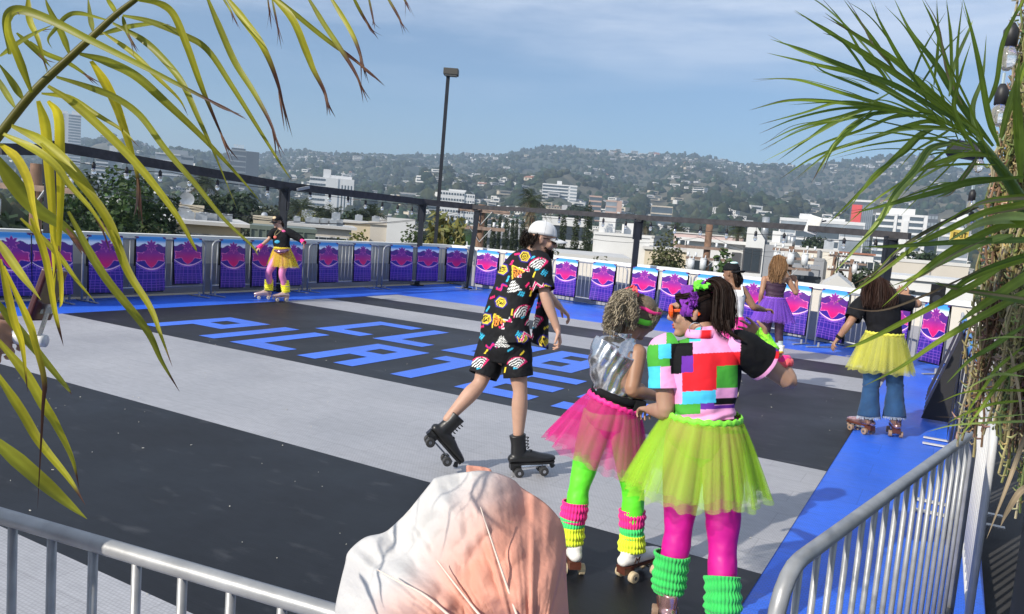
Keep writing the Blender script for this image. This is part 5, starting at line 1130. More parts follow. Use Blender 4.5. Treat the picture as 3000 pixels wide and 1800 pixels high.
for k in range(26):
    a = -PI * .5 + rnd(-1.45, 1.45); q = P(.080 * math.cos(a), -.02 + .095 * math.sin(a), rnd(-.03, .03)); gd.append([(q, .012), (q + V((0, 0, -.03)) + (q - hd) * .25, .018), (q + V((0, 0, -.075)) + (q - hd) * .22 + V((rnd(-.01, .01), rnd(-.01, .01), 0)), .014)])
strands(b, gd, 34, .01, .004, .006, .9, .4, 12, (.018, .012, .009)); b.build('hair', M_hair, root)
b = MB(); gd = []
for k in range(34):
    x = rnd(-.055, .055); y = .085 - abs(x) * .9 + rnd(-.01, .012); z = -.055 - rnd(0, .045) + abs(x) * .3; q = P(x, y, z); gd.append([(q - hf * .01, .010), (q + hf * .012 - UP * .025, .012), (q + hf * .012 - UP * .062, .006)])
strands(b, gd, 22, .01, .004, .003, .8, .4, 8, (.02, .013, .010)); b.build('beard', M_hair, root)
glasses(root, P, A, M_gls, M_blackcloth)
M_bl = mat('black_leather', (.014, .014, .015), .38, var=.15, scale=25, bump=.15, bscale=60); M_bw = mat('black_wheel', (.03, .03, .031), .5)
f1 = unit(RX * .95 + V((RZ.x, RZ.y, 0)) * .22); gO = G(1520, 1392); skate(root, gO, f1, UP, M_bl, M_bl, M_bw, 1.18, .27, M_blackcloth)
hl = m_(1262, 1272, -.12); f2 = unit(m_(1301, 1345, -.10) - m_(1245, 1280, -.12) + RZ * .02); u2 = unit(anL - hl - f2 * (anL - hl).dot(f2)); skate(root, anL - u2 * .245 + f2 * .045, f2, u2, M_bl, M_bl, M_bw, 1.18, .27, M_blackcloth)

# ================================================================== woman in pink tutu and silver top
dP = depth_of(G(1780, 1690)); m_ = lambda px, py, dd=0.0: J(px, py, dP + dd)
root = empty('person', G(1780, 1690), 'woman with curly blonde ponytail in silver top, hot pink tutu and lime leggings', 'person', 'people skating')
lat = unit(RX * .9 - UP * .25 + RZ * .28)
pel, wst, chs, nk = m_(1796, 1205), m_(1806, 1140), m_(1806, 1050), m_(1828, 992)
bd = MB(); torso(bd, pel, wst, chs, nk, lat, .93, .15); hd = m_(1880, 930, .03); hf = unit(RX * .62 + RZ * .7 - UP * .34)
P, A = head(bd, hd, hf, UP + RX * .25, .98); bd.tube([nk, m_(1860, 955, .01)], [.056, .052], 14, 2)
shR, elR, wrR = m_(1868, 1035, -.03), m_(1852, 1143, -.10), m_(1930, 1165, .02); arm(bd, shR, elR, wrR, 1.02); hand(bd, wrR, wrR - elR, RZ, UP, .6, .95)
shL, elL, wrL = m_(1772, 1012, .10), m_(1790, 1100, .28), m_(1850, 1120, .40); arm(bd, shL, elL, wrL, .95); hand(bd, wrL, wrL - elL, -UP, RZ, .6, .95)
hpL, knL, anL = m_(1752, 1215, .04), m_(1697, 1430, depth_of(G(1676, 1680)) - dP), m_(1673, 1600, depth_of(G(1676, 1680)) - dP); hpR, knR, anR = m_(1830, 1235, -.02), m_(1856, 1450, depth_of(G(1840, 1696)) - dP - .02), m_(1850, 1618, depth_of(G(1840, 1696)) - dP)
leg(bd, hpL, knL, anL, .95); leg(bd, hpR, knR, anR, .95); o = bd.build('body', M_skin['tan'], root); remesh(o, .0065)
M_lime = mat('lime_spandex', (.14, .86, .035), .42, var=.06, scale=10, bump=.15, bscale=30)
b = MB()
for h, k, a in ((hpL, knL, anL), (hpR, knR, anR)): clothtube(b, [h + UP * .02, h.lerp(k, .35), h.lerp(k, .75), k, k.lerp(a, .28), k.lerp(a, .6), a], [.084, .084, .069, .059, .061, .050, .042], 40, 12, None, .004, 16)
clothtube(b, [pel + UP * .01, pel - UP * .03, pel - UP * .09], [(.145, .108), (.155, .118), (.12, .11)], 50, 8, lat, .003, 12, True); b.build('leggings', M_lime, root, True)
M_silver = mat('silver_lame', (.62, .62, .64), .26, metal=.92, var=.08, scale=8, bump=.25, bscale=12)
def wrink(a, t, q): px, py = PJ(q); return (.006 if t < .6 else .0015) * math.sin((px * .35 + py * .22) * .55 + 2 * nz3(q, 9)) * (.4 + .6 * t)
b = MB(); clothtube(b, [wst - unit(nk - wst) * .03, wst, chs, chs.lerp(nk, .55), nk, nk + UP * .035], [(.130, .098), (.128, .096), (.160, .114), (.146, .094), (.066, .062), (.060, .058)], 130, 14, lat, .006, 12, False, wrink); o = b.build('top', M_silver, root, True); solid(o, .002)
b = MB(); cb_ = m_(1806, 1160); ax_ = unit(RX * -.30 + UP * -.93); rg = []
lt2 = unit(m_(1866, 1180) - m_(1750, 1140)); dp2 = ax_.cross(lt2)
for z in (-.022, .022): rg.append([cb_ + ax_ * z + lt2 * (.142 * math.cos(t)) + dp2 * (.112 * math.sin(t)) for t in [2 * PI * i / 60 for i in range(60)]])
b.rings(rg, False); o = b.build('belt', M_blackcloth, root, True); solid(o, .006)
b = MB(); b.box(m_(1868, 1196, -.06), (.07, .05, .10), Matrix((lt2, dp2, ax_)).transposed()); o = b.build('belt_pouch', M_blackcloth, root); bv = o.modifiers.new('bevel', 'BEVEL'); bv.width = .015; bv.segments = 3
PKT = (.95, .05, .38); tutu(root, m_(1802, 1178), ax_ * -1 if ax_.z > 0 else ax_, lt2, .148, .315, .345, [PKT, (.92, .08, .40), (.95, .10, .45)], .32, 3, 22, .86, 3, RX * .03, fabric('hot_pink_band', (.86, .02, .27), .6))
M_wp, M_wg, M_wy = fabric('pink_knit', (.90, .02, .26), .9, sheen=.3), fabric('green_knit', (.05, .66, .16), .9, sheen=.3), fabric('yellow_knit', (.72, .86, .03), .9, sheen=.3)
for tp, pts in (((1686, 1470), [(1683, 1497), (1678, 1524), (1674, 1548), (1672, 1592)]), ((1853, 1494), [(1852, 1515), (1851, 1538), (1852, 1571), (1851, 1614)])):
    ddw = depth_of(G(1676, 1680) if tp[0] < 1700 else G(1840, 1696)) - dP; q = [m_(*tp, ddw)] + [m_(*z, ddw) for z in pts]
    warmer(root, 'leg_warmer', [q[0], q[1], q[2] - UP * .01], [.066, .070, .064], M_wp, 26, ph=1.0); warmer(root, 'leg_warmer', [q[2] + UP * .012, q[3] - UP * .008], [.062, .062], M_wg, 26, ph=2.2); warmer(root, 'leg_warmer', [q[3] + UP * .012, (q[3] + q[4]) / 2, q[4]], [.062, .070, .066], M_wy, 26, ph=.4)
M_wl = mat('white_leather', (.80, .78, .74), .4, var=.06, scale=20, coat=.3); M_bs = mat('brown_sole', (.10, .03, .018), .45, var=.2); M_tw_ = mat('tan_wheel', (.58, .47, .31), .45, var=.08); 
f1 = unit(RX * .80 + V((RZ.x, RZ.y, 0)) * .62); gR = G(1840, 1696); sk = skate(root, gR, f1, UP, M_wl, M_bs, M_tw_, 1.04, .17, topw=.72)
txt_p = gR + f1 * .01 * 0 - f1.cross(UP) * 0; rr_ = f1.cross(UP); M4 = Matrix((f1, UP, rr_)).transposed()
cu = bpy.data.curves.new('monogram', 'FONT'); cu.body = 'M'; cu.size = .05; cu.shear = .35; cu.extrude = .001; cu.align_x = 'CENTER'; t_ = bpy.data.objects.new('tmp', cu); COL.objects.link(t_); me = bpy.data.meshes.new_from_object(t_.evaluated_get(bpy.context.evaluated_depsgraph_get())); bpy.data.objects.remove(t_); me.materials.clear(); me.materials.append(M_bs)
mo = inst('monogram', me, sk); mo.matrix_local = Matrix.Translation(gR + f1 * .005 + UP * .105 + rr_ * .0465 - root.location) @ M4.to_4x4()
f2 = unit(V((RZ.x, RZ.y, 0)) * .93 - RX * .12); skate(root, G(1676, 1680), f2, UP, M_wl, M_bs, M_tw_, 1.04, .17, topw=.72)
# hair: curly high ponytail, headbands
BLN = (.33, .28, .20); b = MB(); b.ell(hd - hf * .012 + A[2] * .022, (.083, .100, .100), A, 24, 16, (.16, .125, .085)); gd = []
top = m_(1843, 866, -.02)
for k in range(40):
    ex, ey = 1770 + rnd(0, 100), 905 + rnd(0, 88) - 0; ex2 = 1820 + (ex - 1820) * .75; gd.append([(top + V((rnd(-.02, .02),) * 3), .02), (m_((ex2 + 1838) / 2 + rnd(-8, 8), 850 + (ey - 850) * .2 + rnd(-6, 10), -.06 + rnd(-.07, .07)), .022), (m_((ex + ex2) / 2, 850 + (ey - 850) * .65, -.08 + rnd(-.08, .08)), .024), (m_(ex * .75 + 1800 * .25, ey, -.06 + rnd(-.07, .07)), .015)])
strands(b, gd, 58, .02, .0042, .0075, 1.5, .3, 27, BLN, .4)
gd = [[(P(.07 * math.cos(a), .02 + .08 * math.sin(a), .08), .012), (P(.084 * math.cos(a), .085 * math.sin(a), .03), .012), (P(.084 * math.cos(a), .07 * math.sin(a) - .01, -.05), .012)] for a in [rnd(-.5, 1.2) for _ in range(14)]]
strands(b, gd, 26, .01, .004, .004, 1.0, .3, 10, BLN, .3); gd = []
for k in range(60):
    a = rnd(-.4, 3.6); z0 = rnd(-.03, .07); q = math.sqrt(max(.05, 1 - ((z0 - .02) / .1) ** 2)); p0 = P(.086 * q * math.cos(a), -.012 + .102 * q * math.sin(a), z0); mid = (p0 + top) / 2; mid = hd + (mid - hd).normalized() * .112; gd.append([(p0, .010), (mid, .012), (top, .012)])
strands(b, gd, 40, .01, .0032, .0015, .7, .2, 10, (.22, .175, .12), .35); b.build('hair', M_hair, root)
def headband(root, P, mt, tilt, z, w_, rx=.088, ry=.106, name='headband'):
    b = MB(); rg = []
    for d in (-w_ / 2, w_ / 2): rg.append([P(rx * math.cos(a), -.008 + ry * math.sin(a), z + d + tilt * math.sin(a) + .004 * math.sin(5 * a)) for a in [2 * PI * i / 50 for i in range(50)]])
    b.rings(rg, False); o = b.build(name, mt, root, True); solid(o, .007); return o
M_neon = fabric('neon_green_cloth', (.16, .78, .04), .8); M_hot = fabric('hot_pink_cloth', (.9, .03, .25), .8); M_coral = fabric('coral_cloth', (1.0, .12, .14), .7)
headband(root, P, M_neon, .045, -.006, .032, .088, .105); headband(root, P, M_hot, .02, .05, .018, .090, .104)
def bow(root, c, r, mt, seedv, name='hair_bow'):
    rr2 = random.Random(seedv); b = MB()
    for k in range(7):
        d = unit((rr2.gauss(0, 1), rr2.gauss(0, 1), rr2.gauss(.5, .7))); e = d.orthogonal().normalized(); vs = []
        for j in range(6):
            for i in range(5): t = j / 5; u_ = (i / 4 - .5); vs.append(c + d * (r * math.sin(t * 2.6) * 1.0) + e * (u_ * r * (.35 + .9 * t)) + d.cross(e) * (r * .25 * math.sin(t * 4 + u_ * 5 + k)))
        b.add(vs, [(j * 5 + i, j * 5 + i + 1, j * 5 + i + 6, j * 5 + i + 5) for j in range(5) for i in range(4)])
    o = b.build(name, mt, root, True); solid(o, .003)
bow(root, m_(1850, 858, -.03), .042, M_coral, 4); bow(root, m_(1872, 880, .0), .03, M_hot, 9)
# ================================================================== woman in lime tutu and patchwork shirt
random.seed(33)
dLm = depth_of(G(2040, 1862)); m_ = lambda px, py, dd=0.0: J(px, py, dLm + dd)
root = empty('person', G(2040, 1862), 'woman with dark ponytail and orange sunglasses in colour block shirt and lime tutu', 'person', 'people skating')
lat = unit(RX * .97 + RZ * .18 + UP * .03)
pel, wst, chs, nk = m_(2062, 1268), m_(2064, 1195), m_(2062, 1085), m_(2066, 990)
bd = MB(); torso(bd, pel, wst, chs, nk, lat, 1.04, .172); hd = m_(2030, 914, .02); hf = unit(RX * -.93 + RZ * .28 - UP * .02)
P, A = head(bd, hd, hf, UP + RX * .10, 1.0); bd.tube([nk, m_(2050, 950, .01)], [.062, .056], 14, 2)
shR, elR, wrR = m_(2172, 1018, -.02), m_(2312, 1118, .02), m_(2243, 1002, .10); arm(bd, shR, elR, wrR, 1.12); hand(bd, wrR, m_(2200, 965, .14) - wrR, unit(-RX * .3 - RZ * .8 - UP * .4), unit(UP + RX * .25), .28, 1.0, .2, .9)
shL, elL, wrL = m_(1946, 1035, .0), m_(1950, 1205, -.02), m_(1905, 1200, .22); arm(bd, shL, elL, wrL, 1.1); hand(bd, wrL, wrL - elL, -UP, RX, .6, 1.0)
dl1 = depth_of(G(1956, 1858)) - dLm; dl2 = depth_of(G(2116, 1915)) - dLm
hpL, knL, anL = m_(2010, 1275, .04), m_(1986, 1560, dl1 * .5), m_(1956, 1770, dl1); hpR, knR, anR = m_(2118, 1280, -.02), m_(2117, 1610, dl2 * .6), m_(2115, 1838, dl2)
leg(bd, hpL, knL, anL, 1.06, 1.05); leg(bd, hpR, knR, anR, 1.06, 1.05); o = bd.build('body', M_skin['olive'], root); remesh(o, .0065)
M_mag = mat('magenta_spandex', (.60, .006, .26), .48, var=.08, scale=8, bump=.15, bscale=24)
b = MB()
for h, k, a in ((hpL, knL, anL), (hpR, knR, anR)): clothtube(b, [h + UP * .02, h.lerp(k, .35), h.lerp(k, .75), k, k.lerp(a, .28), k.lerp(a, .55), k.lerp(a, .78)], [.098, .098, .080, .066, .067, .058, .05], 44, 12, None, .0035, 13)
clothtube(b, [pel + UP * .08, pel - UP * .02, pel - UP * .10], [(.168, .120), (.178, .132), (.13, .12)], 56, 8, lat, .003, 12, True); b.build('tights', M_mag, root, True)
# colour block print, laid out on the back as the shirt has it
K = {c: tuple(hexl(h)) for c, h in dict(p='f2a6d6', k='0d0d10', r='e3242f', g='4aa63a', c='4cc4ea', v='6a2fa0').items()}
BL = [(1952, 0, 2020, 1003, 'g'), (2020, 0, 2053, 1001, 'c'), (1930, 1003, 1966, 1045, 'c'), (0, 1003, 1962, 1068, 'g'), (0, 1068, 1935, 1140, 'c'), (0, 1068, 1965, 1142, 'p'), (1962, 1003, 2030, 1041, 'k'), (2026, 1001, 2170, 1036, 'p'), (1950, 1041, 1997, 1092, 'k'), (1997, 1041, 2031, 1089, 'v'), (2030, 1030, 2168, 1075, 'r'), (1950, 1092, 1999, 1180, 'p'), (1999, 1075, 2099, 1145, 'r'), (2099, 1075, 2160, 1140, 'g'), (1990, 1143, 2097, 1182, 'c'), (2097, 1140, 2160, 1170, 'p'), (0, 1180, 2052, 1212, 'g'), (2052, 1172, 2092, 1192, 'v'), (2092, 1168, 2150, 1188, 'k'), (2045, 1190, 2160, 1200, 'v'), (2040, 1198, 2170, 1222, 'p'), (2160, 1036, 2215, 1140, 'k'), (2168, 0, 2215, 1090, 'k')]
def patch(p):
    px, py = PJ(p)
    if (p - CAM).dot(RZ) > dLm + .10: px = 2062 * 2 - px + 15; py -= 12
    py2 = py + (px - 2062) * .05
    for x0, y0, x1, y1, c in BL:
        if x0 <= px < x1 and y0 <= py2 < y1: return K[c]
    return K['k'] if px > 2150 else K['p']
M_patch = mat('colour_block', (1, 1, 1), .8, attr=True, var=.04, scale=10, spec=.25, bump=.06, bscale=200)
b = MB(); ps = [m_(2062, 1222), m_(2062, 1190), m_(2063, 1120), m_(2064, 1050), m_(2066, 1012), m_(2066, 988), m_(2063, 972, .01)]
def foldw(a, t, q): return .006 * math.sin(t * 40 + 3 * math.sin(a * 2)) * max(0, 1 - t * 3.5) + .004 * math.sin(a * 7 + 5 * t)
clothtube(b, ps, [(.160, .124), (.152, .122), (.172, .132), (.182, .124), (.172, .10), (.082, .076), (.070, .070)], 400, 34, lat, .005, 7, False, foldw)
slv = MB()
clothtube(b, [m_(2140, 1012), shR, shR.lerp(elR, .35), shR.lerp(elR, .50)], [.070, .085, .088, .090], 210, 32, None, .005, 9)
clothtube(b, [m_(1985, 1015), shL, shL.lerp(elL, .4), shL.lerp(elL, .60)], [.070, .078, .076, .078], 200, 32, None, .005, 9)
cuff = shR.lerp(elR, .44); dirc = unit(elR - shR)
def patch2(p):
    if (p - cuff).dot(dirc) > 0 and PJ(p)[0] > 2200: return K['p'] if PJ(p)[1] > 1052 else (K['r'] if PJ(p)[1] > 1030 else K['v'])
    return patch(p)
paint(b, patch2); o = b.build('shirt', M_patch, root, True); solid(o, .003)
b = MB(); rg = [[m_(2060, 978) + lat * (.082 * k * math.cos(t)) + RZ * (.078 * k * math.sin(t)) + UP * (z + .008 * math.sin(t)) for t in [2 * PI * i / 40 for i in range(40)]] for z, k in ((.0, .9), (.022, .92), (.026, 1.0), (-.012, 1.12))]
b.rings(rg, False); paint(b, lambda p: K['p'] if PJ(p)[0] < 2050 or PJ(p)[0] > 2085 else K['r']); o = b.build('collar', M_patch, root, True); solid(o, .003)
LIM = (.60, .98, .08); tutu(root, m_(2062, 1215), V((.02, 0, -1)), lat, .172, .345, .375, [LIM, (.55, .95, .10), (.66, 1.0, .14)], .31, 3, 30, .95, 8, RX * -.02, fabric('lime_band', (.25, .85, .05), .6))
M_kg = fabric('green_rib_knit', (.035, .52, .10), .95, sheen=.3)
warmer(root, 'leg_warmer', [m_(1970, 1622, dl1 * .7), m_(1964, 1670, dl1 * .85), m_(1960, 1708, dl1), m_(1956, 1738, dl1)], [.080, .076, .078, .066], M_kg, 30, .0034, .0048, 9); warmer(root, 'leg_warmer', [m_(2117, 1690, dl2 * .75), m_(2118, 1735, dl2 * .9), m_(2117, 1775, dl2), m_(2115, 1800, dl2)], [.080, .077, .080, .066], M_kg, 30, .0034, .0048, 9, 2)
M_holo = mat('holographic_leather', (.66, .38, .36), .2, metal=.75, var=.35, scale=9, coat=.6); M_rw = mat('brown_wheel', (.30, .20, .14), .5)
fH = unit(V((RZ.x, RZ.y, 0)) + RX * .15); skate(root, G(1950, 1858), fH, UP, M_holo, M_bs, M_rw, 1.05, .21, M_wl, topw=.8); skate(root, G(2116, 1915), unit(V((RZ.x, RZ.y, 0)) + RX * .35), UP, M_holo, M_bs, M_rw, 1.05, .21, M_wl, topw=.8)
# hair
DRK = (.022, .012, .009); b = MB(); b.ell(hd - hf * .016 + A[2] * .022, (.084, .101, .100), A, 24, 16, (.012, .007, .006)); gd = []
for k in range(14):
    o1 = rnd(-14, 18); o2 = rnd(-.02, .02); gd.append([(m_(2062, 860 + rnd(-5, 5), .0 + o2 * .3), .018), (m_(2090 + o1 * .3, 826 + abs(o1) * .3, o2 * .8), .026), (m_(2118 + o1 * .6, 856, -.03 + o2), .042), (m_(2120 + o1, 930, -.06 + o2), .044), (m_(2126 + o1, 985 + rnd(-20, 14), -.08 + o2), .030)])
gd.append([(m_(2130, 940, -.1), .012), (m_(2140, 975, -.12), .01), (m_(2180, 1000, -.13), .004)])
strands(b, gd, 170, .02, .0026, .0015, .4, .5, 28, DRK, .3)
gd = [[(P(x, .075, .072 + rnd(-.01, .01)), .008), (P(x * 1.25, .0, .116 - abs(x) * .5), .010), (P(x * .4, -.085, .095), .008)] for x in [rnd(-.075, .075) for _ in range(24)]]
gd += [[(P(s * .078, .05, .04), .008), (P(s * .089, -.01, .05), .010), (P(s * .05, -.095, .085), .008)] for s in (-1, 1) for _ in range(5)]; gd += [[(P(x, -.09, -.07), .008), (P(x * 1.1, -.112, -.01), .010), (P(x * .5, -.105, .08), .008)] for x in [rnd(-.06, .06) for _ in range(12)]]
strands(b, gd, 46, .01, .0035, .001, .6, .4, 14, DRK, .35); b.build('hair', M_hair, root)
M_lace = fabric('purple_lace', (.20, .025, .36), .85); b = MB(); vs = []; n1, n2 = 40, 12
for j in range(n1 + 1):
    a = PI * (j / n1 - .5) * 1.25
    for i in range(n2 + 1): q = (i / n2 - .5) * .055; vs.append(P(.093 * math.sin(a), .022 + q + .006 * math.sin(j * 1.1 + i), .022 + .103 * math.cos(a) + .004 * math.sin(j * 2.1)))
b.add(vs, [(j * (n2 + 1) + i, j * (n2 + 1) + i + 1, (j + 1) * (n2 + 1) + i + 1, (j + 1) * (n2 + 1) + i) for j in range(n1) for i in range(n2)]); o = b.build('headscarf', M_lace, root, True); solid(o, .006)
b = MB(); kq = m_(2032, 858, -.07); gd = [[(kq, .012), (kq - UP * .03 + RX * rnd(-.022, .018), .010), (m_(2014 + rnd(0, 30), 900 + rnd(-12, 5), -.095), .009)] for _ in range(16)]; strands(b, gd, 40, .01, .005, .003, 1.6, 0, 12, (.20, .03, .36), .3); b.build('scarf_tail', mat('scarf_tail', (0, 0, 0), .85, attr=True), root)
bow(root, m_(2056, 842, -.05), .040, M_neon, 2)
glasses(root, P, A, mat('orange_lens', (.85, .11, .01), .12, spec=.7), mat('orange_frame', (.85, .10, .01), .2, coat=.5), 1.0, 1.32)
b = MB(); ec = P(-.082, -.014, -.075) if (P(-.082, 0, 0) - CAM).length < (P(.082, 0, 0) - CAM).length else P(.082, -.014, -.075); b.tube([ec + hf * (.028 * math.cos(t)) + UP * (.028 * math.sin(t)) for t in [2 * PI * i / 24 for i in range(25)]], .0018, 6, 1, False); b.build('hoop_earring', M_chrome, root)
b = MB(); b.ell(P(0, .094, -.061), (.023, .008, .0065), A, 10, 6); b.ell(P(0, .091, -.073), (.020, .009, .0075), A, 10, 6); b.build('lips', mat('lipstick', (.42, .08, .08), .4), root, True)
fa = lambda t: elR.lerp(wrR, t)
b = MB(); dfa = unit(wrR - elR); gl = MB(); clothtube(gl, [fa(.72), fa(.9), wrR + dfa * .02, wrR + unit(m_(2200, 965, .14) - wrR) * .055], [.040, .035, .034, .044], 60, 10, unit(UP), .002, 20); o = gl.build('fishnet_glove', mat('neon_net', (.28, .95, .03), .55, var=.45, scale=70, detail=0, bump=.9, bscale=110), root, True); solid(o, .003)
def ring(name, c, d, r, th, mt, wob=0):
    u_ = unit(d).orthogonal().normalized(); w_ = unit(d).cross(u_); b = MB(); b.tube([c + u_ * (r * (1 + wob * math.sin(7 * t)) * math.cos(t)) + w_ * (r * (1 + wob * math.cos(5 * t)) * math.sin(t)) + unit(d) * (wob * r * math.sin(9 * t)) for t in [2 * PI * i / 40 for i in range(41)]], th, 10, 1, False); b.build(name, mt, root, True)
ring('bangle', fa(.62), dfa, .043, .0065, mat('yellow_plastic', (.85, .55, .01), .3, coat=.4)); ring('scrunchie', fa(.44), dfa, .048, .018, M_hot, .10); ring('scrunchie', fa(.36), dfa, .050, .018, M_coral, .10)

# ================================================================== skater in cap at the left barriers
dS = depth_of(G(802, 880)); m_ = lambda px, py, dd=0.0: J(px, py, dS + dd)
root = empty('person', G(802, 880), 'woman in patterned cap, black off shoulder top and yellow tutu by the left barriers', 'person', 'people skating')
lat = unit(RX * .95 - RZ * .25); pel, wst, chs, nk = m_(826, 742), m_(825, 722), m_(824, 697), m_(822, 673)
bd = MB(); torso(bd, pel, wst, chs, nk, lat, .95, .16); hd = m_(813, 650); hf = unit(-RZ * .8 - RX * .5 - UP * .25); P, A = head(bd, hd, hf, UP, 1.0); bd.tube([nk, m_(817, 660)], [.055, .052], 12, 2)
shL, elL, wrL = m_(803, 680), m_(786, 703, -.05), m_(761, 724, -.15); arm(bd, shL, elL, wrL, .95); hand(bd, wrL, m_(752, 734, -.18) - wrL, -UP, -RZ, .25)
shR, elR, wrR = m_(846, 682), m_(876, 698, .0), m_(888, 709, -.1); arm(bd, shR, elR, wrR, .95); hand(bd, wrR, m_(893, 726, -.15) - wrR, -RX, -RZ, .2, 1.0, .25)
hpL, knL, anL = m_(815, 748), m_(788, 797, -.12), m_(789, 852); hpR, knR, anR = m_(838, 750), m_(826, 802, -.12), m_(838, 857); leg(bd, hpL, knL, anL); leg(bd, hpR, knR, anR); o = bd.build('body', M_skin['fair'], root); remesh(o, .008)
M_bp = mat('pink_tights', (.72, .22, .46), .5, var=.06, scale=10); b = MB()
for h, k, a in ((hpL, knL, anL), (hpR, knR, anR)): clothtube(b, [h + UP * .02, h.lerp(k, .5), k, k.lerp(a, .4), a], [.105, .09, .066, .064, .045], 26, 7, None, .003, 14)
clothtube(b, [pel + UP * .05, pel - UP * .03, pel - UP * .1], [(.165, .12), (.175, .13), (.12, .11)], 36, 5, lat, .002, 12, True); b.build('tights', M_bp, root, True)
b = MB(); clothtube(b, [m_(827, 728), m_(825, 716), chs, m_(826, 684), m_(828, 677)], [(.175, .135), (.172, .13), (.178, .13), (.175, .105), (.13, .095)], 60, 8, lat, .010, 8); clothtube(b, [m_(815, 680), shL, shL.lerp(elL, .7)], [.075, .078, .072], 30, 7, None, .006, 10); clothtube(b, [m_(838, 682), shR, elR, elR.lerp(wrR, .6)], [.075, .085, .075, .060], 30, 7, None, .006, 10); o = b.build('top', M_blackcloth, root, True); solid(o, .003)
b = MB(); b.ell(m_(806, 695, -.135), (.035, .01, .03), (RX, RZ, UP), 10, 6); b.build('top_print', fabric('coral_print', (.9, .18, .12), .6), root); b = MB(); b.ell(m_(812, 709, -.14), (.055, .012, .035), (RX, RZ, UP), 10, 6); b.build('top_print', fabric('blue_print', (.05, .42, .62), .6), root)
b = MB(); b.tube([m_(816, 670, -.04), m_(806, 683, -.13), m_(806, 691, -.15), m_(816, 683, -.14), m_(828, 672, -.05)], .006, 6, 5); b.build('necklace', mat('gold', (.65, .50, .22), .35, metal=.8), root); b = MB(); b.ell(m_(830, 679, -.085), (.05, .02, .035), (RX, RZ, UP), 10, 6); b.build('undershirt', fabric('pink_undershirt', (.85, .12, .34), .7), root, True)
tutu(root, m_(827, 726), V((.0, 0, -1)), lat, .165, .33, .40, [(.98, .80, .08), (1.0, .84, .12)], .34, 3, 20, .8, 12, RX * .03, fabric('yellow_band', (.82, .62, .03), .6))
b = MB(); b.tube([m_(808, 735, -.16), m_(824, 738, -.22), m_(843, 733, -.16)], [(.03, .05), (.05, .085), (.03, .05)], 14, 5, rnd=True); o = b.build('waist_bag', mat('pink_foil', (.40, .20, .30), .22, metal=.8, var=.3, scale=20), root, True)
M_yk = fabric('yellow_rib_knit', (.80, .74, .02), .95, sheen=.3)
for q in ([(788, 819), (788, 836), (788, 853)], [(834, 823), (836, 840), (838, 858)]): warmer(root, 'leg_warmer', [m_(*z, -.02) for z in q], [.076, .082, .074], M_yk, 22, .003, .008, 10)
M_ro = mat('rose_leather', (.62, .44, .42), .3, metal=.4, var=.1); M_cw = mat('cream_wheel', (.62, .52, .42), .5)
f1 = unit(-RX * .9 - RZ * .35); skate(root, G(784, 877), f1, UP, M_ro, M_ro, M_cw, 1.12, .28, M_wl); skate(root, G(836, 883), unit(-RX * .85 - RZ * .5), UP, M_ro, M_ro, M_cw, 1.12, .28, M_wl)
b = MB(); capcap(b, P, A); b.m = 1; b.ell(P(0, .055, .085), (.05, .05, .038), A, 12, 8); o = b.build('cap', [M_blackcloth, mat('cap_print', (.66, .48, .28), .6, var=.6, scale=25)], root, True)
b = MB(); b.ell(hd - hf * .03 + A[2] * .01, (.080, .085, .085), A, 14, 10, (.05, .025, .015)); strands(b, [[(P(s * .075, -.05, 0), .02), (P(s * .07, -.07, -.08), .025), (P(s * .05, -.09, -.13), .01)] for s in (-1, 1)], 60, .01, .006, .003, .8, .3, 10, (.06, .03, .018)); b.build('hair', M_hair, root)
b = MB(); [b.tube([w - unit(w - e) * .07, w + unit(w - e) * .05], [.036, .048], 14, 4, False) for w, e in ((wrL, elL), (wrR, elR))]; o = b.build('wrist_gloves', M_hot, root, True); solid(o, .004); glasses(root, P, A, M_gls, M_blackcloth)

# ================================================================== skater in purple tutu
dU = depth_of(G(2272, 1060)); m_ = lambda px, py, dd=0.0: J(px, py, dU + dd)
root = empty('person', G(2272, 1060), 'woman with long light brown hair in plum strapless top and purple tutu', 'person', 'people skating')
lat = unit(RX * .97 + RZ * .15); pel, wst, chs, nk = m_(2268, 892), m_(2270, 866), m_(2272, 832), m_(2276, 800); bd = MB(); torso(bd, pel, wst, chs, nk, lat, 1.03, .17); hd = m_(2280, 768, .02); hf = unit(RZ * .9 + RX * .3); P, A = head(bd, hd, hf, UP, 1.02); bd.tube([nk, m_(2279, 782)], [.056, .052], 12, 2)
shL, elL, wrL = m_(2240, 818), m_(2231, 860, -.02), m_(2226, 893, .1); arm(bd, shL, elL, wrL, 1.05); hand(bd, wrL, wrL - elL, RX, RZ, .4)
shR, elR, wrR = m_(2310, 822), m_(2332, 860, -.02), m_(2333, 824, .12); arm(bd, shR, elR, wrR, 1.05); hand(bd, wrR, unit(RX * -.6 + UP * .5 + RZ * .3), -UP, UP, .35, 1.0, .15, 1.0)
hpL, knL, anL = m_(2252, 900), m_(2244, 972, .03), m_(2240, 1035); hpR, knR, anR = m_(2288, 900), m_(2282, 975, .0), m_(2284, 1040, -.02); leg(bd, hpL, knL, anL, 1.02); leg(bd, hpR, knR, anR, 1.02); o = bd.build('body', M_skin['tan'], root); remesh(o, .008)
M_plum = mat('plum_knit', (.045, .018, .040), .7, var=.15, bump=.2, bscale=90); b = MB()
for h, k, a in ((hpL, knL, anL), (hpR, knR, anR)): clothtube(b, [h + UP * .02, h.lerp(k, .5), k, k.lerp(a, .3), k.lerp(a, .45)], [.105, .092, .068, .066, .062], 26, 7, None, .003, 14)
clothtube(b, [pel + UP * .05, pel - UP * .03, pel - UP * .1], [(.175, .125), (.185, .135), (.13, .12)], 36, 5, lat, .002, 12, True); b.build('tights', M_plum, root, True)
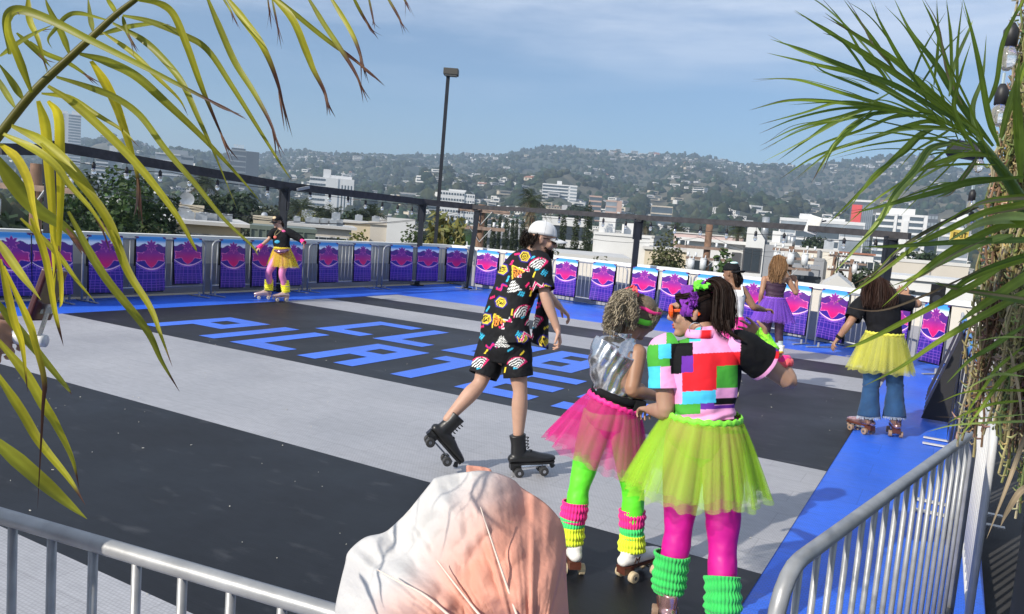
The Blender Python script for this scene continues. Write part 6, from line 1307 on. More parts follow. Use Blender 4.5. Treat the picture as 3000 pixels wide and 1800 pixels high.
b = MB(); clothtube(b, [m_(2269, 874), m_(2270, 860), m_(2272, 836), m_(2273, 828)], [(.160, .118), (.150, .112), (.178, .125), (.176, .12)], 60, 10, lat, .004, 10, False, lambda a, t, q: .004 * math.sin(t * 30 + math.sin(a * 3))); o = b.build('strapless_top', M_plum, root, True); solid(o, .004)
M_sock = fabric('grey_sock', (.42, .50, .52), .9); b = MB(); [clothtube(b, [k.lerp(a, .38), k.lerp(a, .7), a], [.064, .058, .048], 24, 6) for k, a in ((knL, anL), (knR, anR))]; b.build('socks', M_sock, root, True)
tutu(root, m_(2270, 872), V((0, 0, -1)), lat, .165, .36, .40, [(.38, .16, .86), (.44, .2, .92)], .42, 3, 24, .8, 17, (0, 0, 0), fabric('violet_band', (.25, .08, .6), .6))
f1 = unit(RZ * .9 - RX * .3); skate(root, G(2240, 1058), f1, UP, M_wl, M_bs, M_tw_, 1.1, .26); skate(root, G(2285, 1062), unit(RZ * .9 + RX * .2), UP, M_wl, M_bs, M_tw_, 1.1, .26)
b = MB(); b.ell(hd - hf * .012 + A[2] * .022, (.086, .102, .102), A, 20, 12, (.045, .024, .013)); gd = []
for k in range(22):
    x = rnd(-.085, .085); gd.append([(P(x * .5, -.03, .105 - abs(x) * .3), .026), (P(x * 1.0, -.095 + abs(x) * .5, .04), .032), (P(x * 1.4, -.115, -.12), .042), (m_(2268 + x * 220 + rnd(-4, 4), 822 + rnd(-8, 18), -.14), .034)])
strands(b, gd, 70, .01, .006, .004, .5, .4, 18, (.24, .135, .065), .45); b.build('hair', M_hair, root)

# ================================================================== skater in white tank top, mostly hidden
dW = 9.8; m_ = lambda px, py, dd=0.0: J(px + 16, py, dW + dd); gp = m_(2118, 1000); gz_ = V((gp.x, gp.y, 0))
root = empty('person', gz_, 'woman in dark backward cap, white tank top and hot pink skirt behind the purple scarf', 'person', 'people skating'); lat = unit(RX * .85 - RZ * .5)
pel, wst, chs, nk = m_(2126, 945), m_(2128, 912), m_(2128, 868), m_(2130, 832); bd = MB(); torso(bd, pel, wst, chs, nk, lat, .98, .16); hd = m_(2126, 800); hf = unit(-RX * .6 + RZ * .75); P, A = head(bd, hd, hf, UP, 1.0); bd.tube([nk, m_(2128, 818)], [.055, .052], 12, 2)
shR, elR, wrR = m_(2158, 850, -.05), m_(2192, 900, -.08), m_(2222, 908, .05); arm(bd, shR, elR, wrR, 1.12); hand(bd, wrR, RX * .9 + RZ * .2, -UP, RZ, .5); shL, elL, wrL = m_(2098, 850, .08), m_(2080, 905, .15), m_(2070, 930, .3); arm(bd, shL, elL, wrL, 1.05); hand(bd, wrL, wrL - elL, -UP, RX, .5)
zf = lambda px, q: V((m_(px, 1000).x, m_(px, 1000).y, q)); hpL, hpR = m_(2108, 955), m_(2140, 955); knL, knR, anL, anR = zf(2108, .52), zf(2142, .52), zf(2106, .16), zf(2146, .16); leg(bd, hpL, knL, anL); leg(bd, hpR, knR, anR); o = bd.build('body', M_skin['brown'], root); remesh(o, .008)
M_tank = fabric('white_rib', (.78, .77, .78), .85); b = MB(); clothtube(b, [m_(2126, 938), m_(2127, 912), m_(2128, 868), m_(2129, 850)], [(.150, .115), (.140, .110), (.168, .122), (.150, .10)], 60, 10, lat, .005, 9, False, lambda a, t, q: .005 * math.sin(t * 22 + math.sin(a * 2))); [b.tube([chs + lat * s * .11 - RZ * .09, m_(2129, 838) + lat * s * .105, chs + lat * s * .11 + RZ * .09], [(.03, .008)] * 3, 8, 5) for s in (-1, 1)]; o = b.build('tank_top', M_tank, root, True); solid(o, .003)
b = MB(); clothtube(b, [m_(2126, 930), m_(2127, 955), m_(2128, 992)], [(.150, .118), (.185, .145), (.215, .175)], 90, 10, lat, .004, 9, False, lambda a, t, q: .012 * t * math.sin(14 * a)); o = b.build('skirt', mat('hot_pink_satin', (.80, .03, .32), .35, var=.1), root, True); solid(o, .003)
b = MB(); capcap(b, P, A, 1.0, True); b.m = 1; b.ell(P(0, -.04, .118), (.05, .055, .02), A, 12, 8); b.build('cap', [M_blackcloth, mat('cap_aqua', (.55, .78, .76), .6)], root, True)
b = MB(); strands(b, [[(P(x, -.085, .0), .02), (P(x * 1.2, -.11, -.08), .025), (P(x + .02, -.10, -.20), .012)] for x in (-.05, -.02, .02, .05)], 60, .01, .006, .004, .5, .4, 12, (.025, .014, .010)); b.build('hair', M_hair, root)
skate(root, zf(2106, 0), RZ, UP, M_wl, M_bs, M_tw_, 1.1, .28); skate(root, zf(2148, 0), RZ + RX * .3, UP, M_wl, M_bs, M_tw_, 1.1, .28)

# ================================================================== skater in black T shirt and yellow tutu
dB = depth_of(G(2582, 1280)); m_ = lambda px, py, dd=0.0: J(px, py, dB + dd)
root = empty('person', G(2582, 1280), 'woman with long dark hair in black T shirt, pale yellow tutu and flared jeans', 'person', 'people skating'); lat = unit(RX * .98 + RZ * .1 + UP * .05)
pel, wst, chs, nk = m_(2588, 1005), m_(2588, 965), m_(2580, 915), m_(2572, 872); bd = MB(); torso(bd, pel, wst, chs, nk, lat, 1.08, .18); hd = m_(2568, 846, .03); hf = unit(RZ * .95 + RX * .15 - UP * .15); P, A = head(bd, hd, hf, UP + RX * .05, 1.02); bd.tube([nk, m_(2569, 860)], [.06, .056], 12, 2)
shL, elL, wrL = m_(2524, 893), m_(2487, 950, -.05), m_(2455, 992, .02); arm(bd, shL, elL, wrL, 1.05); hand(bd, wrL, m_(2441, 1010) - wrL, RX, RZ, .5)
shR, elR, wrR = m_(2632, 886), m_(2690, 892, .02), m_(2656, 866, .18); arm(bd, shR, elR, wrR, 1.08); hand(bd, wrR, wrR - elR, -RZ, UP, .5)
hpL, knL, anL = m_(2562, 1015), m_(2552, 1130, .0), m_(2544, 1235); hpR, knR, anR = m_(2614, 1015), m_(2622, 1130, -.0), m_(2620, 1235); leg(bd, hpL, knL, anL, 1.02); leg(bd, hpR, knR, anR, 1.02); o = bd.build('body', M_skin['tan'], root); remesh(o, .0075)
M_jean = fabric('denim', (.012, .055, .14), .85, var=.3, scale=7); M_fray = mat('denim_fray', (.45, .52, .60), .9); b = MB()
for h, k, a in ((hpL, knL, anL), (hpR, knR, anR)): clothtube(b, [h + UP * .02, h.lerp(k, .5), k, k.lerp(a, .35), k.lerp(a, .86)], [.115, .098, .080, .088, .112], 44, 9, None, .006, 12, False, lambda a_, t, q: .005 * math.exp(-((t - .5) / .06) ** 2) * math.sin(t * 140))
clothtube(b, [pel + UP * .06, pel - UP * .03, pel - UP * .1], [(.178, .13), (.19, .14), (.13, .12)], 40, 5, lat, .002, 12, True); o = b.build('jeans', M_jean, root, True); solid(o, .004); b = MB()
for k, a in ((knL, anL), (knR, anR)):
    for i in range(60): t = 2 * PI * i / 60; p = k.lerp(a, .86) + RX * (.112 * math.cos(t)) + RZ * (.112 * math.sin(t)); b.tube([p + UP * .006, p - UP * rnd(.012, .03) + RX * rnd(-.006, .006)], .0028, 4)
b.build('frayed_hem', M_fray, root, kind='stuff')
b = MB(); clothtube(b, [m_(2590, 978), m_(2589, 950), m_(2581, 912), m_(2574, 888), nk - UP * .01], [(.178, .135), (.178, .135), (.195, .14), (.195, .11), (.075, .07)], 70, 10, lat, .007, 9); clothtube(b, [m_(2550, 888), shL, shL.lerp(elL, .72)], [.078, .085, .082], 36, 8, None, .006, 10); clothtube(b, [m_(2605, 884), shR, shR.lerp(elR, .62)], [.078, .085, .084], 36, 8, None, .006, 10); o = b.build('t_shirt', M_blackcloth, root, True); solid(o, .003)
tutu(root, m_(2592, 976), V((0, 0, -1)), lat, .185, .335, .405, [(.95, .93, .18), (1.0, .97, .28)], .36, 3, 18, .82, 23, (0, 0, 0), fabric('pale_yellow_band', (.78, .74, .08), .6))
f1 = unit(V((RZ.x, RZ.y, 0)) * .8 - RX * .35); skate(root, G(2540, 1272), f1, UP, M_holo, M_bs, M_rw, 1.12, .27); skate(root, G(2622, 1280), unit(V((RZ.x, RZ.y, 0)) * .9 + RX * .3), UP, M_holo, M_bs, M_rw, 1.12, .27)
b = MB(); b.ell(hd - hf * .012 + A[2] * .022, (.086, .102, .102), A, 20, 12, (.022, .011, .009)); gd = []
for k in range(22):
    x = rnd(-.09, .09); gd.append([(P(x * .5, -.03, .106 - abs(x) * .3), .028), (P(x * 1.05, -.098 + abs(x) * .5, .04), .034), (P(x * 1.6, -.118, -.10), .046), (m_(2572 + x * 430 + rnd(-5, 5), 905 + rnd(-12, 14), -.15), .040)])
strands(b, gd, 80, .01, .005, .003, .4, .4, 18, (.035, .017, .012), .45); b.build('hair', M_hair, root)
b = MB(); dd_ = unit(wrL - elL); b.tube([wrL - dd_ * .035, wrL - dd_ * .005], .034, 14); b.build('wristband', M_blackcloth, root)
# ================================================================== foreground: palm fronds
M_fl = mat('palm_leaf', (0, 0, 0), .42, attr=True, var=.16, scale=18, spec=.4, thin=.52)
def leaf(root, pts, w_, d0, d1, colr, tip=(.10, .045, .03), brown=.0, fold=.25, n=7, base_w=.35, name='leaf', tw=0.0):
    """one strap shaped leaflet: pts in photo pixels, depth from d0 at the base to d1 at the tip"""
    k = len(pts); P_ = catmull([J(x, y, d0 + (d1 - d0) * i / (k - 1)) for i, (x, y) in enumerate(pts)], n); N_ = len(P_); b = MB(); vs = []; cs = []; ph = rnd(0, 6)
    for i, p in enumerate(P_):
        t = i / (N_ - 1); T = (P_[min(i + 1, N_ - 1)] - P_[max(i - 1, 0)]).normalized(); vd = (p - CAM).normalized(); s = unit(T.cross(vd)); f = s.cross(T)
        a = tw * t + .35 * math.sin(3 * t + ph); s2 = s * math.cos(a) + f * math.sin(a); f2 = f * math.cos(a) - s * math.sin(a)
        prof = (base_w + (1 - base_w) * min(1, t / .18)) * (1 - max(0, (t - .35) / .65) ** 1.5) * .96 + .02
        hw = w_ * .5 * prof * depth_of(p) / F; fo = hw * fold
        for q, o in ((-1, fo), (-.5, fo * .2), (0, 0), (.5, fo * .2), (1, fo)): vs.append(p + s2 * (hw * q) - f2 * o)
        c = V(colr) * (1 + .15 * math.sin(9 * t + ph)); kb = max(0, min(1, (t - (1 - brown)) / max(.06, brown * .35))) if brown else 0; c = c.lerp(V(tip), kb)
        for q in range(5): cs.append(tuple(c * (1.22 if q == 2 else (.93 if q in (1, 3) else 1.0)) * rnd(.94, 1.06)))
    b.add(vs, [(i * 5 + q, i * 5 + q + 1, i * 5 + q + 6, i * 5 + q + 5) for i in range(N_ - 1) for q in range(4)], cs); return b.build(name, M_fl, root, True)
YG, YL, OLV = (.42, .40, .03), (.68, .57, .03), (.28, .29, .03)
lf = empty('palm_frond', J(-60, 460, 1.0), 'yellow green palm frond hanging in from the upper left corner with brown drooping tips', 'palm frond')
b = MB(); b.tube([J(x / 2.061, y / 2.061, 1.0) for x, y in ((-160, 1010), (-30, 850), (200, 560), (420, 350), (560, 220), (700, 90), (830, -10), (950, -110))], [.0062, .006, .0056, .005, .0046, .004, .0034, .003], 8, 4); paint(b, lambda p: (.20, .19, .035)); b.build('stalk', M_fl, lf, True)
S1 = [([(0, 340), (160, 230), (320, 150)], 30, OLV, 0), ([(60, 330), (40, 130), (110, 60), (300, 120), (540, 240), (900, 420), (1250, 600), (1480, 712)], 56, OLV, .22), ([(190, 560), (110, 350), (50, 200), (60, 90), (140, 60)], 50, YG, 0), ([(420, 330), (370, 200), (300, 60), (270, -20)], 40, OLV, 0), ([(140, 600), (60, 480), (-20, 370)], 44, OLV, 0), ([(90, 650), (0, 500), (-60, 420)], 40, OLV, 0), ([(560, 190), (545, 100), (530, -20)], 32, OLV, 0),
      ([(680, 140), (860, 240), (980, 350), (1100, 500), (1200, 720), (1290, 920), (1430, 1260)], 44, OLV, 0), ([(740, 95), (900, 130), (1100, 210), (1250, 300), (1400, 520), (1550, 760), (1700, 1000), (1765, 1095)], 40, OLV, .06), ([(830, 0), (960, 20), (1050, 90), (1130, 280), (1200, 480), (1250, 610), (1330, 800), (1410, 980)], 46, YG, .36), ([(620, 195), (800, 320), (950, 470), (1080, 600), (1135, 700)], 32, YG, .15), ([(480, 325), (640, 370), (820, 460), (1000, 620), (1200, 810), (1400, 1020), (1600, 1250)], 56, OLV, .05), ([(550, 370), (620, 480), (690, 620), (740, 760), (790, 920), (830, 1080), (840, 1340)], 62, YL, .25),
      ([(340, 465), (520, 520), (700, 590), (850, 700), (1000, 900), (1180, 1110), (1350, 1320), (1520, 1484), (1560, 1545)], 46, OLV, 0), ([(290, 520), (440, 620), (600, 760), (800, 960), (950, 1140), (1080, 1320), (1170, 1484), (1190, 1520)], 56, YG, 0), ([(250, 565), (420, 590), (580, 690), (740, 790), (840, 890)], 34, YG, .14), ([(230, 610), (270, 760), (290, 1000), (310, 1250), (325, 1560), (330, 1760)], 66, YL, 0), ([(290, 610), (350, 700), (360, 900), (365, 1150), (355, 1484), (350, 1700)], 58, YL, 0), ([(70, 760), (250, 850), (400, 980), (540, 1150), (640, 1330), (760, 1600)], 64, YG, 0), ([(20, 810), (200, 900), (330, 1000), (420, 1120), (560, 1280), (700, 1500)], 54, YG, 0), ([(0, 870), (100, 960), (170, 1100), (200, 1250), (270, 1560)], 58, YL, 0), ([(-40, 930), (100, 1130), (230, 1270), (400, 1380), (520, 1530)], 96, OLV, 0),
      ([(180, 250), (270, 320), (400, 375), (500, 440), (600, 520)], 32, OLV, .25), ([(100, 200), (230, 320), (310, 410)], 34, OLV, 0), ([(640, 120), (480, 80), (400, 100), (330, 180), (290, 240), (315, 295)], 28, OLV, 0), ([(600, 210), (760, 165), (920, 145), (1030, 150)], 30, OLV, .1), ([(1240, -40), (1330, 180), (1420, 380), (1540, 570), (1640, 760), (1700, 960)], 42, OLV, .40), ([(1350, -40), (1480, 130), (1590, 290), (1680, 520), (1740, 800)], 46, YG, .5), ([(1620, -40), (1760, 110), (1850, 320), (1890, 420), (1960, 560), (1995, 700)], 48, YG, .42), ([(1660, -20), (1850, 140), (2000, 260), (2150, 370), (2320, 520)], 34, OLV, .55), ([(1850, -30), (1960, 150), (2060, 300), (2150, 450), (2220, 620)], 34, OLV, .6), ([(1980, -40), (2110, 170), (2170, 310), (2210, 480)], 34, YG, .6), ([(2120, -40), (2200, 110), (2285, 240)], 22, OLV, .8), ([(2220, -40), (2250, 100), (2265, 180)], 14, OLV, .95), ([(2330, -30), (2400, 90), (2450, 200)], 18, OLV, .95), ([(1640, -20), (1670, 130), (1700, 300)], 14, OLV, .9), ([(1615, -20), (1640, 180)], 12, OLV, .9), ([(1340, -20), (1390, 60), (1440, 170)], 16, OLV, .5), ([(2430, -30), (2480, 80)], 14, OLV, .9), ([(740, 100), (770, 200), (830, 320)], 26, OLV, .3), ([(170, -20), (180, 120), (230, 240), (290, 460)], 40, YG, 0), ([(640, -20), (690, 60), (720, 120)], 30, OLV, 0)]
for pts, w_, c, br in list(S1):
    if br >= .2 or random.random() < .3:
        for s_ in (-1, 1): S1.append(([pts[-2], ((pts[-2][0] + pts[-1][0]) / 2 + s_ * rnd(3, 12), (pts[-2][1] + pts[-1][1]) / 2 + rnd(-6, 10)), (pts[-1][0] + s_ * rnd(10, 34), pts[-1][1] + rnd(-30, 45))], w_ * .28, (.20, .10, .05), .7))
for pts, w_, c, br in S1: d = rnd(.9, 1.08); leaf(lf, [(x / 2.061, y / 2.061) for x, y in pts], w_ * .98 / 2.061, d, d + rnd(-.14, .12), c, brown=br, tw=rnd(-.5, .5))
S2 = [([(120, 420), (226, 526), (315, 644), (372, 790), (440, 900), (473, 986), (505, 1075)], 26, YG, .12), ([(200, 620), (299, 800), (425, 962), (473, 1059), (526, 1148)], 24, OLV, .17), ([(60, 640), (162, 737), (226, 822), (279, 886)], 16, YG, 0), ([(90, 640), (133, 753), (162, 917), (186, 1014)], 20, YL, .28), ([(-20, 870), (49, 958), (121, 1043), (190, 1127), (210, 1156)], 26, OLV, .12), ([(-20, 980), (73, 1091), (129, 1188), (162, 1241), (210, 1342), (232, 1430)], 28, YG, .15), ([(0, 760), (40, 933), (65, 1010), (81, 1148)], 22, YL, .15), ([(10, 780), (81, 937), (101, 1002), (129, 1115), (125, 1204), (110, 1490)], 20, YL, .55), ([(-20, 1080), (61, 1204), (117, 1297), (202, 1402), (250, 1480)], 27, YG, .2), ([(-40, 1270), (109, 1402), (182, 1463), (255, 1521)], 46, OLV, 0), ([(-10, 700), (60, 800), (120, 880)], 26, YG, 0), ([(150, 690), (175, 790), (180, 880), (172, 905)], 14, YL, .1)]
for pts, w_, c, br in S2: d = rnd(.8, .95); leaf(lf, pts, w_, d, d + rnd(-.08, .1), c, brown=br, tw=rnd(-.4, .4))
GR, GD, GL_ = (.23, .32, .035), (.13, .21, .03), (.38, .48, .12)
rf = empty('palm_plant', J(3010, 560, 1.7), 'green spiky palm reaching in from the right edge in front of the vine column', 'palm')
S3 = [([(1760, 980), (1400, 690), (1000, 420), (700, 240), (440, 75)], 62, GR, .03), ([(1800, 990), (1500, 740), (1150, 430), (860, 240), (660, 95)], 62, GR, .03), ([(1700, 930), (1200, 640), (900, 520), (520, 370), (265, 285)], 52, GD, .03), ([(1740, 990), (1300, 760), (950, 560), (600, 470), (240, 385)], 56, GR, .03), ([(1500, 880), (1150, 780), (800, 680), (450, 580), (140, 575)], 36, GR, .1), ([(1300, 850), (1100, 790), (700, 740), (400, 730), (110, 800)], 36, GR, .08),
      ([(1200, 800), (800, 740), (500, 820), (180, 905)], 28, GR, .15), ([(1250, 820), (850, 780), (480, 850), (180, 970)], 28, GD, .15), ([(1300, 830), (1000, 790), (750, 850), (450, 930), (185, 1060)], 30, GR, .12), ([(1400, 860), (1200, 800), (850, 850), (500, 940), (180, 1100)], 30, GR, .12), ([(1150, 800), (750, 880), (550, 1000), (310, 1170)], 34, GD, .08), ([(1350, 850), (1200, 830), (900, 950), (620, 1050), (370, 1210)], 34, GR, .08), ([(1600, 960), (1400, 880), (1000, 1000), (600, 1130), (330, 1300)], 40, GR, .1), ([(1650, 960), (1500, 930), (1250, 930), (950, 1020), (700, 1100), (430, 1310)], 40, GR, .08),
      ([(1000, 800), (800, 960), (660, 1150), (560, 1330)], 28, GD, .2), ([(1100, 780), (900, 900), (720, 1080), (640, 1250)], 28, GD, .2), ([(1700, 1040), (1450, 1060), (1300, 1230), (1060, 1484)], 40, GL_, 0), ([(1900, 1140), (1700, 1120), (1480, 1180), (1400, 1220), (1200, 1440)], 48, GR, 0), ([(2080, 1280), (1700, 1320), (1450, 1360), (1090, 1484)], 42, GD, .04),
      ([(1150, 640), (1050, 500), (950, 420), (800, 180), (640, -10)], 30, GR, .1), ([(1200, 560), (1040, 330), (930, 180), (790, -10)], 32, GR, 0), ([(1350, 640), (1200, 420), (1080, 200), (980, -10)], 34, GR, 0), ([(1880, 1060), (1700, 830), (1560, 620), (1450, 450), (1280, 230), (1160, -10)], 64, GD, 0), ([(1650, 760), (1560, 520), (1460, 200), (1360, -10)], 40, GR, 0), ([(1920, 1060), (1850, 850), (1790, 520), (1730, 250), (1660, -10)], 56, GR, 0), ([(1820, 800), (1900, 600), (1950, 300), (2080, 30), (2110, -20)], 44, GR, 0), ([(1930, 1000), (2020, 700), (2100, 480), (2140, 380)], 66, GR, 0), ([(2080, 1320), (2060, 900), (2050, 650), (2070, 400)], 80, GR, 0), ([(1560, 700), (1600, 470), (1700, 230), (1730, 150)], 36, GL_, 0), ([(1580, 640), (1570, 280), (1540, -10)], 30, GR, 0), ([(1450, 620), (1480, 300), (1470, -10)], 26, GR, 0), ([(1620, 700), (1620, 350), (1660, -10)], 26, GR, 0), ([(1280, 600), (1380, 350), (1540, 80)], 20, GD, .1), ([(1300, 700), (1500, 400), (1700, 180)], 20, GD, .1), ([(1750, 1100), (1600, 800), (1640, 560), (1720, 300)], 40, GR, 0), ([(1800, 1100), (1730, 800), (1800, 560), (1830, 250)], 44, GL_, 0), ([(1000, 600), (870, 400), (760, 280), (640, 240)], 24, GD, .1), ([(1050, 680), (850, 600), (650, 520), (560, 440)], 26, GD, .1)]
for pts, w_, c, br in list(S3):
    if len(pts) > 2 and random.random() < .6: S3.append(([(x + rnd(-38, 38) * (.3 + .7 * i / len(pts)), y + rnd(-38, 38) * (.3 + .7 * i / len(pts))) for i, (x, y) in enumerate(pts)], w_ * rnd(.25, .5), random.choice((GR, GD, GL_, (.32, .25, .12))), rnd(.06, .3)))
for k in range(26):
    t = rnd(0, 1); bx, by = 1150 + 850 * t, 600 + 680 * t; a = R_(rnd(152, 262) - 40 * t * random.random()); l_ = rnd(420, 1250); dx, dy = math.cos(a) * l_, math.sin(a) * l_
    S3.append(([(bx + rnd(-30, 30), by + rnd(-30, 30)), (bx + dx * .35, by + dy * .38), (bx + dx * .7, by + dy * .72 + 20), (bx + dx, by + dy * .95 + rnd(30, 130))], rnd(12, 26), random.choice((GR, GD, GR, GL_)), rnd(.03, .12)))
for pts, w_, c, br in S3: d = rnd(1.55, 1.75); leaf(rf, [(2150 + x / 2.473, y / 2.473) for x, y in pts], w_ * .80 / 2.473, d, d + rnd(-.2, .12), c, (.16, .10, .06), br, tw=rnd(-.4, .4))
S4 = [([(1340, 180), (1220, 240), (1100, 350), (900, 540), (700, 740), (540, 900)], 44, GR, .05), ([(1450, 300), (1300, 340), (1200, 480), (1050, 680), (930, 860), (780, 1040), (600, 1240)], 62, GL_, .0), ([(1979, 540), (1600, 580), (1350, 650), (1000, 740), (720, 810)], 48, GD, 0), ([(2040, 1000), (1979, 1000), (1500, 1015), (1100, 1040), (760, 1050)], 48, GD, .04), ([(2040, 720), (1979, 740), (1700, 800), (1400, 940), (1200, 1040), (900, 1270), (600, 1460)], 52, GR, .04), ([(1650, 760), (1550, 800), (1250, 950), (1060, 1080), (900, 1230), (720, 1330)], 30, (.10, .10, .05), .2), ([(2050, 690), (1979, 690), (1700, 720), (1540, 790)], 54, GR, 0), ([(2050, 870), (1979, 850), (1850, 840), (1650, 880), (1430, 1010)], 96, GL_, 0), ([(2050, 860), (1979, 880), (1800, 900), (1450, 1070), (1200, 1260), (950, 1484)], 62, GR, 0), ([(2050, 1110), (1979, 1130), (1600, 1270), (1330, 1484)], 74, GR, 0), ([(1900, 960), (1700, 1010), (1400, 1150), (1080, 1310)], 50, GL_, 0), ([(2050, 1230), (1979, 1270), (1660, 1484), (1500, 1600)], 76, GR, 0), ([(2050, 1460), (1979, 1440), (1500, 1350), (1330, 1310)], 54, GD, 0), ([(1700, 980), (1450, 1100), (1250, 1240), (1000, 1340)], 34, GD, 0), ([(1640, 400), (1560, 520), (1450, 640), (1330, 700)], 40, GD, 0)]
for pts, w_, c, br in list(S4):
    if len(pts) > 3: S4.append(([(x + rnd(-30, 30) * (.3 + .7 * i / len(pts)), y + rnd(-26, 26)) for i, (x, y) in enumerate(pts)], w_ * rnd(.3, .5), random.choice((GR, GD, (.30, .24, .12))), rnd(.05, .2)))
for pts, w_, c, br in S4: d = rnd(1.5, 1.72); leaf(rf, [(2200 + x / 2.474, 300 + y / 2.474) for x, y in pts], w_ / 2.474, d, d + rnd(-.2, .1), c, (.16, .10, .06), br, tw=rnd(-.4, .4))
S5 = [([(2430, 140), (2374, 180), (1900, 440), (1600, 620), (1300, 820), (980, 985)], 64, GR, .06), ([(2160, -30), (1900, 120), (1500, 330), (1000, 590), (790, 655)], 60, GR, .1), ([(2420, 770), (2374, 800), (2200, 900), (2000, 1180), (1780, 1484)], 48, GR, 0), ([(2420, 1285), (2374, 1290), (1800, 1320), (1500, 1390)], 24, GL_, .1), ([(2420, 1010), (2374, 1020), (1900, 1030), (1620, 1130)], 26, GR, .1), ([(2420, 430), (2100, 640), (1900, 760), (1700, 960)], 44, GD, 0), ([(2374, 1110), (2100, 1140), (1850, 1230), (1700, 1310)], 26, GR, .1), ([(2374, 1230), (2000, 1260), (1600, 1250)], 14, GL_, .3), ([(2374, 640), (2150, 820), (2050, 960), (1900, 1180), (1820, 1330)], 30, GR, .05), ([(2000, -30), (1500, 200), (1100, 330), (720, 270)], 20, (.16, .12, .07), .4), ([(2374, 900), (2150, 880), (1980, 950), (1850, 1030)], 24, GL_, 0), ([(2420, 560), (2150, 560), (1900, 610)], 16, GL_, .2)]
for pts, w_, c, br in S5: d = rnd(1.4, 1.65); leaf(rf, [(2200 + x / 2.967, 800 + y / 2.967) for x, y in pts], w_ / 2.967, d, d + rnd(-.2, .1), c, (.20, .13, .08), br, tw=rnd(-.4, .4))
for pts, w_ in (([(3020, 1230), (2960, 1400), (2890, 1580)], 13), ([(3030, 1420), (2990, 1440), (2950, 1500), (2930, 1545)], 18), ([(2960, 1030), (2985, 1150), (2995, 1250)], 10)): leaf(rf, pts, w_, 1.5, 1.45, (.42, .32, .19), brown=0, name='dead_leaf')
b = MB(); b.tube([J(2870, 420, 1.66), J(2935, 500, 1.7), J(2985, 580, 1.74), J(3060, 700, 1.8)], [.007, .011, .014, .018], 8, 4); paint(b, lambda p: (.20, .30, .05)); b.build('stalk', M_fl, rf, True)
for pts, w_ in (([(2860, 1830), (2872, 1752)], 12), ([(2640, 1830), (2652, 1742)], 9), ([(2682, 1830), (2676, 1770)], 8)): pass
# ---- column wrapped in hanging dry stems, with bulbs
vc = empty('vine_column', (J(2965, 1400, 2.55).x, J(2965, 1400, 2.55).y, 0), 'column smothered in hanging dried succulent stems at the right edge', 'vine column'); vx = V(vc.location)
hx = V((RX.x, RX.y, 0)).normalized(); b = MB(); b.bar(vx + hx * .15, vx + hx * .15 + V((0, 0, 3.6)), .11, .11, hx); b.build('post', M_steel, vc)
M_vine = mat('vine_stem', (0, 0, 0), .75, attr=True, var=.25, scale=30, thin=.15); vb = MB(); hx = V((RX.x, RX.y, 0)).normalized(); hd_ = V((RZ.x, RZ.y, 0)).normalized()
for i in range(1700):
    x = rnd(-.15, .16) + (rnd(-.06, 0) if random.random() < .3 else 0); z = 1.66 + 1.8 * random.random() ** 1.1 - (rnd(0, .2) if x > 0 else -.1); L_ = rnd(.15, .55); y = rnd(-.16, .10); p = vx + hx * (x + .02) + hd_ * y + V((0, 0, z)); c = random.choice(((.24, .20, .09), (.30, .25, .14), (.17, .17, .06), (.20, .12, .07), (.12, .15, .05), (.36, .31, .20))); k = rnd(.9, 1.7); c = tuple(q * k for q in c)
    pts = [p + V((rnd(-.012, .012), rnd(-.012, .012), -L_ * q / 5)) for q in range(6)]; vb.tube(pts, .0035, 4, 1, col=c)
    for q in range(int(L_ / .022)):
        s_ = pts[min(5, int(q * .022 / L_ * 5))] - V((0, 0, (q * .022) % (L_ / 5))); a = rnd(0, 6.28); d = V((math.cos(a), math.sin(a), rnd(-.3, .7))); e = s_ + d * rnd(.012, .030); vb.tube([s_, (s_ + e) / 2 + V((0, 0, -.004)), e + V((0, 0, .006))], [.0028, .0036, .0012], 4, 1, col=tuple(q_ * rnd(.8, 1.3) for q_ in c))
vb.build('hanging_stems', M_vine, vc, kind='stuff')
vl = MB()
for i in range(34): p = vx + hx * rnd(-.17, -.05) + hd_ * rnd(-.2, .1) + V((0, 0, rnd(1.55, 1.95))); leafcloud(vl, [(p, .05, .05, .06)], 9, .010, random.choice(((.09, .11, .03), (.25, .18, .12), (.22, .20, .08))), long=2)
vl.build('loose_twigs', M_leaf, vc, kind='stuff')
for i, (px, py, s) in enumerate(((2968, 150, .62), (2940, 318, .55), (2876, 470, .36), (2852, 590, .30), (2850, 648, .26))): bulb(J(px, py - 150 * s, 2.2), ['big clear bulb at the top right of the vine column', 'second clear bulb down the vine column', 'clear bulb by the black floodlight', 'small clear bulb above the yellow sign', 'lowest small clear bulb just over the yellow sign'][i], s * 1.05, .01)
fl_ = empty('flood_light', J(2820, 440, 2.7), 'black rectangular flood light on the vine column', 'flood light'); b = MB(); b.box(J(2822, 440, 2.7), (.10, .07, .055), Matrix.Rotation(.15, 3, 'Y')); o = b.build('housing', M_steel, fl_); bv = o.modifiers.new('bevel', 'BEVEL'); bv.width = .008; b = MB(); b.bar(J(2850, 450, 2.68), J(2920, 455, 2.6), .02); b.build('arm', M_steel, fl_)
ex = empty('exit_sign', J(2810, 692, 2.75), 'yellow sign reading EXIT beside the vine column', 'sign', None, math.atan2(hx.y, hx.x)); b = MB(); b.box((0, 0, 0), (.062, .006, .042)); lpart(ex, 'panel', b, mat('sign_yellow', (.72, .55, .12), .6)); text_part(ex, 'EXIT', (0, -.0045, .002), .024, M_blackcloth, ext=.0006); b = MB(); b.tube([(-.02, 0, .02), (0, 0, .05), (.02, 0, .02)], .0012, 5, 3); lpart(ex, 'hanger', b, M_blackcloth)
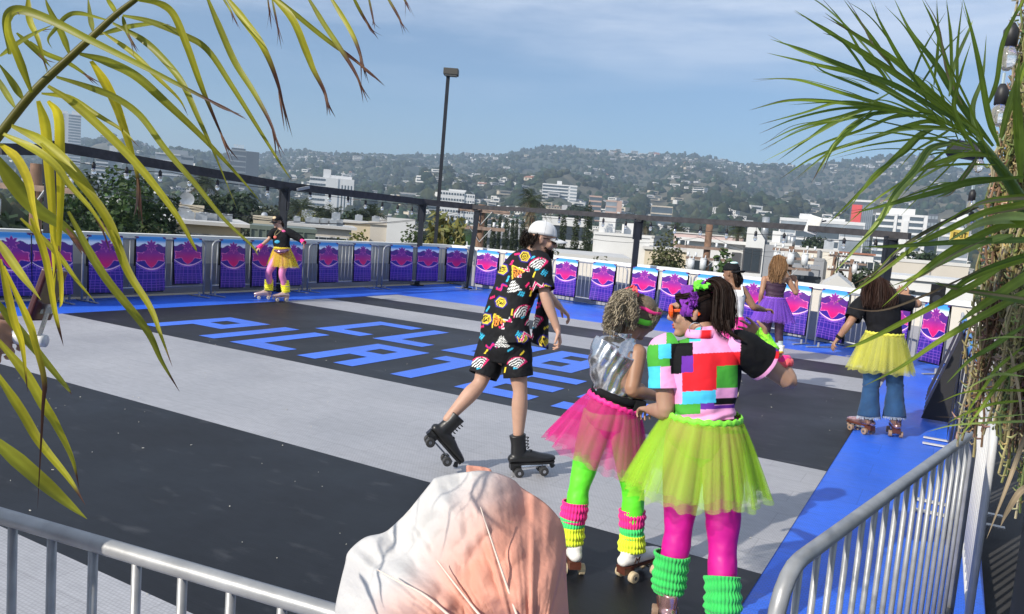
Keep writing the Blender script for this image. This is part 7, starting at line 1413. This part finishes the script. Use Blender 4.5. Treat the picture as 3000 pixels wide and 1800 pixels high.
sp = empty('speaker', onfence(2735) + V((0, 0, 1.15)), 'small black speaker standing on the far barriers at right', 'speaker'); b = MB(); b.box((0, 0, .17), (.22, .2, .34)); o = lpart(sp, 'cabinet', b, M_blackcloth); b = MB(); b.tube([(0, -.101, .1), (0, -.108, .1)], .07, 16); b.tube([(0, -.101, .25), (0, -.106, .25)], .035, 12); lpart(sp, 'cone', b, M_steel)

# ================================================================== giant paper flower in front
fx = lambda X, Y: (950 + X / 3.213, 1340 + Y / 3.213); dF = 1.22
OUT = [(100, 1640), (105, 1430), (150, 1200), (200, 1000), (230, 890), (380, 760), (560, 712), (690, 610), (830, 460), (1000, 250), (1040, 200), (1180, 165), (1330, 142), (1490, 130), (1640, 155), (1780, 215), (1860, 290), (2060, 420), (2180, 540), (2240, 640), (2270, 800), (2250, 920), (2235, 1060), (2265, 1200), (2292, 1400), (2300, 1640)]
fo = empty('paper_flower', J(1520, 1990, dF), 'giant crumpled white and peach paper flower with thin ribs at the bottom edge', 'paper flower')
M_pet = mat('petal_paper', (0, 0, 0), .62, attr=True, var=.03, scale=20, thin=.28, bump=.2, bscale=90); BX, BY = 1950, 2100
def petal(out, dz, seed, thr, cup=.10, n1=150, n2=110):
    b = MB(); O2 = [V((x, y, 0)) for x, y in out]; C2 = catmull(O2, 8); ln = [0]
    for p, q in zip(C2, C2[1:]): ln.append(ln[-1] + (q - p).length)
    vs, cs = [], []
    for i in range(n1 + 1):
        s = ln[-1] * i / n1; k = next((k for k in range(len(ln) - 1) if ln[k + 1] >= s), len(ln) - 2); e = C2[k].lerp(C2[k + 1], (s - ln[k]) / max(1e-6, ln[k + 1] - ln[k])); B0 = V((BX + (e.x - BX) * .08, BY, 0))
        for j in range(n2 + 1):
            t = j / n2; p = B0.lerp(e, t); x, y = p.x / 1000, p.y / 1000; ang = math.atan2(e.x - BX, BY - e.y); sd_ = V((x * 2.2, y * 2.2, seed))
            w_ = noise.fractal(sd_ * .8, 1, 2, 2) * .026 + (abs(noise.noise(sd_ * 2.0 + V((3, 0, 0)))) - .25) * -.012 - (abs(noise.noise(V((ang * 13, t * 5, seed)))) - .2) * .0045 * t + noise.noise(V((ang * 46, t * 5, seed + 4))) * .0015 - (abs(noise.noise(V((x * 5.5 - y * 3, y * 6.5, seed + 2)))) - .2) * .001 + (abs(noise.noise(V((x * 16 + y * 9, y * 19, seed)))) - .2) * .0010 + (abs(noise.noise(V((x * 37, y * 31 - x * 12, seed)))) - .2) * .0007
            rib = sum(math.exp(-((ang - a) / .018) ** 2) for a in RIBA) * -.007
            dd = dz - cup * math.sin(PI * min(1, t)) * .8 + .10 * t * t + w_ * (1.3 if x < 1.3 else 1.0) + rib
            px, py = fx(p.x, p.y); vs.append(J(px, py, dF + dd))
            mixv = (x - thr) * 1.25 + (y - .75) * .95 + .16 * noise.fractal(V((x * 1.7, y * 1.7, 3.1)), 1, 2, 4); mixv = max(0, min(1, mixv * 1.1 + .32)); c = V((.74, .73, .72)).lerp(V((.84, .42, .31)), mixv); cs.append(tuple(c))
    b.add(vs, [(i * (n2 + 1) + j, i * (n2 + 1) + j + 1, (i + 1) * (n2 + 1) + j + 1, (i + 1) * (n2 + 1) + j) for i in range(n1) for j in range(n2)], cs); o = b.build('petal', M_pet, fo, True); solid(o, .0015); return o
RIBL = [((1890, 1700), (1810, 1478), (1640, 980), (1470, 470)), ((1650, 1700), (1450, 1470), (1250, 1220), (1060, 970)), ((1300, 1600), (960, 1310), (700, 1170), (500, 1060)), ((2150, 1100), (2060, 760), (1960, 560))]
RIBA = [math.atan2(r[-1][0] - BX, BY - r[-1][1]) for r in RIBL]
petal(OUT, 0, 1.3, 1.15)
petal([(1500, 1640), (1700, 600), (1850, 330), (2000, 380), (2140, 500), (2235, 620), (2268, 780), (2275, 950), (2280, 1200), (2310, 1640)], .05, 5.1, .7, .06, 60, 60)
petal([(1345, 300), (1338, 90), (1352, 78), (1450, 85), (1530, 100), (1572, 130), (1600, 300)], .10, 7.7, -.6, .02, 30, 40)
for r in RIBL[:3]:
    b = MB(); b.tube([J(*fx(x, y), dF - .10 + .02 * i) for i, (x, y) in enumerate(r)], [.0022, .002, .0016, .0008], 6, 6); o = b.build('rib', mat('rib_wire', (.80, .66, .56), .6), fo, True)
b = MB(); b.tube([J(1560, 1990, dF), (J(1560, 1990, dF).x, J(1560, 1990, dF).y, .02)], [.012, .014], 10); b.build('stem', mat('flower_stem', (.10, .16, .05), .6), fo, True)

# ================================================================== hand with phone gimbal at the left edge
gm_d = 1.5; m_ = lambda px, py, dd=0.0: J(px, py, gm_d + dd)
hp = empty('person', (m_(-160, 990).x, m_(-160, 990).y, 0), 'person at the left edge of whom only the fingers round a phone gimbal show', 'person'); bd = MB(); wr = m_(-168, 985, -.03); arm(bd, m_(-560, 760, -.05), m_(-520, 1010, -.1), wr); bd.tube([m_(-560, 760, -.05), m_(-640, 900), m_(-640, 1500), V((m_(-640, 1500).x, m_(-640, 1500).y, .05))], [.08, .16, .16, .09], 14, 4, rnd=True); 
P, A = head(bd, m_(-680, 640), RX, UP); bd.tube([m_(-680, 720), m_(-650, 860)], [.055, .07], 12)
hand(bd, wr, RX, RZ * .6 - UP * .5, UP, .75, 1.0, .1, .8); o = bd.build('body', M_skin['tan'], hp); remesh(o, .006)
gb = empty('phone_gimbal', m_(60, 990), 'white gimbal handle with silver arm clamping a burgundy phone at the left edge', 'gimbal'); M_gw = mat('gimbal_white', (.62, .62, .62), .35, var=.06)
b = MB(); b.tube([m_(-90, 975), m_(20, 985), m_(100, 996), m_(134, 1000)], [.013, .0135, .013, .012], 14, 3); b.build('handle', M_gw, gb, True); b = MB(); b.bar(m_(114, 988, -.005), m_(143, 903, -.01), .006, .006); b.bar(m_(118, 899, -.01), m_(150, 899, -.01), .006, .010); b.bar(m_(120, 899, -.01), m_(116, 918, -.01), .006, .010); b.bar(m_(149, 899, -.01), m_(143, 918, -.01), .006, .010); b.build('clamp_arm', M_chrome, gb)
b = MB(); b.box(m_(114, 893), (.016, .02, .012)); b.build('motor', M_steel, gb)
ph = empty('phone', m_(132, 870), 'burgundy phone clamped in the white gimbal', 'phone'); b = MB(); dv = unit(m_(160, 810) - m_(112, 930)); b.bar(m_(110, 938), m_(163, 790), .013, .07, RZ); o = b.build('case', mat('burgundy_case', (.06, .006, .010), .35, coat=.3), ph); bv = o.modifiers.new('bevel', 'BEVEL'); bv.width = .004; bv.segments = 3

# ================================================================== what stands at the right of the rink
dr = empty('black_drape', (.95, 5.3, 0), 'black cloth draped over equipment at the right edge beside the vine column', 'drape'); b = MB(); rg = []
for j in range(9):
    t = j / 8; rg.append([V((.98 + (.26 + .12 * (1 - t) + .02 * math.sin(9 * a + 2 * t)) * math.cos(a), 5.2 + (1.5 + .1 * (1 - t)) * math.sin(a), 1.28 * t)) for a in [2 * PI * i / 60 for i in range(60)]])
b.rings(rg, True); b.build('cloth', M_blackcloth, dr, True)
pg = empty('unseen_pergola', (.9, -.6, 0), 'unseen slatted timber pergola added behind the viewer to shade the walkway at right', 'pergola')  # out of view, added so its slats throw striped shade on the walkway
for i in range(16): b = MB(); b.bar((-.75, -2.3 + i * .2, 3.1), (2.6, -2.2 + i * .2, 3.1), .165, .02); b.build('slat', M_beam, pg)
for x, y in ((-.7, -2.4), (2.6, -2.4), (2.6, .8)): b = MB(); b.bar((x, y, -.07), (x, y, 3.09), .09, .09, (1, 0, 0)); b.build('post', M_beam, pg)
